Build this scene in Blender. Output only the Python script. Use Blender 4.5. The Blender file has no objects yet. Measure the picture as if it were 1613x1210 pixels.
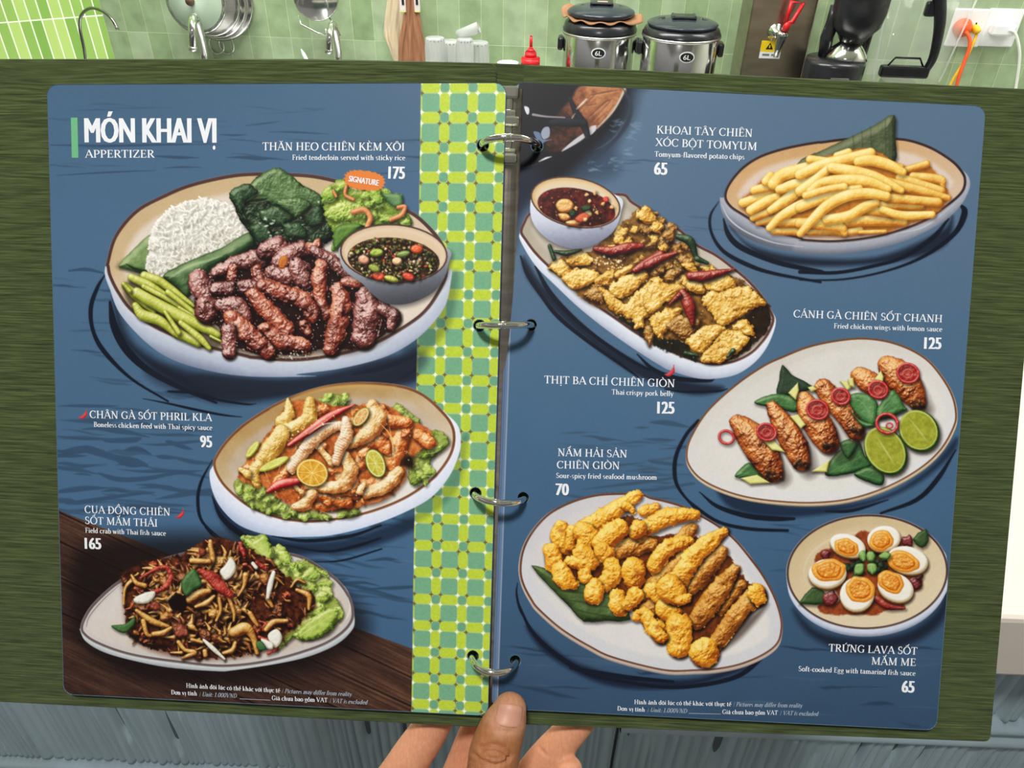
import bpy, math, random, unicodedata
import numpy as np
from mathutils import Vector, Matrix
from mathutils.geometry import tessellate_polygon

# ------------------------------------------------------------------ camera, world, lights, exposure
SC = bpy.context.scene
COL = SC.collection
EYE = Vector((0.0, 0.0, 1.65))
PITCH, ROLL = math.radians(36), math.radians(1.0)
FPX = 1200.0
_r0 = Vector((1, 0, 0)); _u0 = Vector((0, math.sin(PITCH), math.cos(PITCH)))
CAM_F = Vector((0, math.cos(PITCH), -math.sin(PITCH)))
CAM_R = _r0 * math.cos(ROLL) + _u0 * math.sin(ROLL)
CAM_U = _u0 * math.cos(ROLL) - _r0 * math.sin(ROLL)
cd = bpy.data.cameras.new('camera')
cd.sensor_fit = 'HORIZONTAL'; cd.sensor_width = 36.0; cd.lens = 36.0 * FPX / 1613.0
cd.clip_start = 0.01; cd.clip_end = 50
cam = bpy.data.objects.new('camera', cd); COL.objects.link(cam)
cam.matrix_world = Matrix((
    (CAM_R.x, CAM_U.x, -CAM_F.x, EYE.x), (CAM_R.y, CAM_U.y, -CAM_F.y, EYE.y),
    (CAM_R.z, CAM_U.z, -CAM_F.z, EYE.z), (0, 0, 0, 1)))
SC.camera = cam

wd = bpy.data.worlds.new('world'); SC.world = wd; wd.use_nodes = True
_nt = wd.node_tree; _tc = _nt.nodes.new('ShaderNodeTexCoord'); _sp = _nt.nodes.new('ShaderNodeSeparateXYZ'); _rp = _nt.nodes.new('ShaderNodeValToRGB')
_nt.links.new(_tc.outputs['Generated'], _sp.inputs[0]); _nt.links.new(_sp.outputs['Z'], _rp.inputs['Fac']); _nt.links.new(_rp.outputs['Color'], _nt.nodes['Background'].inputs[0])
_rp.color_ramp.elements[0].position = 0.0; _rp.color_ramp.elements[0].color = (0.30, 0.29, 0.27, 1)      # the lit dining room behind the reader
_rp.color_ramp.elements[1].position = 0.45; _rp.color_ramp.elements[1].color = (1.0, 0.985, 0.96, 1)
_nt.nodes['Background'].inputs[1].default_value = 0.46

def area_light(name, loc, target, sx, sy, power, col=(1, 1, 1)):
    l = bpy.data.lights.new(name, 'AREA'); l.shape = 'RECTANGLE'; l.size = sx; l.size_y = sy
    l.energy = power; l.color = col
    o = bpy.data.objects.new(name, l); COL.objects.link(o); o.location = loc
    o.rotation_euler = (Vector(target) - Vector(loc)).to_track_quat('-Z', 'Y').to_euler()
    return o
area_light('ceiling_panel_light_counter', (-0.15, -0.35, 2.86), (0, 0.25, 1.3), 0.24, 0.16, 23, (1, 0.985, 0.955))
area_light('ceiling_panel_light_kitchen', (-0.5, 2.0, 2.86), (-0.3, 2.75, 1.1), 1.8, 0.4, 76, (1, 0.99, 0.96))
area_light('ceiling_panel_light_kitchen_right', (1.7, 2.0, 2.86), (1.7, 2.75, 1.1), 1.2, 0.4, 36, (1, 0.99, 0.96))

SC.view_settings.view_transform = 'Standard'; SC.view_settings.look = 'None'
SC.view_settings.gamma = 1.0; SC.view_settings.use_curve_mapping = False
SC.view_settings.exposure = 0.0

# ------------------------------------------------------------------ helpers
def s2l(c):
    c = np.asarray(c, dtype=np.float64)
    return np.where(c <= 0.04045, c / 12.92, ((c + 0.055) / 1.055) ** 2.4)
def rgb(r, g, b):
    return tuple(float(v) for v in s2l([r / 255.0, g / 255.0, b / 255.0]))

def ray(px, py):
    """direction from the eye through a point of the photograph"""
    return (CAM_F + CAM_R * ((px - 806.5) / FPX) - CAM_U * ((py - 605.0) / FPX))
def at_plane(px, py, o, n):
    d = ray(px, py); o = Vector(o); n = Vector(n)
    return EYE + d * ((o - EYE).dot(n) / d.dot(n))

def mat(name, color, rough=0.5, metal=0.0, spec=0.5, trans=0.0, ior=1.45, noise=None, bump=None, emit=None, sss=0, alpha=1.0, coat=0):
    """principled material; noise=(scale, amount[, stretch]) varies the colour, bump=(scale, strength, distance)"""
    m = bpy.data.materials.new(name); m.use_nodes = True
    nt = m.node_tree; b = nt.nodes['Principled BSDF']
    b.inputs['Base Color'].default_value = (*color, 1); b.inputs['Roughness'].default_value = rough
    b.inputs['Metallic'].default_value = metal; b.inputs['Specular IOR Level'].default_value = spec
    b.inputs['Transmission Weight'].default_value = trans; b.inputs['IOR'].default_value = ior
    b.inputs['Alpha'].default_value = alpha; b.inputs['Coat Weight'].default_value = coat
    if sss:
        b.inputs['Subsurface Weight'].default_value = sss
        b.inputs['Subsurface Radius'].default_value = (0.01, 0.004, 0.002)
        b.inputs['Subsurface Scale'].default_value = 0.4
    tc = nt.nodes.new('ShaderNodeTexCoord')
    def tex(scale, stretch=(1, 1, 1), detail=4):
        mp = nt.nodes.new('ShaderNodeMapping'); mp.inputs['Scale'].default_value = stretch
        nt.links.new(tc.outputs['Object'], mp.inputs['Vector'])
        n = nt.nodes.new('ShaderNodeTexNoise'); n.inputs['Scale'].default_value = scale; n.inputs['Detail'].default_value = detail
        nt.links.new(mp.outputs['Vector'], n.inputs['Vector']); return n
    if noise:
        n = tex(noise[0], noise[2] if len(noise) > 2 else (1, 1, 1))
        r = nt.nodes.new('ShaderNodeValToRGB')
        lo = [max(0, c * (1 - noise[1])) for c in color]; hi = [min(1, c * (1 + noise[1])) for c in color]
        r.color_ramp.elements[0].position = 0.3; r.color_ramp.elements[1].position = 0.7
        r.color_ramp.elements[0].color = (*lo, 1); r.color_ramp.elements[1].color = (*hi, 1)
        nt.links.new(n.outputs['Fac'], r.inputs['Fac']); nt.links.new(r.outputs['Color'], b.inputs['Base Color'])
    if bump:
        n = tex(bump[0], bump[3] if len(bump) > 3 else (1, 1, 1))
        bp = nt.nodes.new('ShaderNodeBump'); bp.inputs['Strength'].default_value = bump[1]; bp.inputs['Distance'].default_value = bump[2]
        nt.links.new(n.outputs['Fac'], bp.inputs['Height']); nt.links.new(bp.outputs['Normal'], b.inputs['Normal'])
    return m

def tag(o, label=None, cat=None, group=None, kind=None):
    if label: o['label'] = label
    if cat: o['category'] = cat
    if group: o['group'] = group
    if kind: o['kind'] = kind
    return o
def empty(name, loc=(0, 0, 0), rz=0.0, label=None, cat=None, group=None):
    o = bpy.data.objects.new(name, None); COL.objects.link(o); o.location = loc; o.rotation_euler = (0, 0, rz)
    o.empty_display_size = 0.02
    return tag(o, label, cat, group)

class MB:
    """collects boxes, tubes, lathes ... and links them as one mesh object"""
    def __init__(s): s.v = []; s.f = []; s.mi = []; s.sm = []
    def add(s, vs, fs, mi=0, smooth=False):
        b = len(s.v); s.v.extend([tuple(v) for v in vs]); s.f.extend([tuple(b + i for i in f) for f in fs])
        s.mi.extend([mi] * len(fs)); s.sm.extend([smooth] * len(fs)); return s
    def box(s, c, d, mi=0, bev=0.0, M=None):
        x, y, z = [k / 2 for k in d]; c = Vector(c)
        if bev <= 0:
            vs = [Vector((sx * x, sy * y, sz * z)) for sz in (-1, 1) for sy in (-1, 1) for sx in (-1, 1)]
            fs = [(0, 2, 3, 1), (4, 5, 7, 6), (0, 1, 5, 4), (2, 6, 7, 3), (0, 4, 6, 2), (1, 3, 7, 5)]
        else:
            bev = min(bev, x * .95, y * .95, z * .95)
            n = 4; ring = []
            for k, (sx, sy) in enumerate(((1, 1), (-1, 1), (-1, -1), (1, -1))):
                for i in range(n + 1):
                    a = math.pi / 2 * (k + i / n); ring.append((sx * (x - bev) + bev * math.cos(a), sy * (y - bev) + bev * math.sin(a)))
            prof = [(-z, bev), (-z + bev * .3, bev * .3), (-z + bev, 0), (z - bev, 0), (z - bev * .3, bev * .3), (z, bev)]
            vs = []; m = len(ring)
            for (zz, ins) in prof:
                for (px, py) in ring:
                    vs.append(Vector((px * (x - ins) / x, py * (y - ins) / y, zz)))
            fs = [tuple(range(m))[::-1], tuple(range((len(prof) - 1) * m, len(prof) * m))]
            for j in range(len(prof) - 1):
                for i in range(m):
                    k = (i + 1) % m; fs.append((j * m + i, j * m + k, (j + 1) * m + k, (j + 1) * m + i))
        if M is not None: vs = [M @ v for v in vs]
        return s.add([v + c for v in vs], fs, mi, False)
    def lathe(s, prof, c=(0, 0, 0), n=40, mi=0, axis=None, sx=1, sy=1, flute=0, nf=12):
        c = Vector(c); Q = Vector((0, 0, 1)).rotation_difference(Vector(axis)) if axis is not None else None
        vs = []
        for (r, z) in prof:
            for i in range(n):
                a = 2 * math.pi * i / n; rr = r * (1 + flute * math.cos(nf * a))
                p = Vector((rr * math.cos(a) * sx, rr * math.sin(a) * sy, z))
                vs.append((Q @ p if Q else p) + c)
        fs = []
        for j in range(len(prof) - 1):
            for i in range(n):
                k = (i + 1) % n; fs.append((j * n + i, j * n + k, (j + 1) * n + k, (j + 1) * n + i))
        if prof[0][0] > 1e-6: fs.append(tuple(range(n))[::-1])
        if prof[-1][0] > 1e-6: fs.append(tuple(range((len(prof) - 1) * n, len(prof) * n)))
        return s.add(vs, fs, mi, True)
    def tube(s, pts, r, n=12, mi=0, cap=True, closed=False, flat=None):
        pts = [Vector(p) for p in pts]; R = r if hasattr(r, '__len__') else [r] * len(pts)
        vs = []; up = None; m = len(pts)
        for i, p in enumerate(pts):
            a = pts[(i - 1) % m] if (i or closed) else p; b = pts[(i + 1) % m] if (i < m - 1 or closed) else p
            t = (b - a).normalized()
            if up is None:
                up = Vector((0, 0, 1)) if abs(t.z) < 0.9 else Vector((1, 0, 0))
                if flat is not None: up = Vector(flat)
            x = t.cross(up).normalized(); up = x.cross(t).normalized()
            for k in range(n):
                an = 2 * math.pi * k / n; vs.append(p + (x * math.cos(an) + up * math.sin(an)) * R[i])
        fs = []
        for j in range(m - (0 if closed else 1)):
            q = (j + 1) % m
            for k in range(n):
                l = (k + 1) % n; fs.append((j * n + k, j * n + l, q * n + l, q * n + k))
        if cap and not closed:
            fs.append(tuple(range(n))[::-1]); fs.append(tuple(range((m - 1) * n, m * n)))
        return s.add(vs, fs, mi, True)
    def prism(s, outline, o, ex, ey, ez, depth, mi=0):
        """closed outline in the plane (ex, ey), given depth along ez"""
        o, ex, ey, ez = Vector(o), Vector(ex), Vector(ey), Vector(ez); n = len(outline)
        a = [o + ex * p[0] + ey * p[1] for p in outline]; b = [p + ez * depth for p in a]
        tr = tessellate_polygon([[Vector((p[0], p[1], 0)) for p in outline]])
        fs = [tuple(t) for t in tr] + [tuple(n + i for i in t[::-1]) for t in tr]
        fs += [(i, (i + 1) % n, n + (i + 1) % n, n + i) for i in range(n)]
        return s.add(a + b, fs, mi, False)
    def build(s, name, mats, parent=None, loc=None, fix=True):
        me = bpy.data.meshes.new(name); me.from_pydata(s.v, [], s.f)
        for m in (mats if isinstance(mats, (list, tuple)) else [mats]): me.materials.append(m)
        me.polygons.foreach_set('material_index', s.mi); me.polygons.foreach_set('use_smooth', s.sm)
        if fix:
            import bmesh
            bm = bmesh.new(); bm.from_mesh(me); bmesh.ops.recalc_face_normals(bm, faces=bm.faces); bm.to_mesh(me); bm.free()
        me.update()
        o = bpy.data.objects.new(name, me); COL.objects.link(o)
        if parent is not None: o.parent = parent
        if loc is not None: o.location = loc
        return o

def crv(pts, n=6, closed=False):
    """smooth curve through points (any dimension)"""
    P = np.asarray([tuple(p) for p in pts], float); m = len(P)
    if m < 3: 
        return np.array([P[0] + (P[-1] - P[0]) * t for t in np.linspace(0, 1, n + 1)])
    out = []
    for i in range(m if closed else m - 1):
        p0 = P[(i - 1) % m] if (closed or i > 0) else 2 * P[0] - P[1]
        p1 = P[i]; p2 = P[(i + 1) % m]
        p3 = P[(i + 2) % m] if (closed or i < m - 2) else 2 * P[-1] - P[-2]
        for t in np.arange(n) / n:
            out.append(0.5 * (2 * p1 + (p2 - p0) * t + (2 * p0 - 5 * p1 + 4 * p2 - p3) * t * t + (3 * p1 - 3 * p2 + p3 - p0) * t ** 3))
    if not closed: out.append(P[-1])
    return np.array(out)
# ------------------------------------------------------------------ the setting
YAW = math.radians(-5.0)
KX = Vector((math.cos(YAW), math.sin(YAW), 0)); KY = Vector((-math.sin(YAW), math.cos(YAW), 0))
WALL_Y = 2.75
def kp(x, out, z):
    """point by the kitchen wall: x along it, out = distance in front of it"""
    return Vector((0, WALL_Y, 0)) + KX * x - KY * out + Vector((0, 0, z))
def hit(px, py, out):
    """the point of the photograph carried to the upright plane that far in front of the kitchen wall, as (x, z)"""
    p = at_plane(px, py, kp(0, out, 0), KY); d = p - Vector((0, WALL_Y, 0))
    return d.dot(KX), p.z

def tile_material():
    m = mat('green_glazed_tile', rgb(150, 180, 118), 0.22, spec=0.55)
    nt = m.node_tree; b = nt.nodes['Principled BSDF']
    tc = nt.nodes.new('ShaderNodeTexCoord'); sp = nt.nodes.new('ShaderNodeSeparateXYZ'); cb = nt.nodes.new('ShaderNodeCombineXYZ')
    ax = nt.nodes.new('ShaderNodeMath'); ax.operation = 'ADD'; az = nt.nodes.new('ShaderNodeMath'); az.operation = 'ADD'
    x0, _ = hit(688.8, 20, 0.0); _, z0 = hit(690, 43, 0.0)
    ax.inputs[1].default_value = 40 * 0.0735 - x0; az.inputs[1].default_value = 0.3 * 10 - z0
    nt.links.new(tc.outputs['Object'], sp.inputs[0])
    nt.links.new(sp.outputs['X'], ax.inputs[0]); nt.links.new(sp.outputs['Z'], az.inputs[0])
    nt.links.new(ax.outputs[0], cb.inputs['X']); nt.links.new(az.outputs[0], cb.inputs['Y'])
    br = nt.nodes.new('ShaderNodeTexBrick'); br.offset = 0.0; br.squash = 1.0
    for k, v in (('Scale', 1.0), ('Mortar Size', 0.0011), ('Mortar Smooth', 0.35), ('Bias', 0.0), ('Brick Width', 0.0735), ('Row Height', 0.3)):
        br.inputs[k].default_value = v
    br.inputs['Color1'].default_value = (*rgb(166, 185, 151), 1); br.inputs['Color2'].default_value = (*rgb(141, 164, 122), 1)
    br.inputs['Mortar'].default_value = (*rgb(190, 206, 160), 1)
    nt.links.new(cb.outputs[0], br.inputs['Vector'])
    n = nt.nodes.new('ShaderNodeTexNoise'); n.inputs['Scale'].default_value = 16; n.inputs['Detail'].default_value = 5
    nt.links.new(tc.outputs['Object'], n.inputs['Vector'])
    mx = nt.nodes.new('ShaderNodeMixRGB'); mx.blend_type = 'OVERLAY'; mx.inputs['Fac'].default_value = 0.45
    nt.links.new(br.outputs['Color'], mx.inputs[1]); nt.links.new(n.outputs['Fac'], mx.inputs[2])
    nt.links.new(mx.outputs[0], b.inputs['Base Color'])
    bp = nt.nodes.new('ShaderNodeBump'); bp.invert = True; bp.inputs['Strength'].default_value = 0.6; bp.inputs['Distance'].default_value = 0.0015
    nt.links.new(br.outputs['Fac'], bp.inputs['Height'])
    bp2 = nt.nodes.new('ShaderNodeBump'); bp2.inputs['Strength'].default_value = 0.12; bp2.inputs['Distance'].default_value = 0.01
    nt.links.new(n.outputs['Fac'], bp2.inputs['Height']); nt.links.new(bp.outputs['Normal'], bp2.inputs['Normal'])
    nt.links.new(bp2.outputs['Normal'], b.inputs['Normal'])
    return m
def shell(name, c, d, m, rz=0.0, label=None, cat=None):
    o = MB().box((0, 0, 0), d).build(name, m); o.location = c; o.rotation_euler = (0, 0, rz)
    return tag(o, label, cat, kind='structure')
plaster = mat('white_plaster', rgb(226, 224, 214), 0.8, noise=(3, 0.03))
shell('wall_back', kp(0, -0.06, 1.45), (5.6, 0.12, 2.9), tile_material(), YAW, 'kitchen back wall of tall green glazed tiles', 'wall')
shell('wall_right', (2.55, 0.85, 1.45), (0.12, 3.2, 2.9), plaster, 0, 'plain white side wall right of the kitchen', 'wall')
shell('floor', (0, 0.4, -0.05), (5.4, 6.0, 0.1), mat('grey_floor_tile', rgb(120, 118, 112), 0.5, noise=(2, 0.1)), 0, 'grey floor under the counters', 'floor')
shell('ceiling', (0, 0.4, 2.96), (5.4, 6.0, 0.1), mat('ceiling_paint', rgb(235, 235, 230), 0.9, noise=(2, 0.02)), 0, 'plain white ceiling', 'ceiling')

# kitchen worktop along the wall (hidden behind the menu, carries the kitchen things)
KTOP = 0.95
# service counter in front of the viewer
SY = math.radians(-1.35); STOP = 1.0; SFRONT = 0.51
sx_ = Vector((math.cos(SY), math.sin(SY), 0)); sy_ = Vector((-math.sin(SY), math.cos(SY), 0))
sc = empty('service_counter', (0, SFRONT, 0), SY, 'cream topped service counter with grey carved front behind the menu', 'counter')
cream = mat('cream_solid_surface', rgb(241, 231, 221), 0.38, spec=0.4, noise=(9, 0.025))
MB().box((0, 0.31, STOP - 0.05), (2.6, 0.62, 0.1), bev=0.006).build('countertop', cream, sc)
MB().box((0, 0.33, 0.45), (2.5, 0.5, 0.9)).build('cabinet', mat('counter_core', rgb(96, 106, 110), 0.7, noise=(5, 0.05)), sc)
def carved_panel(x0, x1, beads, seed):
    """front panel carved with narrow upright reeds of uneven width and length"""
    rng = np.random.RandomState(seed); z0, z1 = 0.02, 0.9; nz = 90
    xs = np.arange(x0, x1 + 1e-6, 0.0016); zs = np.concatenate([np.linspace(z0, 0.45, 8)[:-1], np.linspace(0.45, z1, nz)])
    X, Z = np.meshgrid(xs, zs); Hh = np.zeros_like(X)
    x = x0
    while x < x1:
        w = rng.uniform(0.006, 0.019); c = x + w / 2
        u = np.clip(np.abs(X - c) / (w / 2), 0, 1); m = (np.abs(X - c) <= w / 2)
        wob = 1 + 0.25 * np.sin(Z * rng.uniform(14, 30) + rng.uniform(0, 6))
        prof = (1 - u ** 3) * rng.uniform(0.5, 1.0) * wob
        if rng.rand() < 0.45:                       # a gouge that starts part way up
            zc = rng.uniform(0.5, 0.88); L = rng.uniform(0.03, 0.12)
            prof = prof - 1.5 * np.clip((Z - zc) / L, 0, 1) * (1 - u ** 2)
        Hh = np.where(m, prof, Hh); x += w
    Y = -0.008 * Hh
    for zb in beads:
        k = np.abs(Z - zb) / 0.011; Y = np.where(k < 1, -0.013 * np.sqrt(np.clip(1 - k * k, 0, 1)) - 0.002, Y)
        k2 = np.abs(np.abs(Z - zb) - 0.013); Y = np.where(k2 < 0.003, 0.001, Y)
    nx = len(xs); nzz = len(zs)
    vs = np.stack([X, Y + 0.076, Z], -1).reshape(-1, 3)
    i = np.arange(nx - 1); j = np.arange(nzz - 1); J, I = np.meshgrid(j, i, indexing='ij'); a = (J * nx + I).ravel()
    fs = np.stack([a, a + 1, a + nx + 1, a + nx], 1)
    mb = MB(); mb.v = [tuple(v) for v in vs]; mb.f = [tuple(f) for f in fs]; mb.mi = [0] * len(fs); mb.sm = [True] * len(fs)
    return mb
def panel_z(px, py):
    return at_plane(px, py, (0, SFRONT + 0.072, 0), sy_).z
teal = mat('grey_blue_paint', rgb(170, 190, 200), 0.42, spec=0.45, noise=(14, 0.12, (1, 1, 0.25)))
xj = (at_plane(968, 1170, (0, SFRONT + 0.072, 0), sy_)).x
carved_panel(-1.24, xj - 0.002, [panel_z(120, 1204)], 3).build('carved_panel', teal, sc, fix=False)
carved_panel(xj + 0.002, 1.24, [panel_z(1590, 1146), panel_z(1590, 1166)], 5).build('carved_panel', teal, sc, fix=False)
# ------------------------------------------------------------------ printing: ink laid on a page, worked out on a grid in page units (0.29 mm)
UNIT = 0.00029
CROP = dict(A=(80, 170, 4.4806), B=(380, 200, 4.4806), C=(140, 360, 4.4806), D=(400, 350, 4.4806), E=(310, 590, 4.4806), F=(500, 590, 4.482),
            G=(80, 620, 4.482), H=(100, 830, 4.84), I=(320, 830, 4.321), J=(790, 120, 4.321), K=(1010, 160, 4.321), M=(1260, 160, 4.321),
            N=(820, 360, 5.5), O=(1020, 400, 5.5), P=(1230, 470, 3.559), Q=(1070, 540, 4.654), R=(840, 570, 5.2615), S=(810, 760, 5.5),
            T=(1020, 780, 4.033), U=(1220, 800, 3.904), V=(580, 960, 4.245), X=(0, 0, 1.0))
def Z(k, *a):
    """points traced on a magnified crop of the photograph -> photograph coordinates"""
    x0, y0, f = CROP[k]; p = np.array(a, float).reshape(-1, 2)
    return p / f + (x0, y0)
def homog(src, dst):
    A = []
    for (x, y), (u, v) in zip(src, dst):
        A.append([x, y, 1, 0, 0, 0, -u * x, -u * y, -u]); A.append([0, 0, 0, x, y, 1, -v * x, -v * y, -v])
    return np.linalg.svd(np.array(A, float))[2][-1].reshape(3, 3)
def happly(Hm, P):
    P = np.asarray(P, float); q = np.c_[P, np.ones(len(P))] @ Hm.T
    return q[:, :2] / q[:, 2:]
def ramp(t, cols):
    c = np.asarray(cols, float) / 255.0; n = len(c)
    if n == 1: return np.broadcast_to(c[0], t.shape + (3,))
    x = np.clip(t, 0, 1) * (n - 1); i = np.clip(x.astype(int), 0, n - 2); f = (x - i)[..., None]
    return c[i] * (1 - f) + c[i + 1] * f
def sstep(a, b, x):
    t = np.clip((x - a) / (b - a), 0, 1); return t * t * (3 - 2 * t)

class Canvas:
    def __init__(s, quad, W, H, seed):
        s.W, s.H = W, H; s.M = homog(quad, [(0, 0), (W, 0), (W, H), (0, H)])
        s.img = np.zeros((H + 1, W + 1, 3)); s.id = np.zeros((H + 1, W + 1), np.int16); s.names = ['page']; s.cur = 0
        s.rng = np.random.RandomState(seed); s.nc = {}
        s.light = np.array([-0.42, -0.62, 0.66])
    def on(s, name):
        if name == 'page': s.cur = 0; return
        s.names.append(name); s.cur = len(s.names) - 1            # every printed motif is a piece of its own
    def T(s, P): return happly(s.M, P)
    def noise(s, scale, k=0, oct=3):
        key = (scale, k)
        if key not in s.nc:
            rng = np.random.RandomState(int(scale * 100) + 977 * k); out = np.zeros((s.H + 1, s.W + 1)); amp = 1.0; tot = 0; sc = float(scale)
            for _ in range(oct):
                gh, gw = int(s.H / sc) + 4, int(s.W / sc) + 4; g = rng.uniform(-1, 1, (gh, gw))
                def ax(n):
                    x = np.arange(n) / sc; i = x.astype(int); f = x - i; return i, f * f * (3 - 2 * f)
                iy, fy = ax(s.H + 1); ix, fx = ax(s.W + 1)
                a = g[iy][:, ix] * (1 - fx) + g[iy][:, ix + 1] * fx; b = g[iy + 1][:, ix] * (1 - fx) + g[iy + 1][:, ix + 1] * fx
                out += amp * (a * (1 - fy)[:, None] + b * fy[:, None]); tot += amp; amp *= 0.55; sc = max(1.01, sc / 2.1)
            s.nc[key] = out / tot * 1.5
        return s.nc[key]
    def win(s, P, pad):
        x0 = max(0, int(P[:, 0].min() - pad)); x1 = min(s.W, int(P[:, 0].max() + pad) + 1)
        y0 = max(0, int(P[:, 1].min() - pad)); y1 = min(s.H, int(P[:, 1].max() + pad) + 1)
        if x1 - x0 < 2 or y1 - y0 < 2: return None
        Y, X = np.mgrid[y0:y1 + 1, x0:x1 + 1].astype(float)
        return (slice(y0, y1 + 1), slice(x0, x1 + 1)), X, Y
    @staticmethod
    def sdf(X, Y, P):
        d2 = np.full(X.shape, 1e12); ins = np.zeros(X.shape, bool); n = len(P)
        for i in range(n):
            ax, ay = P[i]; bx, by = P[(i + 1) % n]; ex, ey = bx - ax, by - ay; l = ex * ex + ey * ey
            if l < 1e-12: continue
            t = np.clip(((X - ax) * ex + (Y - ay) * ey) / l, 0, 1)
            d2 = np.minimum(d2, (X - ax - t * ex) ** 2 + (Y - ay - t * ey) ** 2)
            if ay != by:
                c = ((ay > Y) != (by > Y)); ins ^= c & (X < (Y - ay) * ex / ey + ax)
        return np.where(ins, -1, 1) * np.sqrt(d2)
    @staticmethod
    def tsdf(X, Y, P, R):
        d = np.full(X.shape, 1e9); h2 = np.zeros(X.shape); al = np.zeros(X.shape); L = 0.0
        for i in range(len(P) - 1):
            ax, ay = P[i]; ex, ey = P[i + 1][0] - ax, P[i + 1][1] - ay; l = ex * ex + ey * ey
            if l < 1e-12: continue
            t = np.clip(((X - ax) * ex + (Y - ay) * ey) / l, 0, 1)
            q = (X - ax - t * ex) ** 2 + (Y - ay - t * ey) ** 2; r = R[i] + (R[i + 1] - R[i]) * t
            dd = np.sqrt(q) - r; al = np.where(dd < d, L + t * math.sqrt(l), al); d = np.minimum(d, dd); h2 = np.maximum(h2, r * r - q); L += math.sqrt(l)
        return d, np.sqrt(np.maximum(h2, 0)), al
    def put(s, w, a, col):
        a = np.clip(a, 0, 1)[..., None]; s.img[w] = s.img[w] * (1 - a) + col * a
        s.id[w] = np.where(a[..., 0] > 0.5, s.cur, s.id[w])
    def tint(s, w, a, col):
        a = np.clip(a, 0, 1)[..., None]; s.img[w] = s.img[w] * (1 - a) + (np.asarray(col) / 255.0) * a
    # ---- marks
    def shape(s, P, raw): return s.T(P) if not raw else np.asarray(P, float)
    def flat(s, P, col, smooth=6, soft=0.6, alpha=1.0, rough=0, nsc=6, mott=0, raw=False, k=0):
        P = s.shape(P, raw); P = crv(P, smooth, True) if smooth else P; w = s.win(P, soft + rough + 2)
        if w is None: return
        w, X, Y = w; d = s.sdf(X, Y, P)
        if rough: d = d + rough * s.noise(nsc, k)[w]
        cols = col if isinstance(col[0], (list, tuple)) else [col]
        t = np.full(X.shape, 0.5) + (mott * s.noise(nsc, k + 1)[w] if mott else 0)
        s.put(w, alpha * (0.5 - d / (2 * soft)), ramp(t, cols))
    def soft(s, P, col, blur, alpha=0.6, dx=0, dy=0, smooth=6, raw=False):
        P = s.shape(P, raw) + (dx, dy); P = crv(P, smooth, True) if smooth else P; w = s.win(P, blur + 2)
        if w is None: return
        w, X, Y = w; d = s.sdf(X, Y, P); s.tint(w, alpha * (1 - sstep(-blur, blur, d)), col)
    def light_t(s, h, gl=0.0, pw=18, ly=None):
        L = s.light / np.linalg.norm(s.light); gy, gx = np.gradient(h); inv = 1 / np.sqrt(gx * gx + gy * gy + 1)
        lam = (-gx * L[0] - gy * L[1] + L[2]) * inv
        hv = L + (0, 0, 1); hv = hv / np.linalg.norm(hv)
        sp = np.clip((-gx * hv[0] - gy * hv[1] + hv[2]) * inv, 0, 1) ** pw * gl
        return np.clip(0.08 + 0.88 * np.clip(lam, 0, 1), 0, 1), sp
    def solid(s, w, d, h, cols, bump, nsc, gl, pw, mott, ao, k, alpha=1.0, spc=(255, 250, 240), grain=None):
        nz = s.noise(nsc, k)[w]; hh = h + bump * (nz + 0.35 * s.noise(2.6, 3)[w]) + (grain if grain is not None else 0)
        t, sp = s.light_t(hh, gl, pw)
        if ao: t = t * (0.68 + 0.32 * np.clip(-d / ao, 0, 1))
        t = t + 0.10 * s.noise(17, 5)[w]
        if mott: t = t + mott * s.noise(nsc * 2.1 + 3, k + 1)[w]
        c = ramp(t, cols); sp = np.clip(sp, 0, 1)[..., None]; c = c * (1 - sp) + np.asarray(spc) / 255.0 * sp
        s.put(w, alpha * (0.5 - d / 1.3), c)
    def cast(s, w, d, a):
        """the printed photograph's own soft shadow, falling down and to the right of a piece"""
        e = np.full(d.shape, 50.0); e[3:, 2:] = d[:-3, :-2]
        s.tint(w, a * 1.25 * (1 - sstep(-3, 4.5, e)), (16, 9, 6))
    def blob(s, P, cols, r=8, rough=0.0, nsc=5, bump=0.6, gl=0.0, pw=18, mott=0.05, ao=3, k=0, smooth=5, sh=0.45, raw=False, spc=(255, 250, 240), hs=1.0):
        P = s.shape(P, raw); P = crv(P, smooth, True) if smooth else P; w = s.win(P, 8 + rough)
        if w is None: return
        w, X, Y = w; d = s.sdf(X, Y, P)
        if sh: s.cast(w, d, sh)
        if rough: d = d + rough * s.noise(nsc, k + 2)[w]
        q = np.clip(-d / r, 0, 1); h = hs * r * np.sqrt(np.clip(1 - (1 - q) ** 2, 0, 1))
        s.solid(w, d, h, cols, bump, nsc, gl, pw, mott, ao, k, spc=spc)
    def tube(s, P, R, cols, rough=0.0, nsc=5, bump=0.4, gl=0.0, pw=18, mott=0.05, ao=2, k=0, n=5, sh=0.4, raw=False, wr=0, wl=5, hs=1.0, spc=(255, 250, 240), alpha=1.0):
        P = s.shape(P, raw); m = len(P); R = np.broadcast_to(np.asarray(R, float), (m,)) if np.ndim(R) == 0 else np.asarray(R, float)
        Q = crv(np.c_[P, R if len(R) == m else np.interp(np.linspace(0, 1, m), np.linspace(0, 1, len(R)), R)], n)
        P, R = Q[:, :2], np.maximum(Q[:, 2], 0.05); w = s.win(P, R.max() + 8 + rough)
        if w is None: return
        w, X, Y = w; d, h, al = s.tsdf(X, Y, P, R)
        if sh: s.cast(w, d, sh)
        if rough:
            nn = rough * s.noise(nsc, k + 2)[w]; d = d + nn; h = np.maximum(h - nn * 0.6, 0)
        g = wr * np.sin(al * 2 * math.pi / wl) if wr else None
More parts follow.
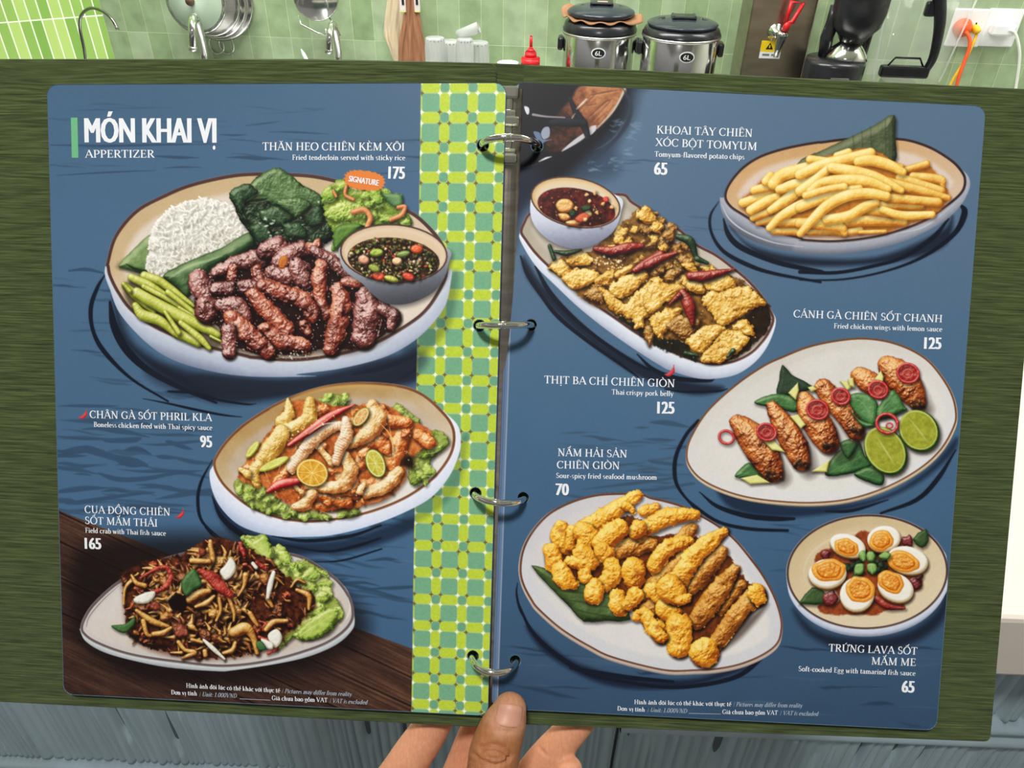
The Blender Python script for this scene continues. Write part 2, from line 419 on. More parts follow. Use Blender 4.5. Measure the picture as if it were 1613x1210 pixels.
        s.solid(w, d, h * hs, cols, bump, nsc, gl, pw, mott, ao, k, spc=spc, grain=g, alpha=alpha)
    def line(s, P, wd, col, alpha=1.0, soft=0.7, n=5, raw=False, mark=True):
        P = s.shape(P, raw); m = len(P); R = np.broadcast_to(np.asarray(wd, float) / 2, (m,)) if np.ndim(wd) == 0 else np.interp(np.linspace(0, 1, m), np.linspace(0, 1, len(wd)), np.asarray(wd, float) / 2)
        Q = crv(np.c_[P, R], n); P, R = Q[:, :2], np.maximum(Q[:, 2], 0.02); w = s.win(P, R.max() + 3 + soft)
        if w is None: return
        w, X, Y = w; d, _, _ = s.tsdf(X, Y, P, R); a = np.clip(alpha * (0.5 - d / (2 * soft)), 0, 1)
        if mark: s.put(w, a, np.asarray(col) / 255.0)
        else: s.tint(w, a, col)
    def ring_pts(s, c, rx, ry, ang=0, n=28):
        c = np.asarray(c, float).reshape(2); a = np.linspace(0, 2 * math.pi, n, endpoint=False); ca, sa = math.cos(math.radians(ang)), math.sin(math.radians(ang))
        x, y = rx * np.cos(a), ry * np.sin(a); return np.c_[c[0] + x * ca - y * sa, c[1] + x * sa + y * ca]
    def wobble(s, c, r, amp=0.25, n=9, asp=1.0, ang=0.0):
        c = np.asarray(c, float).reshape(2); a = np.linspace(0, 2 * math.pi, n, endpoint=False) + s.rng.uniform(0, 6); rr = r * (1 + amp * s.rng.uniform(-1, 1, n))
        x, y = rr * np.cos(a), rr * np.sin(a) * asp; ca, sa = math.cos(ang), math.sin(ang)
        return np.c_[c[0] + x * ca - y * sa, c[1] + x * sa + y * ca]
    def dots(s, P, n, cols, r=(0.6, 1.4), alpha=0.9, raw=False):
        """small flecks scattered inside an outline"""
        P = s.shape(P, raw); lo, hi = P.min(0), P.max(0); c = 0; g = 0
        while c < n and g < n * 20:
            g += 1; p = s.rng.uniform(lo, hi); d = s.sdf(np.array([[p[0]]]), np.array([[p[1]]]), P)[0, 0]
            if d > -1: continue
            c += 1; rr = s.rng.uniform(*r); q = s.wobble(p, rr, 0.3, 6)
            s.flat(q, cols[s.rng.randint(len(cols))], smooth=2, alpha=alpha, raw=True)
    def inside(s, P, n, raw=False):
        P = s.shape(P, raw); lo, hi = P.min(0), P.max(0); out = []; g = 0
        while len(out) < n and g < n * 30:
            g += 1; p = s.rng.uniform(lo, hi)
            if s.sdf(np.array([[p[0]]]), np.array([[p[1]]]), P)[0, 0] < 0: out.append(p)
        return np.array(out)
    def plate(s, rim, wall, inner, rimcol=(84, 56, 48), rimw=4.0, wallcols=((222, 226, 238), (196, 203, 222), (120, 128, 150)), band=26, dark=0.0, hl=(240, 232, 226), lighten=None):
        """a glazed dish seen from above: outer wall, brown rim, sloping inside, flat well"""
        W = s.T(wall); W = crv(W, 6, True); w, X, Y = s.win(W, 3); d = s.sdf(X, Y, W)
        R = crv(s.T(rim), 6, True); dr = s.sdf(X, Y, R)
        t = np.clip(dr / max(4.0, dr[d < 0].max()), 0, 1)
        col = ramp(t, wallcols) + 0.012 * s.noise(5, 7)[w][..., None]
        s.put(w, 0.5 - d / 1.4, col)
        w, X, Y = s.win(R, 3); d = s.sdf(X, Y, R); nzz = s.noise(26, 4)[w]; fine = s.noise(2.5, 8)[w]
        gx = (X - X.min()) / (X.max() - X.min()); gy = (Y - Y.min()) / (Y.max() - Y.min())
        t = np.clip(-(d + rimw) / band, 0, 1)
        slope = ramp(np.clip(0.15 + 1.0 * (gx * 0.45 + gy * 0.75) + 0.06 * nzz, 0, 1), inner[:3])
        well = ramp(np.clip(0.15 + 0.75 * gx * 0.5 + 0.55 * gy + 0.08 * nzz, 0, 1), inner[3:])
        m = sstep(0.55, 1.0, t)[..., None]; col = slope * (1 - m) + well * m + 0.012 * fine[..., None]
        rm = sstep(-rimw - 1.0, -rimw + 0.6, d)[..., None]; rc = np.asarray(rimcol) / 255.0 + 0.02 * nzz[..., None]
        col = col * (1 - rm) + rc * rm
        e = np.exp(-((d + 0.6) / 0.8) ** 2)[..., None] * 0.3 * sstep(0.3, 0.9, gy)[..., None]
        col = col * (1 - e) + np.asarray(hl) / 255.0 * e
        s.put(w, 0.5 - d / 1.4, col)
# ------------------------------------------------------------------ the two menu pages: their place, and the ground print
QL = [(74, 133), (798, 130), (769, 1128), (100, 1094)]
QR = [(808, 129), (1553, 167), (1475, 1151), (774, 1116)]
PAGE = {
 'L': dict(o=(-0.21767, 0.36534, 1.5525), u=(0.997968, -0.05717, 0.028137), v=(-0.005675, -0.519572, -0.854408),
           c=[(-0.169, 0.823), (213.348, -0.74), (211.164, 293.22), (0.114, 294.321)], W=732, H=1012, q=QL),
 'R': dict(o=(-0.0009, 0.35936, 1.55708), u=(0.999672, -0.015953, -0.020046), v=(-0.025477, -0.536972, -0.843216),
           c=[(-1.078, -0.878), (213.483, 0.876), (213.526, 292.854), (1.194, 291.465)], W=736, H=1007, q=QR)}
for k, p in PAGE.items():
    p['o'] = Vector(p['o']); p['u'] = Vector(p['u']).normalized(); p['v'] = Vector(p['v']).normalized()
    p['n'] = p['v'].cross(p['u']).normalized()                      # towards the reader
    p['M'] = homog([(0, 0), (p['W'], 0), (p['W'], p['H']), (0, p['H'])], [(a / 1000, b / 1000) for a, b in p['c']])
    p['mw'] = Matrix(((p['u'].x, p['v'].x, -p['n'].x, p['o'].x), (p['u'].y, p['v'].y, -p['n'].y, p['o'].y),
                      (p['u'].z, p['v'].z, -p['n'].z, p['o'].z), (0, 0, 0, 1)))
    p['cv'] = Canvas(p['q'], p['W'], p['H'], 11 if k == 'L' else 23)
    p['holes'] = p['cv'].T([(760.7, 229), (755, 513), (749, 777), (745, 1033.5)] if k == 'L' else [(846, 230), (836.6, 512), (824.2, 784), (811.5, 1041)])
CL, CR = PAGE['L']['cv'], PAGE['R']['cv']
def pg(k, units, lift=0.0):
    """page units -> page coordinates in metres; lift towards the reader"""
    q = happly(PAGE[k]['M'], units); return np.c_[q, np.full(len(q), -lift)]
def pgw(k, units, lift=0.0):
    p = PAGE[k]; return [p['o'] + p['u'] * a + p['v'] * b - p['n'] * c for a, b, c in pg(k, units, lift)]

def ground(cv, stops, seed):
    Y, X = np.mgrid[0:cv.H + 1, 0:cv.W + 1].astype(float)
    t = Y / cv.H + 0.05 * cv.noise(160, 1); cv.img[:] = ramp(t, stops)
    cv.img += 0.006 * cv.noise(2.2, 9)[..., None]
def ripples(cv, box, n, cols, wid=(2, 6), length=(30, 110), alpha=(0.35, 0.85), slope=0.03):
    for _ in range(n):
        x, y = cv.rng.uniform(box[0], box[2]), cv.rng.uniform(box[1], box[3]); L = cv.rng.uniform(*length); w = cv.rng.uniform(*wid)
        k = 5; xs = np.linspace(-L / 2, L / 2, k); a = cv.rng.uniform(-0.09, 0.09) + slope
        ys = xs * a + np.cumsum(cv.rng.uniform(-1, 1, k)) * w * 0.5
        wd = np.array([0.2, cv.rng.uniform(.5, 1), 1, cv.rng.uniform(.4, 1), 0.2]) * w
        cv.line(np.c_[x + xs, y + ys], wd, cols[cv.rng.randint(len(cols))], cv.rng.uniform(*alpha), 0.8, raw=True)

# ---- left page ground
ground(CL, [(72, 101, 130), (75, 106, 138), (72, 103, 134), (70, 105, 141), (64, 96, 132)], 1)
RIP = [(55, 81, 108), (52, 77, 104), (60, 87, 115)]
ripples(CL, (0, 30, 590, 140), 24, RIP, (1.5, 3.5), (40, 120), (0.3, 0.75))
ripples(CL, (0, 480, 260, 700), 44, RIP, (4, 11), (40, 150), (0.5, 0.9))
ripples(CL, (0, 300, 110, 480), 10, RIP, (2, 6), (30, 90), (0.4, 0.8))
ripples(CL, (330, 600, 590, 860), 60, [(48, 74, 100), (54, 82, 110)], (3, 9), (40, 130), (0.4, 0.8), 0.08)
ripples(CL, (100, 660, 590, 860), 24, [(82, 114, 146), (62, 92, 122)], (2, 6), (30, 90), (0.3, 0.6), 0.06)
for a, wd in [((1375, 125, 1500, 112, 1613, 95), (1, 2.5, 1)), ((1190, 188, 1290, 193, 1385, 190), (1, 3, 1)), ((0, 262, 400, 268, 800, 260, 1130, 258), (2, 4, 3, 1)),
              ((740, 340, 900, 350, 1050, 352), (2, 5, 1)), ((1240, 350, 1400, 350, 1590, 362), (1, 5, 1)), ((40, 478, 400, 455, 740, 442), (1, 3, 3, 1)),
              ((800, 425, 920, 418, 1060, 420), (1, 3, 1)), ((130, 1150, 250, 1140, 370, 1165), (3, 6, 3))]:
    CL.line(Z('A', *a), wd, (54, 78, 104), 0.85)
for a, wd in [((200, 35, 400, 38, 620, 52), (1, 3, 1)), ((0, 215, 120, 225, 240, 222), (3, 5, 1)), ((1050, 95, 1260, 92), (1, 3)), ((1100, 205, 1255, 215), (1, 4))]:
    CL.line(Z('B', *a), wd, (54, 78, 104), 0.85)
for P in [(375, 325, 500, 312, 640, 308, 600, 345, 480, 350, 390, 345), (810, 340, 860, 332, 1000, 390, 930, 392), (740, 440, 800, 432, 880, 455, 860, 465, 780, 462), (60, 410, 250, 365, 440, 425, 600, 455, 690, 505, 640, 515, 400, 460, 200, 410),
          (330, 555, 500, 590, 700, 580, 900, 545, 1080, 545, 850, 580, 650, 620, 450, 620), (60, 680, 240, 650, 430, 668, 330, 680, 60, 705), (100, 770, 350, 730, 620, 695, 740, 700, 500, 735, 200, 785), (740, 655, 840, 650, 950, 690, 1120, 670, 1120, 700, 950, 712, 850, 675),
          (560, 745, 700, 765, 1000, 790, 780, 795), (50, 90, 200, 75, 480, 85, 330, 100), (160, 570, 230, 560, 290, 580)]:
    CL.flat(Z('G', *P), (54, 80, 108), 5, 0.9, 0.85)
# dark ink under the first dish, with its drawn rings
SW = (17, 24, 38)
def swoosh(cv, k, pts, wd, col=SW, a=0.96): cv.line(Z(k, *pts), [w / CROP[k][2] for w in wd], col, a, 0.9)
def dusk(cv, k, pts, blur=10, a=0.7, col=(22, 29, 44)): cv.soft(Z(k, *pts), col, blur, min(.95, a * 1.12))
dusk(CL, 'X', (180, 470, 215, 545, 330, 600, 470, 612, 600, 590, 655, 548, 655, 600, 560, 612, 470, 624, 350, 634, 265, 600, 195, 540), 11, 0.85)
dusk(CL, 'X', (300, 590, 470, 598, 640, 560, 652, 598, 470, 616, 360, 630), 6, 0.75, (34, 40, 54))
swoosh(CL, 'C', (115, 325, 60, 420, 15, 560, 30, 720, 110, 870, 300, 1060, 560, 1220), (8, 28, 34, 30, 36, 22, 14))
swoosh(CL, 'C', (150, 520, 180, 690, 270, 860, 420, 1000, 640, 1120, 900, 1230), (20, 60, 62, 48, 36, 18))
swoosh(CL, 'E', (-200, 120, 0, 130, 150, 178, 350, 210, 420, 205), (14, 26, 20, 14, 4))
swoosh(CL, 'E', (-380, 170, -200, 205, 0, 250, 180, 285, 320, 300), (4, 14, 20, 16, 4))
swoosh(CL, 'D', (700, 1075, 900, 1030, 1100, 960, 1160, 920), (10, 40, 24, 8), (22, 30, 48))
swoosh(CL, 'D', (1000, 1120, 1080, 1080, 1160, 1020), (4, 26, 14), (22, 30, 48))
dusk(CL, 'X', (345, 770, 370, 820, 440, 850, 540, 850, 650, 815, 652, 835, 560, 868, 450, 872, 370, 845, 340, 800), 7, 0.72, (24, 36, 58))
swoosh(CL, 'E', (110, 605, 30, 760, 8, 900, 40, 1040, 170, 1160), (6, 22, 26, 22, 10))
swoosh(CL, 'E', (110, 860, 170, 1000, 290, 1110, 440, 1190), (10, 34, 44, 22))
swoosh(CL, 'I', (470, 60, 700, 95, 1000, 62, 1210, -10), (12, 26, 24, 14))
swoosh(CL, 'I', (560, 125, 830, 168, 1050, 128, 1210, 75), (6, 16, 24, 14))
swoosh(CL, 'I', (740, 238, 950, 228, 1215, 150), (3, 14, 12))
swoosh(CL, 'I', (20, 0, 60, 50, 100, 80), (22, 20, 6))
# wood corner
WOOD = CL.T([(80, 800), (92, 804), (270, 874), (551, 986), (660, 1026), (660, 1135), (80, 1100)])
w, X, Y = CL.win(WOOD, 3); d = CL.sdf(X, Y, WOOD)
ang = math.atan(0.43); xr = X * math.cos(ang) + Y * math.sin(ang); yr = -X * math.sin(ang) + Y * math.cos(ang)
def streak(sx, sy, seed):
    rng = np.random.RandomState(seed); g = rng.uniform(-1, 1, (400, 60)); a = (yr - yr.min()) / sy; b = (xr - xr.min()) / sx
    i, j = a.astype(int) % 399, b.astype(int) % 59; fa, fb = a - a.astype(int), b - b.astype(int)
    return (g[i, j] * (1 - fb) + g[i, j + 1] * fb) * (1 - fa) + (g[i + 1, j] * (1 - fb) + g[i + 1, j + 1] * fb) * fa
gr = 0.5 * streak(60, 1.6, 3) + 0.35 * streak(25, 4.0, 4) + 0.3 * streak(90, 14, 5) + 0.2 * CL.noise(2.5, 3)[w]
edge = (yr - yr[d < 0].min()); glow = np.exp(-(edge / 60) ** 2) * np.exp(-((X - 120) / 190) ** 2) * 0.30
t = 0.36 + 0.26 * gr + glow + 0.10 * sstep(420, 600, X)
plank = np.minimum.reduce([np.abs(edge - e) for e in (46, 92, 150, 206)]); t = t - 0.35 * np.exp(-(plank / 1.6) ** 2) + 0.12 * np.exp(-((plank - 3) / 1.5) ** 2)
CL.put(w, 0.5 - d / 1.6, ramp(t, [(24, 15, 14), (50, 32, 28), (78, 52, 42), (116, 82, 58), (150, 112, 82)]))
CL.soft(Z('X', 110, 905, 160, 850, 400, 850, 560, 950, 570, 1010, 470, 1060, 330, 1082, 190, 1060, 120, 1000), (16, 11, 12), 26, 0.75)
# woven strip along the rings
STRIP = CL.T([(663.5, 120), (810, 120), (790, 1140), (648, 1140)])
w, X, Y = CL.win(STRIP, 2); d = CL.sdf(X, Y, STRIP)
xl = STRIP[0][0] + (STRIP[3][0] - STRIP[0][0]) * (Y / CL.H); pu, pv = 43.3, 45.0
U, V = X - xl - 1.5, Y - 15.5
cu, cvv = np.floor(U / pu), np.floor(V / pv); fu, fv = U - cu * pu, V - cvv * pv
def rr(cx, cy, hx, hy, r):
    qx, qy = np.abs(fu - cx) - hx + r, np.abs(fv - cy) - hy + r
    return np.hypot(np.maximum(qx, 0), np.maximum(qy, 0)) + np.minimum(np.maximum(qx, qy), 0) - r
CL.put(w, 0.5 - d / 1.3, np.broadcast_to(np.array((180, 206, 122)) / 255.0, X.shape + (3,)))
BG = 28.2; SM = pu - BG; SMv = pv - BG - 0.6
pieces = [((BG / 2, BG / 2, BG / 2 - .7, BG / 2 - .7, 3.4), [(112, 168, 132), (124, 178, 142)]), ((BG + SM / 2, BG / 2, SM / 2 - .6, BG / 2 - .7, 4.6), [(184, 205, 54), (198, 217, 74)]),
          ((BG / 2, BG + SMv / 2, BG / 2 - .7, SMv / 2 - .6, 4.6), [(184, 205, 54), (198, 217, 74)]), ((BG + SM / 2, BG + SMv / 2, SM / 2 - .8, SMv / 2 - .8, 5.4), [(104, 160, 128), (116, 170, 138)])]
fine = 0.5 + 0.5 * CL.noise(2.4, 6)[w]
for a, c in pieces:
    CL.put(w, np.minimum(0.5 - rr(*a) / 1.3, 0.5 - d / 1.3), ramp(fine, c))
hh = np.sin(cu * 12.9898 + cvv * 78.233) * 43758.5453; hh = hh - np.floor(hh)
for q, (cx, cy) in enumerate(((0, BG), (BG, BG), (pu, BG), (0, 0), (BG, 0), (pu, 0), (0, pv), (BG, pv), (pu, pv))):
    iu = cu + (1 if cx == pu else 0); iv = cvv + (1 if cy == pv else 0); code = np.sin(iu * 31.7 + iv * 17.3 + (2.1 if cx == BG else 0) + (5.3 if cy == BG else 0)) * 9871.23; code = code - np.floor(code)
    sd = np.sqrt(np.abs(fu - cx)) + np.sqrt(np.abs(fv - cy)); a = np.minimum(np.clip((2.75 - sd) * 2.0, 0, 1), 0.5 - d / 1.3)
    CL.put(w, np.clip(a, 0, 1), np.where((code > 0.42)[..., None], np.array((246, 248, 226)) / 255.0, np.array((118, 100, 56)) / 255.0))
CL.soft(Z('X', 640, 505, 690, 480, 712, 430, 722, 440, 705, 520, 640, 575), (20, 40, 40), 8, .32); CL.soft(Z('X', 640, 800, 700, 760, 728, 690, 736, 700, 715, 780, 640, 830), (20, 40, 40), 7, .25)
CL.soft(Z('X', 250, 575, 450, 595, 655, 555, 655, 590, 560, 606, 330, 625, 240, 600), (26, 32, 46), 10, .5)
# ---- right page ground
ground(CR, [(89, 114, 140), (85, 111, 139), (72, 105, 137), (65, 97, 130), (53, 78, 105)], 2)
RR = [(62, 86, 110), (58, 81, 105)]
ripples(CR, (150, 100, 400, 220), 14, RR, (1.5, 3), (30, 90), (0.3, 0.6))
ripples(CR, (120, 540, 330, 700), 26, RR, (2, 7), (30, 110), (0.35, 0.7), -0.01)
ripples(CR, (40, 850, 720, 1000), 40, [(42, 64, 88), (64, 92, 120), (38, 58, 82)], (3, 9), (40, 140), (0.3, 0.6), 0.02)
ripples(CR, (560, 440, 720, 600), 10, RR, (1.5, 4), (30, 80), (0.2, 0.5))
ripples(CR, (400, 660, 620, 760), 14, [(52, 80, 112)], (2, 6), (30, 100), (0.4, 0.7))
for P in [(960, 505, 1050, 483, 1150, 490, 1310, 545, 1150, 535), (900, 640, 1050, 632, 1190, 650, 1050, 662), (945, 815, 1050, 822, 1250, 850, 1180, 865, 1000, 845), (400, 1060, 700, 1010, 1160, 955, 1150, 975, 800, 1025), (860, 1060, 1050, 1040, 1300, 1000, 1320, 1020, 1000, 1075), (860, 915, 950, 905, 1030, 912, 950, 925), (840, 545, 900, 535, 960, 545, 900, 558)]:
    CR.flat(Z('R', *P), (58, 83, 108), 5, 0.9, 0.8)
# moored boat in the corner
CR.soft(Z('J', -40, -10, 900, -10, 900, 120, 850, 300, 720, 480, 560, 620, 380, 760, 200, 820, -60, 900), (13, 14, 22), 22, 0.98)
CR.soft(Z('J', -60, 640, 250, 640, 260, 760, 130, 960, 60, 1210, -60, 1210), (26, 34, 52), 14, 0.9)
CR.soft(Z('J', 640, 480, 740, 420, 800, 640, 640, 720, 500, 700), (40, 56, 78), 16, 0.6)
for c, r in (((770, 340), 40), ((860, 400), 30), ((610, 620), 30), ((760, 600), 34), ((900, 330), 26), ((840, 510), 20)):
    for _ in range(7):
        p = Z('J', c[0] + CR.rng.uniform(-r, r), c[1] + CR.rng.uniform(-r, r)); q = p + [[CR.rng.uniform(6, 14), CR.rng.uniform(-4, 4)]]
        CR.line(np.vstack([p, (p + q) / 2 + CR.rng.uniform(-2, 2, (1, 2)), q]), [0.5, CR.rng.uniform(1.5, 4), 0.5], (120, 146, 170), 0.45, 1.2)
BOAT = Z('J', 560, 60, 835, 80, 820, 140, 760, 240, 660, 350, 540, 440, 420, 505, 300, 500, 345, 330, 400, 235, 470, 160)
w, X, Y = CR.win(CR.T(BOAT), 3); d = CR.sdf(X, Y, crv(CR.T(BOAT), 5, True))
gx = sstep(CR.T(Z('J', 340, 430))[0][0], CR.T(Z('J', 700, 150))[0][0], X * 0.8 - (Y - 80) * 0.55)
gt = 0.15 + 0.75 * gx + 0.2 * CR.noise(9, 4)[w] + 0.1 * CR.noise(3, 5)[w]
CR.put(w, 0.5 - d / 5, ramp(gt, [(34, 20, 20), (88, 50, 36), (144, 86, 56), (190, 128, 84)]))
for a in [(590, 280, 700, 180, 745, 160), (620, 300, 740, 170), (650, 300, 720, 240), (600, 130, 700, 110, 790, 95), (560, 330, 660, 330), (520, 240, 640, 120), (680, 310, 760, 200), (580, 200, 640, 190)]:
    CR.line(Z('J', *a), [0.5, 2.2, 0.8], (88, 50, 38), 0.7, 1.0); CR.line(Z('J', *[v + 9 for v in a]), [0.4, 1.2, 0.4], (214, 162, 118), 0.6, 0.9)
CR.line(Z('J', 838, 85, 810, 150, 750, 250, 650, 355), [3, 3, 2.5, 1.5], (206, 200, 190), 0.9, 1.0)
CR.flat(Z('J', 585, 360, 635, 335, 645, 345, 640, 370, 600, 405), (202, 200, 206), 2); CR.flat(Z('J', 408, 515, 450, 470, 560, 388, 570, 415, 500, 465), (196, 194, 202), 2)
CR.line(Z('J', 255, 582, 300, 560, 340, 548), [1, 3, 1], (220, 220, 222), 0.9); CR.line(Z('J', 90, 640, 200, 610, 260, 590), [0.5, 1.4, 0.5], (60, 66, 80), 0.8)
CR.tube(Z('J', 465, 155, 510, 250, 560, 330, 590, 420), [2.5, 5, 6, 4], [(14, 14, 20), (26, 26, 34), (48, 46, 54)], sh=0.3)
CR.tube(Z('J', 340, 320, 440, 310, 560, 320), [5, 8, 6], [(14, 14, 20), (28, 28, 38), (44, 44, 54)], sh=0.2); CR.line(Z('J', 510, 225, 545, 190, 578, 158), [1, 3, 2], (220, 210, 190), 0.9)
CR.line(Z('J', 215, 262, 300, 275, 430, 282), [4, 3, 2], (148, 142, 148), 0.9); CR.line(Z('J', 480, 285, 500, 255), [2, 1], (190, 180, 170), 0.8)
CR.flat(Z('J', 155, 205, 185, 215, 188, 250, 175, 262, 160, 235), (212, 214, 222), 3); CR.flat(Z('J', 268, 390, 290, 350, 325, 350, 325, 410, 285, 430), (150, 156, 176), 3)
CR.flat(Z('J', 215, 380, 260, 385, 280, 430, 350, 432, 290, 450, 260, 510, 225, 520, 245, 450), (100, 118, 150), 3, alpha=0.9)
for a, wd in [((830, 90, 880, 200, 850, 330, 740, 470, 600, 590), (10, 30, 34, 26, 10)), ((640, 500, 700, 470, 780, 400, 840, 300), (3, 8, 8, 3))]:
    swoosh(CR, 'J', a, wd, (46, 56, 72) if wd[0] == 10 else (88, 100, 116), 0.6)
# drawn rings round the dishes
dusk(CR, 'X', (825, 405, 860, 455, 950, 540, 1060, 595, 1140, 610, 1090, 622, 1000, 590, 900, 515, 835, 445), 6, 0.8)
swoosh(CR, 'N', (0, 240, 60, 400, 180, 580, 320, 760, 560, 960, 900, 1200, 1020, 1290), (14, 34, 34, 38, 34, 26, 12))
swoosh(CR, 'N', (130, 330, 250, 550, 420, 740, 640, 930, 900, 1110, 1120, 1230), (20, 44, 40, 34, 34, 20))
swoosh(CR, 'O', (-90, 870, 60, 1010, 260, 1080, 520, 1100, 580, 1085), (10, 40, 44, 30, 6)); swoosh(CR, 'O', (150, 1170, 320, 1195, 600, 1190, 690, 1170), (10, 22, 22, 8))
dusk(CR, 'X', (1150, 355, 1180, 385, 1260, 405, 1380, 405, 1480, 365, 1500, 340, 1490, 385, 1420, 410, 1300, 420, 1200, 405), 6, 0.8)
swoosh(CR, 'K', (528, 680, 470, 780, 480, 900, 560, 1020, 720, 1110, 900, 1170, 1220, 1230), (4, 18, 20, 26, 30, 24, 16))
swoosh(CR, 'K', (560, 800, 590, 900, 660, 980, 800, 1050, 980, 1110, 1230, 1160), (10, 34, 40, 36, 34, 26))
swoosh(CR, 'M', (0, 1160, 250, 1165, 500, 1120, 700, 1060, 900, 930, 1010, 800), (26, 24, 24, 26, 34, 14)); swoosh(CR, 'M', (0, 1215, 300, 1210, 600, 1150, 850, 1050, 1050, 900, 1120, 760, 1090, 700), (10, 14, 16, 24, 34, 44, 14))
dusk(CR, 'X', (1120, 745, 1170, 780, 1260, 798, 1380, 785, 1460, 740, 1505, 690, 1500, 715, 1440, 765, 1350, 800, 1240, 815, 1150, 800), 6, 0.75, (22, 34, 56))
swoosh(CR, 'R', (1368, 490, 1270, 600, 1190, 760, 1170, 900, 1200, 1040, 1330, 1210), (30, 30, 34, 36, 28, 14)); swoosh(CR, 'P', (560, 1205, 760, 1130, 880, 1010, 980, 850), (14, 26, 28, 8)); swoosh(CR, 'P', (250, 1195, 400, 1190, 600, 1130), (10, 20, 6))
swoosh(CR, 'T', (215, -10, 300, 70, 450, 170, 650, 215, 890, 225), (6, 20, 22, 24, 18)); swoosh(CR, 'T', (330, -20, 440, 70, 620, 130, 800, 150, 930, 150), (6, 26, 34, 34, 20))
dusk(CR, 'X', (830, 985, 900, 1040, 1000, 1068, 1100, 1068, 1180, 1040, 1160, 1060, 1060, 1085, 950, 1078, 860, 1030), 6, 0.8, (22, 30, 50))
swoosh(CR, 'V', (1005, -40, 1090, 140, 1240, 290, 1450, 420, 1660, 480), (10, 26, 34, 34, 20)); swoosh(CR, 'S', (30, 870, 20, 960, 50, 1100, 110, 1210), (6, 18, 22, 10))
swoosh(CR, 'X', (960, 1070, 1040, 1082, 1100, 1080, 1160, 1066, 1195, 1040, 1213, 1015), (5, 6, 7, 8, 8, 4)); swoosh(CR, 'X', (900, 1052, 980, 1066, 1060, 1074), (6, 8, 5))
dusk(CR, 'X', (1250, 960, 1290, 995, 1360, 1006, 1430, 995, 1480, 955, 1488, 900, 1500, 930, 1480, 985, 1420, 1020, 1340, 1028, 1275, 1000), 9, 0.85, (24, 32, 50))
# clear laminate margin by the rings
MG = CR.T([(800, 120), (817, 120), (783, 1125), (760, 1125)]); w, X, Y = CR.win(MG, 2); d = CR.sdf(X, Y, MG); CR.put(w, 0.5 - d / 1.3, np.broadcast_to(np.array((100, 124, 158)) / 255.0, X.shape + (3,)))
CR.line([(816.5, 125), (783, 1120)], 1.6, (160, 172, 190), 0.9); CR.line([(811, 130), (777, 1120)], 1.2, (66, 88, 120), 0.8)
# ------------------------------------------------------------------ food printed on the left page
def many(cv, k, lst, cols, f=None, **kw):
    """tubes traced on a crop: (points, radius or radii in crop pixels)"""
    for j, (pts, r) in enumerate(lst):
        R = np.asarray(r, float) / CROP[k][2]
        cv.tube(Z(k, *pts), float(R) if R.ndim == 0 else list(R), cols[j % len(cols)] if isinstance(cols[0][0], (list, tuple)) else cols, k=j % 4, **kw)
def lettuce(cv, P, n, cols, size=(7, 14), rough=2.5, curl=True, base=True):
    """a heap of frilly leaves: folded blades with pale ribs and bright crinkled edges"""
    Pu = cv.T(P)
    if base: cv.blob(Pu, [(np.array(c) * .85).tolist() for c in cols], r=6, rough=rough, nsc=5, bump=.8, mott=0.14, raw=True, smooth=4)
    for p in cv.inside(Pu, n, raw=True):
        r = cv.rng.uniform(*size) * 1.15; an = cv.rng.uniform(0, 3.1); q = cv.wobble(p, r, 0.34, 10, cv.rng.uniform(.45, .85), an)
        cv.blob(q, cols, r=r * .7, rough=2.0, nsc=4.5, bump=.45, mott=0.16, raw=True, sh=0.34, k=cv.rng.randint(4), gl=0.18, hs=.8)
        i = cv.rng.randint(10); e = np.array([q[(i + j) % 10] for j in range(6)]); e = p + (e - p) * .9
        cv.line(e, [.4, 1.6, 1.2, 1.8, .4], cols[-1], 0.55, 1.0, raw=True)
        if curl:
            v = np.array([math.cos(an), math.sin(an)]) * r * .75; m = p + cv.rng.uniform(-2, 2, 2)
            cv.line(np.array([p - v, m, p + v]), [.4, 1.3, .5], cols[-1], 0.5, raw=True)
            for t in (-.4, .1, .5): c0 = p + v * t; cv.line(np.array([c0, c0 + v * .3 + np.array([-v[1], v[0]]) * cv.rng.choice([-.45, .45])]), [.9, .3], cols[-1], .35, raw=True)
def leafy(cv, P, cols, vein=None, **kw):
    cv.blob(P, cols, **{**dict(r=7, rough=.4, bump=.22, mott=.12, gl=.16, sh=.4), **kw})
    if vein is not None: cv.line(vein, [1.3, .9, .4], cols[-1], 0.7)
def citrus(cv, c, rx, ry, ang, rind, flesh, pith, seg=9):
    c = cv.T(c)[0]; q = cv.ring_pts(c, rx, ry, ang)
    cv.blob(q, rind, r=4, raw=True, bump=.1, smooth=0, sh=.5); cv.flat(cv.ring_pts(c, rx - 1.6, ry - 1.6, ang), pith, 0, raw=True)
    cv.flat(cv.ring_pts(c, rx - 3, ry - 3, ang), flesh, 0, mott=.35, nsc=4, raw=True)
    for i in range(seg):
        a = 2 * math.pi * i / seg + .2; ca, sa = math.cos(math.radians(ang)), math.sin(math.radians(ang)); x, y = (rx - 3) * math.cos(a), (ry - 3) * math.sin(a)
        cv.line(np.array([c, c + [x * ca - y * sa, x * sa + y * ca]]), [.9, 1.1], pith, .75, raw=True)
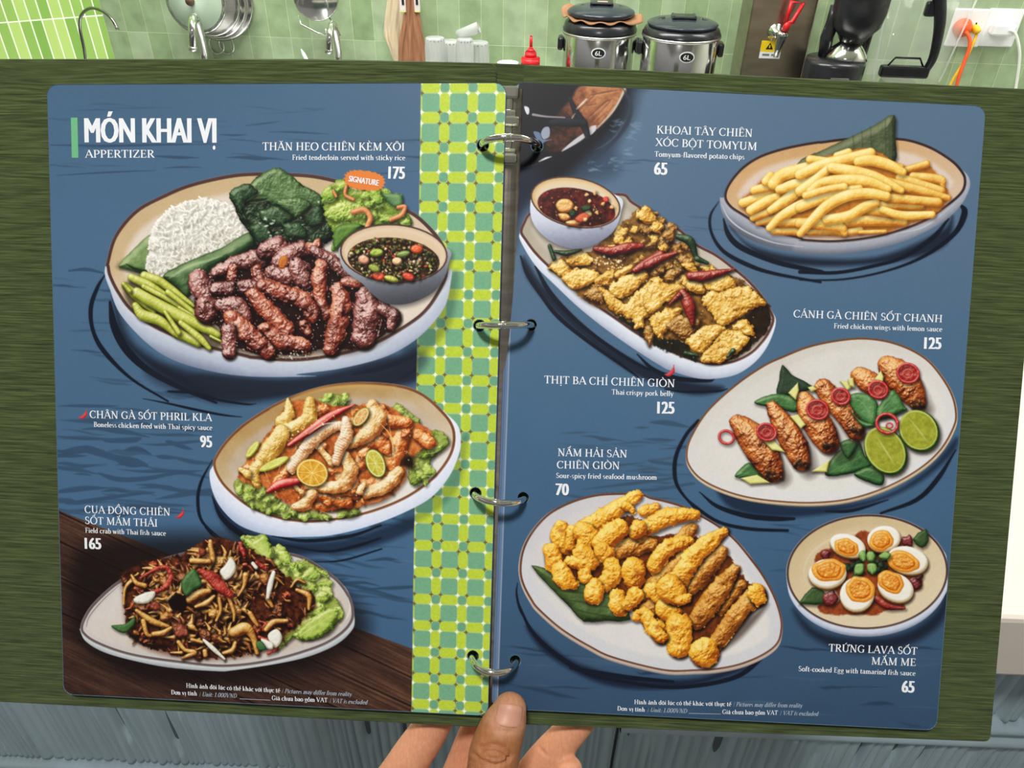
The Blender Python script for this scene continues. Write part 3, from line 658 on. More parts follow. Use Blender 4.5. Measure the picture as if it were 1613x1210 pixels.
def bowl_print(cv, name, sauce, body, rim, rimw, inner, liquid, sauce_cols, bodycols):
    cv.on(name); cv.soft(body, (10, 8, 10), 7, .55, 2, 4); W = crv(cv.T(body), 6, True); w, X, Y = cv.win(W, 2); d = cv.sdf(X, Y, W)
    t = (Y - Y.min()) / (Y.max() - Y.min()); tx = (X - X.min()) / (X.max() - X.min())
    cv.put(w, .5 - d / 1.3, ramp(np.clip(1.35 * (t - .35) + .35 * tx * tx + .03 * cv.noise(4, 2)[w], 0, 1), bodycols))
    q = cv.ring_pts(cv.T(rim[0])[0], rim[1], rim[2], rim[3], 40); cv.flat(q, (84, 58, 52), 0, raw=True)
    q2 = cv.ring_pts(cv.T(rim[0])[0], rim[1] - rimw, rim[2] - rimw, rim[3], 40); w, X, Y = cv.win(q2, 2); d = cv.sdf(X, Y, q2)
    cv.put(w, .5 - d / 1.2, ramp(np.clip(-d / 14 + .2 * (X - X.min()) / 150 + .05 * cv.noise(9, 3)[w], 0, 1), inner))
    cv.on(sauce); s_ = cv.ring_pts(cv.T(liquid[0])[0], liquid[1], liquid[2], liquid[3], 40); w, X, Y = cv.win(s_, 2); d = np.maximum(cv.sdf(X, Y, s_), cv.sdf(X, Y, q2) + .5)
    cv.put(w, .5 - d / 1.3, ramp(np.clip(.35 + .4 * cv.noise(8, 2)[w] + .2 * cv.noise(3, 1)[w], 0, 1), sauce_cols))
    return s_
GREEN = [(15, 25, 14), (43, 66, 36), (82, 112, 64), (148, 174, 118)]; DGREEN = [(8, 14, 10), (22, 38, 24), (46, 72, 44), (96, 124, 84)]
LET = [(66, 90, 28), (132, 162, 56), (182, 202, 92), (228, 234, 160)]; YEL = [(84, 92, 24), (146, 154, 46), (194, 198, 78), (232, 234, 160)]

# -- pork tenderloin with sticky rice
P1R = np.vstack([Z('A', 390, 1100, 450, 900, 600, 720, 800, 610, 1000, 530, 1300, 465, 1560, 453), Z('B', 300, 322, 560, 345, 900, 440, 1160, 570, 1280, 650, 1400, 780, 1460, 900), Z('D', 1372, 330, 1350, 430, 1240, 610, 1100, 730, 850, 870, 600, 945, 300, 985, 0, 968),
                 Z('C', 1100, 910, 800, 835, 500, 725, 300, 590, 200, 460, 140, 340, 125, 270)])
P1W = np.vstack([P1R[:17], Z('D', 1387, 330, 1385, 450, 1350, 590, 1250, 730, 1100, 860, 900, 960, 600, 1035, 300, 1075), Z('C', 1600, 1042, 1200, 1047, 900, 1015, 600, 930, 400, 800, 220, 600, 150, 430, 115, 330)])
CL.on('printed_plate'); CL.plate(P1R, P1W, [(190, 160, 118), (204, 178, 140), (226, 212, 200), (214, 194, 174), (226, 214, 204), (218, 210, 204)], (80, 54, 50), 5.4, ((206, 211, 224), (178, 187, 208), (122, 131, 156)), 30)
CL.on('printed_banana_leaf'); BAN = [(30, 50, 26), (70, 98, 52), (112, 140, 84), (160, 180, 124)]
CL.soft(Z('A', 470, 1120, 560, 1150, 700, 1180, 690, 1080, 560, 1060), (60, 48, 34), 7, .6)
leafy(CL, Z('A', 480, 1112, 560, 1020, 690, 900, 740, 900, 740, 1050, 690, 1170, 600, 1160, 520, 1135), BAN, r=12)
CL.line(Z('A', 530, 1100, 600, 1140, 670, 1150), [1, 6, 3], (30, 44, 28), .7)
CL.on('printed_rice'); RICE = Z('A', 700, 890, 740, 820, 840, 710, 960, 660, 1070, 635, 1180, 650, 1300, 700, 1340, 760, 1420, 880, 1300, 940, 1200, 990, 1050, 1060, 920, 1110, 800, 1190, 700, 1180, 668, 1110, 690, 1020)
CL.blob(RICE, [(196, 188, 170), (226, 221, 208), (240, 237, 230), (252, 251, 248)], r=26, rough=2, nsc=4, bump=1.6, mott=.05, sh=.35)
for p in CL.inside(RICE, 520):
    a = CL.rng.uniform(0, 3.14); l = CL.rng.uniform(2, 3.6); v = np.array([math.cos(a), math.sin(a)]) * l; q = (p - CL.T(RICE).mean(0)); g = max(-26, min(22, 14 - .35 * q[0] * .3 - .35 * q[1]))
    c = np.clip(np.array([[208, 201, 186], [236, 232, 222], [250, 249, 245]]) + g * .5, 0, 255).tolist(); CL.tube(np.array([p - v, p + v]), 1.6, c, raw=True, sh=.07, n=1, mott=0, bump=.1, ao=1)
CL.on('printed_banana_leaf'); LF = Z('C', 525, 335, 640, 262, 800, 190, 950, 130, 1130, 25, 1200, 100, 1080, 200, 900, 270, 800, 370, 740, 450, 690, 490, 620, 420)
leafy(CL, LF, [(14, 26, 14), (40, 64, 36), (72, 102, 60), (124, 150, 100)], r=16, k=1); CL.line(Z('C', 570, 350, 700, 270, 850, 225, 940, 195), [1, 5, 3, 1], (176, 198, 150), .7, 1.5); CL.line(Z('C', 640, 420, 800, 320, 1000, 220, 1160, 90), [1, 7, 6, 2], (20, 36, 20), .5, 2)
CL.on('printed_wilted_greens'); WG = np.vstack([[(363.5, 304), (372, 313), (392, 294), (404, 279)], Z('B', 220, 320, 265, 290, 330, 350, 430, 410, 540, 470, 580, 540, 590, 640, 650, 690, 650, 780, 560, 840, 480, 870, 330, 840, 200, 830, 110, 850), [(396, 372), (378, 345), (368, 320)]])
CL.blob(WG, [(5, 9, 7), (13, 22, 16), (30, 48, 30), (66, 92, 58)], r=14, rough=2, bump=1.2, nsc=9, gl=.35)
for P, v, c in ((((0, 520, 100, 370, 265, 290, 430, 410, 560, 480, 575, 570, 400, 590, 250, 560, 150, 520, 40, 540)), (90, 450, 300, 460, 500, 420), 1), ((-80, 470, 40, 400, 120, 470, 20, 560, 60, 690, -20, 600), (-50, 480, 20, 560), 0),
                ((130, 600, 240, 560, 380, 620, 300, 700, 180, 690), (150, 640, 340, 640), 0), ((430, 590, 560, 560, 580, 680, 470, 700), (440, 620, 560, 660), 0), ((250, 520, 420, 500, 500, 560, 380, 640), (260, 540, 460, 570), 1), ((60, 700, 180, 690, 220, 800, 120, 820), (80, 720, 190, 790), 2), ((300, 690, 420, 680, 470, 780, 340, 790), (320, 700, 440, 770), 2)):
    leafy(CL, Z('B', *P), GREEN if c == 1 else DGREEN, Z('B', *v) if c < 2 else None, r=10, rough=1.5, bump=.7, nsc=8, gl=.3)
    q_ = CL.T(Z('B', *P)); m_ = q_.mean(0)
    for _ in range(5):
        e_ = q_[CL.rng.randint(len(q_))]; CL.line(np.array([m_ + (e_ - m_) * .15, m_ + (e_ - m_) * .55 + CL.rng.uniform(-3, 3, 2), m_ + (e_ - m_) * .9]), [.5, 1.3, .4], (150, 178, 128) if c == 1 else (84, 112, 80), .5, .9, raw=True)
for p, r in (((180, 700), 4), ((225, 660), 3), ((300, 800), 3), ((205, 790), 5), ((350, 790), 2), ((250, 745), 2), ((195, 745), 3), ((420, 640), 2), ((130, 680), 3), ((170, 650), 5), ((215, 680), 4), ((205, 765), 4), ((240, 775), 3), ((330, 825), 3), ((290, 730), 2), ((545, 530), 3), ((430, 690), 2), ((150, 600), 3), ((480, 800), 2)):
    CL.flat(CL.wobble(CL.T(Z('B', *p))[0], r * .7, .6, 7, .6), (206, 220, 204), 3, .9, .8, raw=True)
CL.on('printed_lettuce'); LB = Z('B', 570, 480, 640, 400, 720, 370, 780, 440, 900, 450, 1000, 440, 1060, 470, 1130, 480, 1135, 560, 1190, 640, 1195, 690, 1100, 700, 900, 700, 800, 730, 700, 840, 640, 870, 650, 760, 600, 660, 585, 600)
lettuce(CL, LB, 26, [(40, 70, 22), (96, 134, 40), (150, 182, 64), (212, 222, 132)], (6, 13))
leafy(CL, Z('B', 590, 620, 640, 560, 760, 520, 880, 570, 900, 640, 820, 650, 700, 670, 640, 665), LET, Z('B', 610, 640, 740, 600, 870, 600), r=8, rough=1.4, nsc=3, bump=1.2); leafy(CL, Z('B', 1000, 480, 1060, 470, 1130, 485, 1135, 555, 1070, 560), [(40, 74, 40), (84, 124, 76), (140, 176, 120)], r=6)
leafy(CL, Z('B', 660, 720, 760, 680, 850, 700, 740, 800, 660, 860), [(30, 52, 22), (70, 108, 40), (120, 158, 70)], Z('B', 670, 840, 760, 720), r=8)
many(CL, 'B', [((740, 420, 735, 480, 790, 512), 12), ((790, 600, 870, 585, 910, 640, 890, 700), 18), ((1110, 568, 1155, 565, 1130, 620, 1055, 655), 15), ((650, 450, 670, 490), 9)], [(150, 70, 30), (216, 134, 80), (240, 184, 130)], gl=.2)
CL.on('printed_stems'); CL.soft(Z('C', 250, 430, 400, 330, 700, 480, 940, 760, 860, 860, 560, 740, 330, 600), (50, 40, 20), 6, .7)
many(CL, 'C', [((395, 335, 520, 385, 740, 545), (34, 32, 14)), ((300, 345, 420, 400, 560, 485), (28, 34, 22)), ((390, 410, 560, 500, 720, 600), 20), ((560, 450, 700, 560, 820, 660), (22, 20, 16)), ((255, 400, 340, 480, 460, 585), (24, 34, 20)), ((640, 560, 720, 610, 790, 660), 14), ((420, 520, 620, 640, 760, 720), 22),
               ((330, 545, 380, 610, 500, 650, 610, 745), (26, 40, 36, 20)), ((340, 455, 500, 545, 720, 655, 915, 750), (40, 44, 42, 26)), ((640, 745, 770, 805), (36, 32)), ((650, 665, 780, 770, 850, 845), (20, 26, 16)), ((540, 590, 635, 735), (14, 20)), ((245, 390, 290, 440), 16), ((860, 760, 940, 800), 10)], YEL, gl=.45, pw=10, mott=.08, bump=.3, sh=.5)
CL.on('printed_grilled_pork'); PORK = [(24, 9, 10), (76, 32, 30), (130, 66, 60), (204, 152, 146)]; PRED = [(36, 11, 9), (106, 36, 26), (166, 76, 52), (222, 150, 114)]
PILE = [(306, 470), (322, 438), (345, 425), (372, 412), (410, 385), (450, 380), (490, 384), (512, 396), (560, 440), (600, 470), (622, 492), (624, 510), (590, 538), (545, 552), (500, 552), (460, 558), (420, 558), (380, 552), (352, 540), (345, 515), (312, 492)]
CL.soft(PILE, (40, 26, 18), 10, .75, 3, 5); CL.flat(PILE, [(26, 14, 14), (44, 22, 20)], 5, 1.2, rough=3, mott=.4)
PK = [('C', (780, 380, 840, 480, 830, 590), 72, 0), ('C', (900, 310, 1050, 240, 1210, 200), (36, 46, 50), 0), ('C', (1010, 350, 1020, 280), 34, 1), ('C', (1230, 160, 1340, 130, 1350, 190), (46, 60, 50), 0), ('C', (1340, 240, 1420, 180, 1510, 140), (44, 56, 44), 0), ('D', (420, 190, 450, 150), (44, 26), 1),
      ('C', (1190, 290, 1210, 380), (34, 42), 1), ('C', (1290, 310, 1400, 335, 1510, 290), (44, 60, 50), 0), ('D', (300, 310, 350, 400), (52, 58), 0), ('D', (430, 205, 560, 290, 700, 390, 840, 500, 920, 640), (34, 42, 44, 40, 36), 0), ('D', (640, 430, 730, 420), (26, 40), 1), ('D', (480, 310, 460, 420, 470, 560, 510, 650), (42, 46, 38, 44), 1),
      ('C', (1060, 420, 1140, 410, 1190, 450), (40, 48, 36), 0), ('C', (900, 430, 1000, 420), 44, 0), ('C', (930, 540, 1050, 560, 1090, 640), (40, 62, 60), 0), ('D', (60, 450, 200, 500, 350, 560, 420, 650), (44, 52, 56, 50), 1), ('C', (1160, 470, 1260, 580, 1390, 710), (46, 56, 52), 1), ('D', (350, 720, 390, 790), (30, 24), 1),
      ('C', (1010, 630, 1110, 730, 1270, 860), (52, 62, 56), 1), ('C', (990, 720, 990, 870), (50, 44), 0), ('C', (1240, 700, 1360, 790, 1520, 830), (36, 52, 46), 1), ('D', (590, 470, 620, 580, 580, 760, 545, 890), (44, 66, 60, 50), 1), ('D', (790, 520, 800, 640, 775, 810), (56, 84, 74), 0), ('D', (900, 610, 985, 660, 965, 735), (30, 44, 26), 0)]
for j, (k, pts, r, c) in enumerate(PK):
    R = np.asarray(r, float) / 4.48; CL.tube(Z(k, *pts), float(R * 1.2) if R.ndim == 0 else list(R * 1.2), PRED if c else PORK, rough=3.0, nsc=9, bump=1.15, gl=.8, pw=11, mott=.3, k=j % 4, sh=.75, hs=.72, spc=(246, 226, 220))
CL.blob(CL.ring_pts(CL.T(Z('C', 1372, 238))[0], 8, 11, 20), [(120, 50, 20), (190, 104, 44), (220, 150, 80)], r=5, raw=True, smooth=0, sh=0)
CL.dots(PILE, 420, [(236, 214, 200), (214, 176, 160), (200, 150, 120), (250, 240, 236)], (.5, 1.1), .8); CL.dots(PILE, 60, [(22, 12, 12)], (1, 2.2), .6)
CL.dots(Z('D', 100, 930, 300, 900, 520, 930, 560, 945, 300, 975, 100, 965), 50, [(180, 120, 70), (250, 244, 232), (150, 90, 50)], (.5, 1.2))
s_ = bowl_print(CL, 'printed_dip_bowl', 'printed_chilli_dip', Z('D', 605, 240, 640, 340, 760, 430, 850, 520, 950, 578, 1100, 572, 1250, 505, 1330, 420, 1374, 300, 1360, 180, 985, 120, 640, 160), (Z('D', 986, 222), 385 / 4.48, 206 / 4.48, 3), 2.6,
                [(206, 176, 140), (226, 204, 178), (222, 196, 164)], (Z('D', 985, 268), 330 / 4.48, 156 / 4.48, 4), [(38, 24, 16), (78, 52, 28), (112, 80, 44)], ((172, 177, 188), (134, 139, 150), (92, 94, 104), (60, 60, 68)))
def bits(cv, s_, n, pal, r=(1.2, 3.4)):
    for p in cv.inside(s_ * .96 + s_.mean(0) * .04, n, raw=True):
        c = np.array(pal[cv.rng.randint(len(pal))], float); q = cv.wobble(p, cv.rng.uniform(*r), .4, 6, cv.rng.uniform(.5, 1), cv.rng.uniform(0, 3))
        cv.blob(q, [(c * .35).tolist(), c.tolist(), np.minimum(255, c * 1.35 + 25).tolist()], r=2, raw=True, sh=.35, smooth=3, gl=.2, bump=.3)
bits(CL, s_, 430, [(150, 150, 60), (110, 124, 44), (206, 180, 120), (176, 60, 36), (90, 100, 40), (220, 190, 150), (120, 80, 40), (60, 70, 30)])
for p, rx, ry, c in (((1150, 190), 10, 7, (206, 72, 30)), ((865, 215), 11, 6, (140, 160, 56)), ((1055, 225), 11, 5, (110, 136, 60)), ((880, 380), 10, 7, (206, 66, 40)), ((970, 400), 12, 5, (160, 160, 60)), ((1090, 385), 10, 6, (196, 56, 36)), ((775, 265), 9, 7, (220, 150, 120)), ((1010, 275), 8, 6, (230, 180, 130)), ((850, 325), 10, 6, (130, 140, 50))):
    c = np.array(c, float); CL.blob(CL.ring_pts(CL.T(Z('D', *p))[0], rx, ry, CL.rng.uniform(-20, 20), 14), [(c * .5).tolist(), c.tolist(), np.minimum(255, c * 1.3 + 30).tolist()], r=4, raw=True, smooth=0, gl=.4)
CL.on('printed_badge'); c0 = CL.T(Z('B', 870, 378))[0]; a = np.linspace(0, 2 * math.pi, 44, endpoint=False) + .1; rr_ = np.where(np.arange(44) % 2, 1, .9)
bx, by = 33.5 * np.sign(np.cos(a)) * np.abs(np.cos(a)) ** .75 * rr_, 15.5 * np.sign(np.sin(a)) * np.abs(np.sin(a)) ** .8 * rr_
CL.flat(np.c_[c0[0] + bx - by * .12, c0[1] + by + bx * .12], (228, 130, 58), 0, raw=True)

# -- boneless chicken feet
P2R = np.vstack([Z('E', 115, 640, 140, 560, 220, 450, 340, 340, 520, 225, 700, 140, 900, 80, 1100, 55, 1300, 58, 1480, 85, 1613, 145), Z('F', 880, 250, 950, 340, 975, 430, 960, 540, 900, 650, 800, 760, 640, 870, 460, 950, 250, 1010, 0, 1045), Z('E', 700, 1040, 560, 1015, 380, 945, 250, 850, 160, 750)])
P2W = np.vstack([P2R[:12], Z('F', 985, 350, 1012, 450, 1000, 560, 930, 720, 800, 870, 600, 980, 350, 1075, 100, 1135), Z('E', 760, 1146, 600, 1145, 420, 1112, 280, 1050, 170, 940, 110, 820, 90, 700)])
CL.on('printed_plate'); CL.plate(P2R, P2W, [(150, 110, 62), (186, 152, 100), (232, 226, 222), (150, 118, 82), (196, 176, 154), (236, 232, 234)], (126, 76, 44), 4.2, ((236, 238, 250), (216, 224, 244), (176, 190, 220)), 26)
CL.line(Z('E', 520, 245, 800, 120, 1100, 80, 1400, 90), [1, 5, 7, 3], (206, 166, 96), .6, 2)
for P, n in (((260, 760, 330, 730, 450, 780, 560, 810, 590, 870, 560, 980, 470, 970, 380, 930, 290, 850), 12), ((540, 930, 700, 930, 860, 960, 960, 1015, 840, 1025, 680, 1010, 560, 985), 9), ((1000, 980, 1070, 880, 1150, 960, 1130, 995, 1060, 1012), 4), ((840, 190, 960, 135, 1050, 160, 1060, 215, 900, 240), 5), ((1360, 290, 1410, 205, 1520, 280, 1580, 340, 1480, 360), 4)):
    CL.on('printed_lettuce'); lettuce(CL, Z('E', *P), n, LET, (5, 10))
CL.on('printed_lettuce'); lettuce(CL, Z('F', 680, 530, 800, 400, 890, 410, 930, 490, 800, 610, 790, 700, 700, 790, 640, 720), 10, LET, (6, 12))
CL.on('printed_chicken_feet'); FB = np.vstack([Z('E', 300, 690, 450, 480, 560, 340, 650, 200, 830, 180, 1000, 230, 1300, 210, 1500, 320), Z('F', 800, 400, 780, 480, 640, 620, 620, 740, 480, 880), Z('E', 1150, 930, 950, 960, 700, 930, 560, 860, 460, 780, 330, 760)])
CL.soft(FB, (60, 30, 12), 6, .7, 2, 3); CL.flat(FB, [(140, 58, 24), (200, 104, 46), (224, 146, 78)], 5, 1, rough=3, mott=.4)
CR_ = [(150, 76, 34), (212, 146, 76), (238, 204, 140), (252, 240, 204)]; OR_ = [(120, 42, 16), (200, 100, 42), (232, 150, 78), (248, 208, 146)]; YC = [(150, 96, 24), (208, 158, 66), (236, 204, 116), (250, 236, 184)]
many(CL, 'E', [((1460, 420, 1400, 540, 1380, 640), (56, 76, 50)), ((1560, 430, 1640, 480), (40, 50)), ((1300, 250, 1345, 310), (46, 40)), ((1370, 330, 1490, 345), (50, 40)), ((1120, 660, 1180, 600, 1240, 560), (40, 56, 40)), ((1150, 810, 1010, 890, 880, 920), (50, 60, 50)), ((780, 860, 900, 850, 1060, 900), (40, 56, 50)), ((1150, 500, 1280, 470, 1340, 520), (40, 60, 50)), ((880, 250, 840, 260), 44),
               ((1280, 760, 1000, 820, 930, 800), (40, 46, 40)), ((560, 760, 640, 680, 680, 600), (26, 34, 30))], OR_, gl=.5, bump=.9, mott=.2, rough=2.4, nsc=7, sh=.55)
for p in CL.inside(FB, 34): CL.blob(CL.wobble(p, CL.rng.uniform(6, 12), .4, 8, CL.rng.uniform(.5, .9), CL.rng.uniform(0, 3)), OR_, r=6, rough=2, nsc=6, bump=.9, mott=.22, gl=.55, raw=True, sh=.4, k=CL.rng.randint(4))
many(CL, 'E', [((640, 180, 650, 270, 600, 340), (16, 44, 52)), ((800, 190, 790, 300, 700, 370, 620, 390), (34, 56, 52, 40)), ((600, 410, 550, 500, 490, 570, 440, 640), (60, 76, 66, 46)), ((430, 640, 400, 700, 425, 780), (40, 40, 28)), ((310, 670, 360, 700), (22, 34))], YC, gl=.35, bump=1.0, mott=.18, rough=2.2, nsc=7, sh=.45)
many(CL, 'E', [((1240, 225, 1275, 330, 1190, 430, 1080, 500), (50, 66, 56, 30)), ((870, 520, 950, 620), (24, 28)), ((1420, 690, 1340, 780, 1200, 840), (44, 56, 40)), ((1050, 580, 1085, 690, 1000, 790, 780, 790), (44, 58, 52, 22)), ((820, 840, 760, 920, 690, 930), (36, 44, 24)), ((700, 790, 740, 830), (14, 22)), ((1180, 780, 1150, 830), (22, 26))], CR_, gl=.45, bump=.8, mott=.2, rough=2.0, nsc=7, sh=.55)
many(CL, 'E', [((670, 660, 740, 560, 850, 430, 960, 370, 1040, 360), (40, 48, 54, 40, 34)), ((1050, 315, 1055, 420, 1010, 520, 985, 610), (26, 52, 44, 34))], [(160, 96, 56), (216, 164, 112), (238, 212, 176), (252, 244, 230)], gl=.45, bump=.7, wr=.4, wl=4.2, rough=1.8, nsc=7, mott=.08, sh=.6)
CHI = [(70, 6, 10), (168, 22, 26), (214, 52, 46), (248, 150, 130)]
many(CL, 'E', [((650, 500, 800, 395, 960, 285, 1115, 212), (14, 30, 30, 5)), ((500, 825, 590, 775, 720, 750), (14, 36, 26))], CHI, gl=.5, pw=8, bump=.2, sh=.5); CL.line(Z('E', 690, 470, 850, 370, 1000, 260), [.6, 2, .6], (250, 196, 160), .7); CL.line(Z('E', 790, 420, 900, 350, 1040, 340), [.6, 1.6, .6], (252, 240, 220), .8)
CL.dots(Z('E', 640, 440, 760, 360, 900, 300, 1000, 270, 960, 320, 800, 420, 680, 480), 16, [(250, 238, 206), (244, 214, 150)], (.7, 1.6))
citrus(CL, Z('E', 815, 695), 26.5, 23, 10, [(150, 120, 20), (222, 190, 60), (246, 226, 120)], [(200, 130, 24), (226, 168, 50), (240, 200, 96)], (250, 232, 170)); citrus(CL, Z('E', 1262, 628), 15.5, 24, -22, [(90, 110, 20), (150, 170, 50), (206, 214, 110)], [(176, 160, 40), (206, 194, 70), (226, 216, 120)], (240, 236, 180), 8)
citrus(CL, Z('E', 1160, 300), 10, 18, 38, [(90, 100, 30), (160, 170, 60), (210, 200, 110)], [(200, 130, 60), (226, 170, 96), (240, 206, 140)], (250, 226, 176), 7)
for c, rx, ry, an in (((395, 530), 17, 6, -52), ((545, 632), 27, 7, -26)):
    CL.blob(CL.ring_pts(CL.T(Z('E', *c))[0], rx, ry, an), [(120, 126, 20), (204, 206, 80), (240, 240, 160)], r=3, raw=True, smooth=0); CL.line(CL.ring_pts(CL.T(Z('E', *c))[0], rx * .75, ry * .35, an)[:14], 1, (250, 246, 200), .8, raw=True)
for a_ in ((1290, 340, 1370, 440, 1385, 600), (1360, 370, 1385, 500, 1400, 640), (1480, 540, 1560, 630), (870, 960, 1000, 1012), (480, 680, 520, 780), (590, 640, 560, 740)): CL.line(Z('E', *a_), [.6, 1.8, .6], (244, 186, 110), .9)
CL.flat(Z('F', 640, 560, 690, 590, 680, 670, 620, 660, 590, 620), (34, 20, 12), 4, 3, .7, 1.5)
CL.dots(FB, 60, [(254, 240, 214)], (.5, 1.1), .7)

# -- field crab
P3R = np.vstack([Z('H', 130, 770, 150, 700, 220, 590, 380, 440, 560, 330, 760, 240, 960, 185), [(340, 862), (400, 862)], Z('I', 560, 170, 700, 210, 830, 290, 930, 370, 1000, 470, 1028, 560, 1020, 640, 960, 720, 840, 800, 680, 860, 500, 910, 300, 945, 100, 955), Z('H', 900, 1042, 600, 1000, 400, 950, 230, 880, 150, 820)])
P3W = np.vstack([P3R[:14], Z('I', 1032, 640, 1000, 720, 900, 805, 720, 882, 500, 932, 200, 977), Z('H', 1160, 1100, 800, 1072, 500, 1012, 300, 952, 170, 872, 128, 790)])
CL.on('printed_plate'); CL.plate(P3R, P3W, [(186, 178, 178), (214, 206, 204), (206, 200, 196), (198, 188, 186), (220, 212, 208), (206, 188, 172)], (104, 88, 88), 4.6, ((214, 220, 222), (190, 196, 200), (150, 154, 160)), 10)
CL.line(Z('H', 175, 760, 200, 680, 300, 560, 420, 450), [1, 2, 2, 1], (120, 108, 110), .7); CL.line(Z('I', 985, 480, 1000, 560, 960, 640, 860, 720, 700, 790), [1, 3, 3, 2, 1], (236, 222, 212), .7)
CL.on('printed_lettuce'); LC = Z('I', 270, 75, 350, 60, 430, 60, 450, 120, 550, 160, 570, 250, 700, 225, 840, 330, 830, 430, 920, 500, 940, 600, 850, 730, 700, 770, 640, 740, 500, 840, 500, 760, 640, 660, 740, 540, 700, 430, 560, 330, 430, 240, 300, 180)
lettuce(CL, LC, 34, LET, (6, 14)); leafy(CL, Z('I', 275, 75, 340, 90, 430, 65, 470, 190, 420, 240, 330, 170), LET, Z('I', 300, 90, 440, 210), rough=2); leafy(CL, Z('I', 640, 730, 720, 640, 850, 560, 920, 570, 860, 700, 720, 770), LET, Z('I', 660, 740, 880, 600), rough=2)
CL.on('printed_field_crab'); PC = [(192, 905), (215, 893), (245, 882), (290, 872), (322, 852), (355, 850), (385, 860), (420, 880), (450, 905), (472, 925), (492, 935), (492, 958), (468, 985), (450, 1000), (415, 1022), (380, 1032), (330, 1036), (290, 1034), (240, 1022), (206, 1000), (198, 970), (195, 935)]
CL.soft(PC, (96, 44, 24), 9, .75, 0, 3); CL.flat(PC, [(26, 10, 8), (70, 30, 18), (112, 56, 28)], 5, 1.5, rough=5, nsc=6, mott=.5)
AMB = [[(60, 24, 10), (156, 92, 36), (214, 160, 78), (244, 214, 144)], [(40, 14, 8), (106, 50, 24), (164, 96, 44), (212, 158, 84)], [(70, 20, 10), (150, 50, 30), (200, 92, 54), (236, 150, 96)], [(24, 10, 8), (70, 30, 18), (116, 58, 32), (170, 104, 60)]]
pts = CL.inside(PC, 60)
for p in pts: CL.blob(CL.wobble(p, CL.rng.uniform(5, 11), .35, 8, CL.rng.uniform(.6, 1), CL.rng.uniform(0, 3)), AMB[CL.rng.choice([1, 3, 3, 2])], r=5, rough=1.5, bump=1.6, nsc=4, mott=.2, gl=.3, raw=True, sh=.7, k=CL.rng.randint(4))
def bits_of_leg(n, lo, hi):
    for p in CL.inside(PC, n):
        a = CL.rng.uniform(0, 6.28); l = CL.rng.uniform(lo, hi); b = CL.rng.uniform(-.9, .9); c = CL.rng.choice([0, 1, 1, 2, 3, 3])
        m = p + l * .55 * np.array([math.cos(a), math.sin(a)]); e = m + l * .6 * np.array([math.cos(a + b), math.sin(a + b)])
        CL.tube(np.array([p, m, e]), [CL.rng.uniform(1.5, 3.0), CL.rng.uniform(1.6, 2.6), .8], AMB[c], raw=True, gl=.35, bump=.5, mott=.15, sh=.5, n=3, k=CL.rng.randint(4))
def crab_print(p, r, c):
    """one small fried crab: shell, jointed legs, two claws"""
    o = CL.rng.uniform(0, 6.28); P = lambda a, d: p + d * np.array([math.cos(o + a), .8 * math.sin(o + a)])
    for sd in (-1, 1):
        for a in (.5, .95, 1.4, 1.9):
            b = sd * (a + CL.rng.uniform(-.12, .12)); L = r * CL.rng.uniform(1.5, 2.1); k = P(b, L * .75) ; e = P(b + sd * CL.rng.uniform(.15, .55), L * 1.25)
            CL.tube(np.array([P(b, r * .6), k, e]), [r * .20, r * .25, r * .07], AMB[CL.rng.choice([0, 0, 1, c])], raw=True, gl=.4, bump=.3, mott=.15, sh=.55, n=2, k=CL.rng.randint(4))
        b = sd * .22; k = P(b + sd * .35, r * 1.35); e = P(b, r * 1.85)
        CL.tube(np.array([P(b + sd * .3, r * .7), k, e]), [r * .22, r * .34, r * .12], AMB[0], raw=True, gl=.4, bump=.4, mott=.15, sh=.55, n=3)
    CL.blob(CL.wobble(p, r * .95, .14, 10, .78, o), AMB[c], r=r * .8, rough=1.2, nsc=5, bump=1.2, mott=.22, gl=.35, raw=True, sh=.6, k=CL.rng.randint(4))
bits_of_leg(150, 7, 15)
PCI = CL.T(PC); PCI = PCI.mean(0) + (PCI - PCI.mean(0)) * .86
for p in sorted(CL.inside(PCI, 30, raw=True), key=lambda q: q[1]): crab_print(p, CL.rng.uniform(10.5, 15.5), CL.rng.choice([0, 0, 1, 1, 2, 3]))
bits_of_leg(14, 8, 14)
many(CL, 'I', [((50, 100, 60, 180, 45, 290), (16, 22, 12)), ((110, 490, 120, 570, 90, 640), (16, 14, 10)), ((175, 480, 210, 580, 210, 640), (16, 14, 8)), ((320, 590, 350, 640, 370, 670), (20, 18, 12)), ((290, 330, 280, 400, 240, 470), (24, 14, 8)), ((440, 490, 470, 540), (18, 14)), ((600, 410, 640, 360, 690, 380), (8, 12, 10)), ((640, 430, 720, 470, 720, 560), (14, 22, 10)), ((430, 700, 480, 650, 570, 640), (20, 24, 16)), ((210, 720, 290, 690, 340, 750, 370, 860), (40, 44, 26, 18)), ((140, 860, 200, 840, 220, 790), (14, 20, 14))], AMB[0], gl=.35, sh=.6)
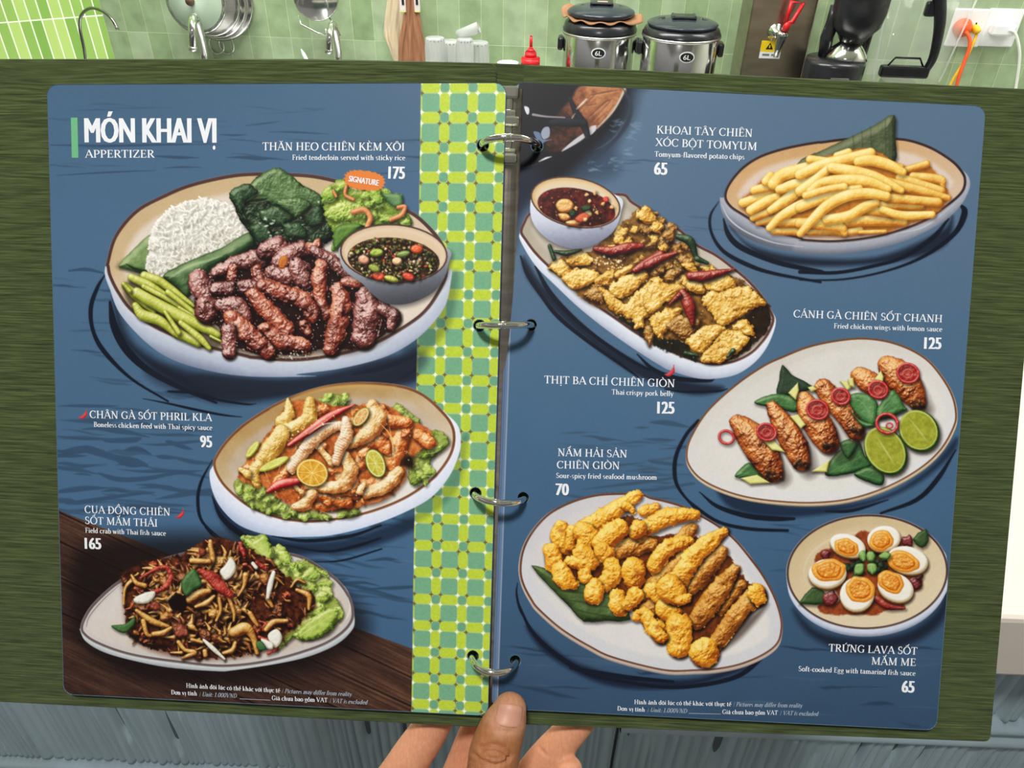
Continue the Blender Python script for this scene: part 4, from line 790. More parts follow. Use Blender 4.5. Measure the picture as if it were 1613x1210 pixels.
many(CL, 'H', [((460, 590, 470, 480, 510, 420, 560, 420), (10, 14, 16, 10)), ((560, 640, 680, 720, 800, 760), (18, 30, 16)), ((610, 720, 640, 820, 690, 830), (22, 20, 14)), ((880, 880, 930, 940, 1000, 960, 910, 1000), (20, 18, 24, 14)), ((820, 960, 900, 960), (8, 16)), ((960, 560, 1040, 510, 1110, 490), (30, 36, 24)), ((1010, 610, 1090, 580, 1150, 530), (14, 22, 14)), ((1120, 140, 1140, 240, 1120, 310), (20, 24, 12)), ((980, 260, 1110, 265), (24, 26)), ((690, 820, 760, 810, 820, 770), (24, 26, 14)), ((520, 370, 560, 430, 620, 450), (10, 22, 24)), ((980, 860, 1060, 880), (16, 14)), ((1080, 950, 1085, 980), 22)], AMB[0], gl=.35, sh=.6)
for c, r in (((1060, 190), 38), ((900, 800), 55), ((860, 285), 26), ((700, 600), 40)): CL.blob(CL.wobble(CL.T(Z('H', *c))[0], r / 4.84, .25), [(50, 14, 10), (130, 52, 36), (186, 96, 66)], r=6, rough=1.2, raw=True, gl=.3)
many(CL, 'H', [((690, 500, 760, 470, 820, 380, 780, 310, 690, 330, 590, 390), (18, 22, 22, 20, 16, 8)), ((1040, 330, 1160, 380, 1200, 420), (20, 30, 24))], [(84, 16, 14), (168, 50, 40), (212, 96, 74)], sh=.4, rough=1.6, mott=.3, bump=.9, gl=.25)
many(CL, 'I', [((0, 310, 60, 350, 120, 410, 180, 460), (30, 40, 44, 24)), ((250, 110, 280, 190), (14, 16)), ((370, 250, 420, 280), (22, 20)), ((380, 750, 460, 780, 500, 830, 440, 860), (8, 10, 12, 8))], [(84, 16, 14), (168, 50, 40), (212, 96, 74)], sh=.4, rough=1.8, mott=.3, bump=1.0, gl=.25)
GAR = [(170, 160, 140), (232, 228, 216), (252, 250, 246)]
CL.blob(Z('H', 535, 550, 600, 510, 690, 490, 695, 530, 640, 580, 560, 582), GAR, r=5); CL.blob(Z('I', 115, 300, 150, 260, 185, 210, 220, 250, 215, 310, 160, 360, 130, 335), GAR, r=5); CL.blob(Z('I', 440, 740, 500, 695, 538, 745, 520, 800, 480, 820), GAR, r=6); CL.blob(Z('I', 395, 760, 470, 790, 470, 830, 420, 820), GAR, r=4)
many(CL, 'I', [((5, 770, 70, 830, 145, 898), (10, 18, 8)), ((480, 310, 455, 400, 440, 480), (14, 20, 12)), ((340, 250, 360, 275), 14)], GAR, gl=.3)
leafy(CL, Z('H', 900, 420, 940, 360, 1000, 320, 1045, 400, 1050, 450, 1000, 480, 940, 530, 905, 480), [(24, 46, 22), (56, 96, 48), (104, 142, 84)], Z('H', 940, 510, 1000, 350), r=6); leafy(CL, Z('H', 365, 755, 470, 740, 540, 690, 540, 750, 460, 810), [(18, 40, 20), (50, 90, 44), (90, 130, 70)], Z('H', 380, 758, 520, 740), r=4); leafy(CL, Z('I', 360, 790, 400, 780, 430, 830, 380, 840), [(18, 40, 20), (50, 90, 44), (90, 130, 70)], r=3)
CL.flat(Z('H', 810, 540, 880, 510, 940, 560, 930, 620, 850, 640, 805, 600), (22, 12, 10), 5, 1.5, .9, 1.5)
CL.flat(Z('H', 480, 810, 560, 820, 600, 880, 800, 900, 830, 920, 700, 930, 560, 880), (26, 14, 12), 5, 2, .7, 1.5)
CL.on('page')
# small chilli marks beside the hot dishes
def chilli_mark(cv, k, f):
    x, y, s = f; cv.on('printed_chilli_mark'); q = Z(k, x, y)[0]
    cv.tube(np.array([q + (-s * 7.5, s * 5.0), q + (-s * 2, s * 5.2), q + (s * 3.0, s * 1.0), q + (s * 4.5, -s * 3)]), [.4, 2.6 * s, 2.8 * s, 1.4 * s], [(150, 30, 40), (206, 58, 62), (226, 84, 84)], sh=0, mott=0)
    cv.line(np.array([q + (s * 4.5, -s * 3), q + (s * 5.0, -s * 8)]), [1.6 * s, 1.0], (206, 58, 62)); cv.on('page')
chilli_mark(CL, 'X', (131.5, 652.5, 1.0)); chilli_mark(CL, 'X', (284, 809, 1.0))
# ------------------------------------------------------------------ food printed on the right page
# -- potato chips
P4R = np.vstack([Z('K', 563, 650, 590, 560, 680, 450, 800, 370, 950, 318, 1100, 285, 1210, 268), Z('M', 150, 268, 300, 249, 480, 240, 640, 244, 760, 260, 900, 310, 1030, 390, 1100, 460, 1132, 530, 1110, 620, 1000, 720, 830, 830, 600, 910, 400, 948, 200, 962, 0, 950), Z('K', 1080, 940, 950, 905, 800, 845, 680, 775, 600, 720)])
P4W = np.vstack([P4R[:15], Z('M', 1150, 520, 1150, 600, 1080, 725, 950, 835, 700, 955, 450, 1015, 200, 1042, 0, 1035), Z('K', 1050, 1025, 880, 990, 740, 940, 620, 860, 555, 770, 535, 660)])
CR.on('printed_plate'); CR.plate(P4R, P4W, [(186, 144, 96), (206, 164, 116), (214, 190, 170), (196, 160, 122), (220, 200, 186), (224, 212, 206)], (52, 38, 42), 4.0, ((176, 178, 190), (156, 160, 174), (110, 114, 128), (90, 92, 104)), 22)
CR.line(Z('K', 548, 700, 600, 800, 720, 890, 900, 960, 1100, 990), [.5, 2.5, 2.5, 2, .5], (206, 210, 220), .7); CR.line(Z('M', 650, 900, 850, 850, 1050, 700), [.5, 2.5, .5], (206, 208, 216), .6)
CR.on('printed_banana_leaf'); leafy(CR, np.vstack([Z('M', 640, 90, 648, 250, 640, 425, 400, 440, 0, 450), Z('K', 1050, 445, 1090, 395, 1180, 350), Z('M', 120, 345, 340, 243, 500, 165)]), [(30, 36, 26), (56, 66, 44), (80, 90, 60), (116, 124, 90)], r=14, bump=.3, mott=.06, smooth=3)
for x in (360, 420, 480, 530, 580, 615): CR.line(Z('M', x, 240 - (x - 340) * .5, x + 6, 300, x + 2, 400), [1, 2.2, 1], (96, 108, 76) if x % 20 else (46, 56, 40), .45, 1.4)
CR.on('printed_potato_chips'); FR = [(194, 122, 34), (234, 184, 78), (247, 214, 118), (253, 238, 174)]; FR2 = [(172, 94, 26), (216, 148, 52), (238, 192, 92), (249, 224, 146)]
FB2 = np.vstack([Z('K', 680, 680, 760, 600, 840, 520, 1000, 470, 1180, 380), Z('M', 150, 380, 330, 340, 500, 330, 700, 440, 860, 430, 960, 540, 1010, 660, 890, 780, 720, 840, 560, 890, 300, 910, 0, 905), Z('K', 1000, 900, 800, 830, 745, 790)])
CR.soft(FB2, (140, 70, 40), 7, .7, 0, 2); CR.flat(FB2, [(168, 92, 30), (206, 134, 50)], 4, 1.2, rough=2, mott=.4)
many(CR, 'K', [((900, 885, 1060, 885), (22, 26)), ((790, 830, 900, 800, 1000, 790), (16, 26, 26)), ((760, 795, 870, 755), (22, 28)), ((950, 830, 1160, 820), (30, 30))], FR2, bump=.4, sh=.28, gl=.1)
many(CR, 'M', [((60, 890, 200, 880, 300, 905), (24, 26, 16)), ((340, 890, 410, 875), (24, 24)), ((410, 890, 580, 885), (14, 14)), ((330, 820, 560, 810, 710, 825), (32, 38, 26)), ((480, 740, 620, 770), (34, 30)), ((560, 705, 830, 715), (26, 22)), ((0, 830, 250, 850, 305, 895), (36, 38, 24)), ((700, 470, 860, 425), (20, 26)), ((770, 510, 950, 530, 975, 575), (28, 30, 16)), ((680, 520, 960, 610), (30, 32)), ((600, 550, 800, 600, 1010, 655), (34, 32, 20)), ((600, 660, 940, 685), (34, 30)), ((600, 425, 690, 445), (24, 20))], FR2, bump=.4, mott=.1, sh=.24, gl=.12)
many(CR, 'K', [((690, 690, 790, 655, 890, 615), (30, 28, 26)), ((770, 605, 880, 580), (30, 34)), ((745, 740, 850, 680, 920, 650), (32, 34, 28)), ((850, 545, 880, 505), (32, 28)), ((900, 560, 960, 500, 1100, 460, 1210, 430), (40, 42, 40, 34)), ((880, 740, 1000, 660, 1100, 580, 1220, 510), (26, 38, 36, 32)), ((870, 860, 960, 780, 1080, 710, 1220, 660), (22, 34, 36, 34)), ((940, 600, 1060, 560, 1200, 560), (30, 34, 30))], FR, bump=.4, mott=.1, sh=.26, gl=.14)
many(CR, 'M', [((70, 395, 180, 405), (30, 24)), ((250, 370, 330, 345), (24, 26)), ((0, 500, 150, 430, 330, 390, 480, 350), (36, 36, 38, 34)), ((0, 610, 100, 540, 200, 450), (34, 34, 28)), ((400, 410, 480, 400, 600, 430, 700, 480), (36, 38, 36, 26)), ((220, 450, 420, 490, 560, 540, 690, 605), (36, 40, 38, 22)), ((70, 610, 150, 555, 300, 535, 460, 545, 600, 595), (28, 34, 38, 38, 24)), ((0, 720, 180, 650, 330, 610, 405, 590), (34, 34, 32, 24)), ((40, 640, 180, 600, 300, 580), 26), ((560, 735, 690, 775, 900, 770), (24, 30, 24)), ((180, 805, 330, 780, 440, 720, 520, 690), (32, 36, 36, 26)), ((0, 900, 100, 790, 200, 700, 330, 640, 470, 625, 590, 645), (24, 34, 38, 38, 36, 30))], FR, bump=.4, mott=.1, sh=.28, gl=.16)

# -- crispy pork belly
P5R = np.array([(819, 366), (824, 350), (835, 334), (870, 318), (973, 304), (998, 318), (1035, 341), (1070, 360), (1098, 384), (1128, 400), (1155, 420), (1180, 441), (1202, 466), (1216, 490), (1220, 505), (1213, 524), (1202, 540), (1184, 558), (1158, 571), (1129, 576), (1102, 572), (1066, 560), (1038, 546), (1002, 527), (969, 504), (929, 476), (893, 446), (864, 422), (842, 400), (827, 380)], float)
P5W = np.vstack([P5R[:14], [(1222, 505), (1217, 527), (1204, 553), (1184, 575), (1157, 591), (1122, 597), (1093, 595), (1056, 584), (1040, 576), (1002, 552), (956, 520), (911, 484), (874, 449), (843, 418), (820, 380)]])
CR.on('printed_plate'); CR.plate(P5R, P5W, [(158, 148, 128), (186, 176, 160), (210, 200, 190), (176, 166, 148), (200, 190, 176), (214, 200, 186)], (92, 54, 50), 4.0, ((232, 236, 246), (206, 212, 230), (150, 156, 180)), 16)
CR.on('printed_pork_belly'); PB = np.vstack([Z('N', 240, 320, 400, 230, 620, 190), [(955, 370), (990, 345), (1012, 325), (1040, 345), (1062, 380), (1095, 402)], Z('O', 480, 150, 700, 170, 900, 290, 1020, 420, 1060, 520, 1040, 650, 900, 800, 740, 910, 560, 950, 380, 900, 180, 820, 0, 740), Z('N', 1000, 880, 760, 720, 560, 620, 360, 440)])
CR.soft(PB, (30, 22, 16), 5, .6, 0, 3); CR.flat(PB, [(66, 42, 18), (126, 84, 36), (172, 122, 56)], 5, 1.2, rough=3, mott=.4)
CR.flat(Z('O', 760, 640, 900, 480, 1030, 430, 1070, 520, 1040, 660, 900, 800, 760, 900, 640, 945, 700, 800), [(24, 18, 14), (52, 36, 24)], 5, 1.5, rough=3, mott=.4)
CR.flat(np.vstack([Z('N', 740, 690, 900, 790, 1090, 870, 1210, 960), Z('O', 120, 730, 300, 760, 400, 860, 440, 930, 250, 870, 60, 790)]), [(20, 20, 16), (44, 40, 28)], 5, 1.5, rough=3, mott=.4)
GB = [(134, 76, 18), (206, 148, 48), (236, 192, 92), (252, 230, 160)]; GB2 = [(70, 36, 14), (140, 88, 34), (190, 138, 66), (226, 190, 124)]
upper = np.vstack([Z('J', 740, 1120, 850, 1010, 960, 880, 1060, 960, 1190, 1050), [(1095, 402), (1130, 425), (1090, 460), (1030, 440), (985, 420), (950, 395)]])
for p in CR.inside(upper, 60): CR.blob(CR.wobble(p, CR.rng.uniform(5, 12), .3, 8, CR.rng.uniform(.6, 1), -.6), GB2 if CR.rng.rand() < .6 else GB, r=5, rough=1.6, nsc=3.5, bump=1.5, mott=.16, gl=.2, raw=True, sh=.45, k=CR.rng.randint(4))
BEL = [('N', (240, 335, 330, 265, 430, 315, 440, 390, 360, 415, 290, 370)), ('N', (380, 270, 490, 205, 580, 220, 640, 270, 560, 320, 440, 320)), ('N', (360, 435, 470, 350, 600, 350, 690, 380, 640, 470, 480, 525)), ('N', (680, 400, 800, 360, 840, 430, 740, 490, 640, 470)), ('N', (540, 570, 690, 480, 745, 560, 710, 640, 630, 640)), ('N', (800, 400, 900, 330, 960, 320, 970, 360, 850, 430)),
       ('N', (770, 500, 930, 400, 1090, 385, 1090, 430, 960, 560, 860, 605, 780, 570)), ('N', (690, 520, 800, 570, 900, 650, 990, 560, 1110, 460, 1210, 430, 1230, 680, 1090, 775, 940, 780, 800, 710, 740, 650)), ('N', (980, 770, 1060, 760, 1065, 850, 990, 862)), ('O', (-40, 660, 40, 580, 60, 680, 10, 800)),
       ('O', (0, 300, 40, 215, 130, 215, 160, 260, 320, 275, 260, 350, 140, 430, 60, 500, 0, 500, -40, 400)), ('O', (350, 240, 420, 235, 490, 280, 480, 350, 420, 345, 350, 310)), ('O', (470, 240, 600, 190, 700, 180, 770, 280, 660, 320, 560, 330)), ('O', (10, 570, 150, 480, 290, 470, 250, 570, 150, 690, 100, 725)), ('O', (160, 620, 280, 545, 420, 555, 460, 600, 380, 700, 300, 735)),
       ('O', (480, 370, 560, 320, 640, 330, 760, 290, 880, 285, 980, 370, 1025, 440, 900, 480, 800, 540, 680, 625, 600, 590, 540, 500, 470, 430)), ('O', (730, 640, 850, 570, 925, 640, 900, 705)), ('O', (330, 760, 480, 640, 600, 605, 665, 650, 560, 760, 480, 855, 400, 820)), ('O', (465, 910, 640, 700, 740, 655, 875, 730, 820, 820, 700, 900, 600, 945)), ('O', (230, 40, 320, 10, 390, 60, 330, 110)), ('O', (300, 100, 380, 80, 440, 130, 400, 170)), ('O', (450, 110, 540, 95, 600, 140, 500, 160)), ('J', (920, 950, 960, 885, 1020, 905, 1060, 965, 1010, 1010, 950, 990)), ('J', (1010, 1040, 1060, 990, 1105, 1030, 1060, 1070)), ('J', (1095, 1100, 1130, 1040, 1180, 1050, 1170, 1120))]
for j, (k, P) in enumerate(BEL):
    CR.blob(Z(k, *P), [GB, GB, GB2][j % 5 == 4 and 2 or j % 2], r=9, rough=2.8, nsc=6.5, bump=1.7, mott=.24, gl=.3, sh=.6, k=j % 4)
CR.dots(Z('N', 600, 270, 700, 230, 900, 270, 1000, 330, 800, 370, 650, 340), 46, [(236, 206, 150), (206, 150, 90), (250, 236, 200)], (.8, 2)); CR.dots(PB, 120, [(250, 236, 180), (224, 180, 100), (150, 84, 34)], (.5, 1.3), .8)
DRY = [(46, 8, 12), (112, 22, 24), (160, 50, 40), (214, 130, 110)]
many(CR, 'N', [((650, 175, 800, 195, 930, 165, 1050, 150), (26, 40, 44, 22)), ((990, 365, 1080, 310, 1215, 225), (26, 40, 36))], DRY, gl=.4, bump=.8, sh=.6); many(CR, 'O', [((0, 100, 100, 45, 250, -10), (40, 36, 12)), ((370, 190, 480, 195, 600, 170, 750, 132), (36, 46, 34, 6)), ((300, 335, 360, 450, 390, 610), (34, 54, 16)), ((190, 435, 275, 355), (8, 24))], DRY, gl=.5, bump=.6, sh=.65)
many(CR, 'N', [((250, 150, 290, 260), (16, 20)), ((300, 200, 400, 215, 520, 185), (14, 24, 12))], DGREEN, gl=.3); many(CR, 'K', [((250, 920, 330, 950, 370, 1050), (20, 30, 16)), ((380, 1070, 450, 1100), (20, 12))], DGREEN, gl=.3); many(CR, 'O', [((690, 890, 740, 840), (12, 24)), ((430, 880, 330, 860), (16, 20))], DGREEN, gl=.4)
s_ = bowl_print(CR, 'printed_dip_bowl', 'printed_chilli_dip', Z('J', 195, 880, 215, 1000, 300, 1100, 430, 1165, 560, 1170, 680, 1122, 770, 1045, 812, 930, 800, 820, 500, 740, 240, 800), (Z('J', 504, 860), 309 / 4.32, 168 / 4.32, 8), 2.4,
                [(206, 170, 120), (226, 200, 160), (222, 206, 184)], (Z('J', 510, 898), 268 / 4.32, 130 / 4.32, 8), [(42, 14, 12), (96, 28, 22), (150, 44, 30)], ((222, 226, 238), (206, 210, 226), (156, 160, 182), (110, 112, 136)))
bits(CR, s_, 60, [(206, 110, 70), (190, 40, 34), (230, 190, 120), (120, 60, 30)], (.9, 2.2))
for P in ((370, 880, 400, 840, 460, 840, 492, 880, 460, 925, 400, 925), (385, 940, 440, 935, 470, 965, 420, 985), (440, 990, 500, 980, 540, 1000, 510, 1020, 450, 1012)): CR.blob(Z('J', *P), [(130, 60, 20), (220, 160, 80), (246, 220, 150)], r=5, gl=.4)
CR.blob(Z('J', 560, 940, 590, 910, 615, 940, 590, 960), [(150, 110, 50), (230, 210, 140), (250, 244, 206)], r=4, gl=.3); CR.blob(Z('J', 540, 890, 600, 880, 610, 905, 560, 920), DGREEN, r=3); CR.blob(Z('J', 460, 920, 500, 915, 500, 950, 470, 955), DGREEN, r=3); CR.blob(Z('J', 500, 970, 560, 930, 600, 960, 540, 1000), [(100, 20, 14), (196, 70, 44), (230, 130, 90)], r=4); CR.blob(Z('J', 690, 830, 720, 820, 730, 850, 700, 860), [(120, 20, 20), (206, 50, 44), (230, 120, 100)], r=3)
for p in ((580, 805), (635, 795), (600, 850), (690, 870), (750, 890), (650, 930), (505, 900), (570, 975)): CR.blob(CR.wobble(CR.T(Z('J', *p))[0], 3, .3), [(150, 90, 40), (232, 180, 110), (250, 226, 170)], r=2, raw=True, gl=.3)

# -- chicken wings
P6R = np.array([(1230, 562), (1280, 543), (1342, 532.5), (1387, 534.5), (1427, 546), (1460, 565), (1483, 591), (1500, 620), (1507, 648), (1504, 672), (1483, 709), (1449, 740), (1399, 768), (1342, 787), (1286, 793.5), (1231, 792), (1177, 785), (1134, 772), (1102, 755), (1084, 734), (1080, 714), (1087, 688), (1113, 647), (1156, 607), (1199, 577)], float)
P6W = P6R + np.where(P6R[:, 1:] > 660, [[0.6, 4.2]], [[0.8, .6]])
CR.on('printed_plate'); CR.plate(P6R, P6W, [(198, 188, 172), (216, 210, 204), (226, 224, 226), (206, 200, 192), (222, 218, 214), (230, 228, 224)], (116, 72, 42), 3.0, ((236, 226, 210), (200, 176, 140), (150, 120, 90)), 20, hl=(250, 232, 200))
CR.on('printed_banana_leaf'); leafy(CR, Z('Q', 755, 160, 830, 240, 980, 320, 880, 370, 715, 390, 730, 280), [(18, 30, 22), (38, 56, 40), (58, 78, 56)], r=8, smooth=2)
CR.on('printed_lime_leaf')
for k, P, v in (('Q', (548, 436, 650, 385, 760, 378, 870, 425, 860, 510, 740, 490, 640, 470), (560, 436, 860, 470)), ('Q', (408, 982, 450, 920, 520, 880, 600, 960, 650, 1010, 520, 1000), (430, 985, 580, 930)), ('P', (250, 992, 290, 890, 420, 790, 470, 880, 505, 940, 380, 985), (270, 980, 460, 880)), ('P', (410, 990, 500, 945, 576, 990, 556, 1050), (430, 985, 560, 1020)), ('P', (330, 820, 380, 790, 440, 800, 380, 900), None)):
    CR.on('printed_lime_leaf'); leafy(CR, Z(k, *P), [(14, 32, 18), (34, 72, 36), (62, 108, 56), (110, 150, 90)], Z(k, *v) if v else None, r=7, gl=.25)
WG_ = [(52, 16, 8), (138, 58, 22), (200, 108, 46), (238, 178, 104)]
for k, pts in (('Q', (430, 570, 620, 820, 720, 960)), ('Q', (720, 500, 860, 760, 920, 900)), ('Q', (940, 420, 1060, 660, 1110, 760)), ('P', (250, 500, 380, 690, 430, 760)), ('P', (600, 390, 700, 480, 780, 600))): CR.line(Z(k, *pts) + (7, 7), [16, 34, 26], (60, 46, 40), .6, 7, mark=False)
for j, (k, pts, r) in enumerate((('P', (440, 430, 500, 475, 600, 520), (44, 58, 44)), ('P', (595, 375, 650, 425, 715, 500, 765, 575), (48, 76, 74, 44)), ('P', (235, 500, 300, 580, 370, 660, 420, 745), (46, 56, 54, 46)), ('Q', (915, 405, 960, 520, 1040, 640, 1090, 730), (48, 86, 96, 76)), ('Q', (680, 470, 760, 600, 850, 760, 890, 870), (40, 74, 86, 62)), ('Q', (425, 580, 520, 680, 620, 820, 685, 945), (52, 96, 106, 72)))):
    R = np.asarray(r, float) / CROP[k][2]; CR.on('printed_chicken_wing'); CR.tube(Z(k, *pts), list(R * 1.1), WG_, rough=1.6, nsc=6, bump=1.5, gl=.75, pw=9, mott=.26, k=j % 4, sh=.6, spc=(250, 224, 180))
for k, c, r in (('Q', (690, 965), 58), ('Q', (885, 880), 50), ('Q', (1080, 745), 40), ('P', (425, 735), 30), ('P', (760, 590), 34)):
    i_ = CR.T(Z(k, *c))[0].astype(int); CR.cur = int(CR.id[i_[1], i_[0]])
    for _ in range(9): CR.blob(CR.wobble(CR.T(Z(k, c[0] + CR.rng.uniform(-r, r), c[1] + CR.rng.uniform(-r * .5, r * .5)))[0], CR.rng.uniform(1.6, 3.6), .4), [(50, 24, 12), (140, 84, 40), (214, 160, 100)], r=2, raw=True, sh=.6, gl=.3)
PALEG = [(170, 160, 70), (222, 218, 130), (244, 240, 190)]
for k, P in (('Q', (595, 700, 690, 712, 775, 802, 680, 785)), ('Q', (812, 540, 870, 525, 925, 600, 890, 628)), ('Q', (798, 368, 868, 292, 876, 350, 852, 418)), ('Q', (450, 992, 570, 968, 665, 1026, 520, 1036)), ('Q', (972, 942, 1102, 858, 1080, 948)), ('P', (330, 460, 375, 470, 400, 500, 370, 515)), ('P', (375, 450, 405, 445, 412, 500, 385, 490)), ('P', (525, 455, 560, 405, 575, 440, 570, 470)), ('P', (150, 500, 180, 490, 200, 510, 170, 525))): CR.on('printed_mango_slice'); CR.blob(Z(k, *P), PALEG, r=3, smooth=0, bump=.2, sh=.5)
CR.on('printed_lime_leaf')
for P, v in (((378, 560, 440, 530, 520, 560, 545, 620, 520, 712, 440, 670), (385, 565, 450, 580, 530, 690)), ((540, 620, 625, 515, 690, 600, 700, 630, 560, 680), (550, 650, 630, 560)), ((380, 620, 440, 680, 520, 710, 460, 720), None)): CR.on('printed_lime_leaf'); leafy(CR, Z('P', *P), [(16, 38, 20), (44, 88, 44), (80, 130, 70), (140, 176, 120)], Z('P', *v) if v else None, r=8, gl=.25, sh=.6)
for k, c, r, hol in (('P', (205, 625), 17, 0), ('P', (335, 550), 14, 0), ('P', (545, 512), 15, 0), ('P', (712, 420), 17, 0), ('Q', (640, 655), 15, 0), ('P', (595, 702), 17, 1), ('Q', (345, 692), 12, 1)):
    CR.on('printed_chilli_ring'); c = CR.T(Z(k, *c))[0]; q = CR.ring_pts(c, r, r * .85, 20, 22)
    if not hol: CR.blob(q, [(80, 10, 14), (176, 34, 34), (216, 90, 76)], r=4, raw=True, smooth=0, sh=.4, gl=.4, bump=.8); CR.tube(CR.ring_pts(c + (0, 1), r * .45, r * .4, 0, 16), 1.3, [(100, 20, 20), (200, 80, 70), (236, 160, 140)], raw=True, sh=.2)
    CR.tube(np.vstack([q, q[:1]]), 2.2, [(110, 16, 20), (196, 44, 46), (236, 120, 110)], raw=True, sh=.35, gl=.4, n=2)
for c, rx, ry, an in (((770, 738), 31, 36, -42), ((583, 850), 32, 42, -36)):
    CR.on('printed_lime_half'); c = CR.T(Z('P', *c))[0]; CR.soft(CR.ring_pts(c + (5, 6), rx, ry, an), (50, 44, 40), 7, .6, raw=True, smooth=0); CR.blob(CR.ring_pts(c + (1.5, 2), rx, ry, an), [(20, 40, 12), (52, 88, 24), (110, 140, 50)], r=6, raw=True, smooth=0)
    CR.flat(CR.ring_pts(c, rx - 2.4, ry - 2.2, an), (186, 196, 96), 0, raw=True); CR.flat(CR.ring_pts(c + (.5, .5), rx - 5, ry - 4.6, an), [(128, 136, 34), (158, 162, 48), (190, 188, 84)], 0, raw=True, mott=.3, nsc=5)
    for s in (-1, 1):
        a = math.radians(an + 90); v = np.array([math.cos(a), math.sin(a)]); CR.line(np.array([c - v * ry * .72, c + s * 1.5, c + v * ry * .72]), [.6, 3.2 if s > 0 else 1.2, .6], (214, 212, 130) if s > 0 else (130, 134, 40), .6, 1.2, raw=True)
c = CR.T(Z('P', 595, 702))[0]; q = CR.ring_pts(c, 17, 15, 20, 22); CR.on('printed_chilli_ring'); CR.tube(np.vstack([q, q[:1]]), 2.4, [(110, 16, 20), (196, 44, 46), (236, 120, 110)], raw=True, sh=.4, gl=.5, n=2); CR.tube(CR.ring_pts(c + (4, 3), 5, 4, 0, 12), 1.4, [(110, 16, 20), (210, 80, 70), (240, 170, 150)], raw=True, sh=.2)

# -- fried seafood mushrooms
P7R = np.vstack([Z('S', 45, 770, 60, 620, 110, 490, 200, 360, 320, 250, 500, 160, 700, 105, 900, 90, 1100, 95), Z('T', 20, 12, 110, 32, 220, 65, 330, 120, 450, 190, 560, 280, 660, 400, 740, 510, 810, 640, 850, 760, 858, 850, 830, 945, 740, 1018, 600, 1078, 450, 1110, 300, 1120, 100, 1118), Z('V', 1640, 330, 1480, 256, 1290, 140, 1135, 5), Z('S', 140, 1020, 72, 890)])
P7W = P7R + np.where(P7R[:, 1:] > 900, [[-.4, 5.0]], np.where(P7R[:, 0:1] < 900, [[-1.4, .6]], [[.6, .4]]))
CR.on('printed_plate'); CR.plate(P7R, P7W, [(198, 192, 196), (214, 212, 218), (214, 212, 218), (206, 200, 200), (220, 216, 216), (230, 226, 222)], (104, 64, 46), 3.4, ((214, 200, 190), (190, 170, 156), (130, 120, 120)), 24, hl=(246, 236, 226))
CR.on('printed_banana_leaf'); leafy(CR, Z('S', 148, 718, 320, 760, 600, 800, 900, 1000, 1010, 1190, 800, 1200, 600, 1205, 480, 1080, 300, 900), [(22, 34, 16), (48, 66, 30), (76, 98, 50), (120, 140, 84)], r=12, smooth=2)
for y in (860, 940, 1020, 1100): CR.line(Z('S', 330 + (y - 860) * .9, y, 600, y + 20, 860, y + 70), [1, 3, 1], (28, 42, 20), .5, 1.5)
CR.on('printed_fried_mushrooms'); MU = [(146, 64, 12), (220, 140, 30), (245, 188, 60), (253, 226, 122)]; MB_ = [(90, 40, 12), (166, 92, 26), (212, 140, 48), (240, 192, 100)]
MBASE = np.vstack([Z('S', 330, 760, 420, 560, 560, 420, 800, 330, 1080, 300), Z('T', 0, 250, 280, 250, 480, 350, 580, 480, 700, 640, 560, 800, 440, 960, 280, 960, 150, 960, 60, 900, 0, 870), Z('S', 900, 960, 700, 880)])
CR.flat(MBASE, [(66, 26, 12), (134, 66, 24)], 5, 1.2, rough=3, mott=.4)
def mush(lst, cols, **kw):
    for j, (k, pts, r) in enumerate(lst):
        R = 1.1 * np.asarray(r, float) / CROP[k][2]; CR.tube(Z(k, *pts), list(R), cols, **{**dict(rough=2.6, nsc=6.5, bump=1.3, gl=.25, mott=.18, k=j % 4, sh=.5), **kw})
CR.soft(Z('T', 330, 960, 480, 900, 640, 780, 760, 690, 740, 740, 600, 900, 460, 1010, 420, 1050), (60, 46, 40), 6, .7)
mush((('T', (460, 720, 540, 620, 590, 570), (40, 44, 34)), ('T', (240, 600, 340, 500, 470, 360), (60, 66, 40)), ('T', (0, 640, 60, 560, 140, 480), (50, 60, 40)), ('T', (190, 300, 280, 210), (46, 40)), ('T', (60, 560, 200, 440, 230, 400), (50, 50, 40)), ('S', (890, 600, 1000, 560, 1180, 540), (70, 80, 60)), ('T', (0, 730, 60, 690), (50, 50))), MB_)
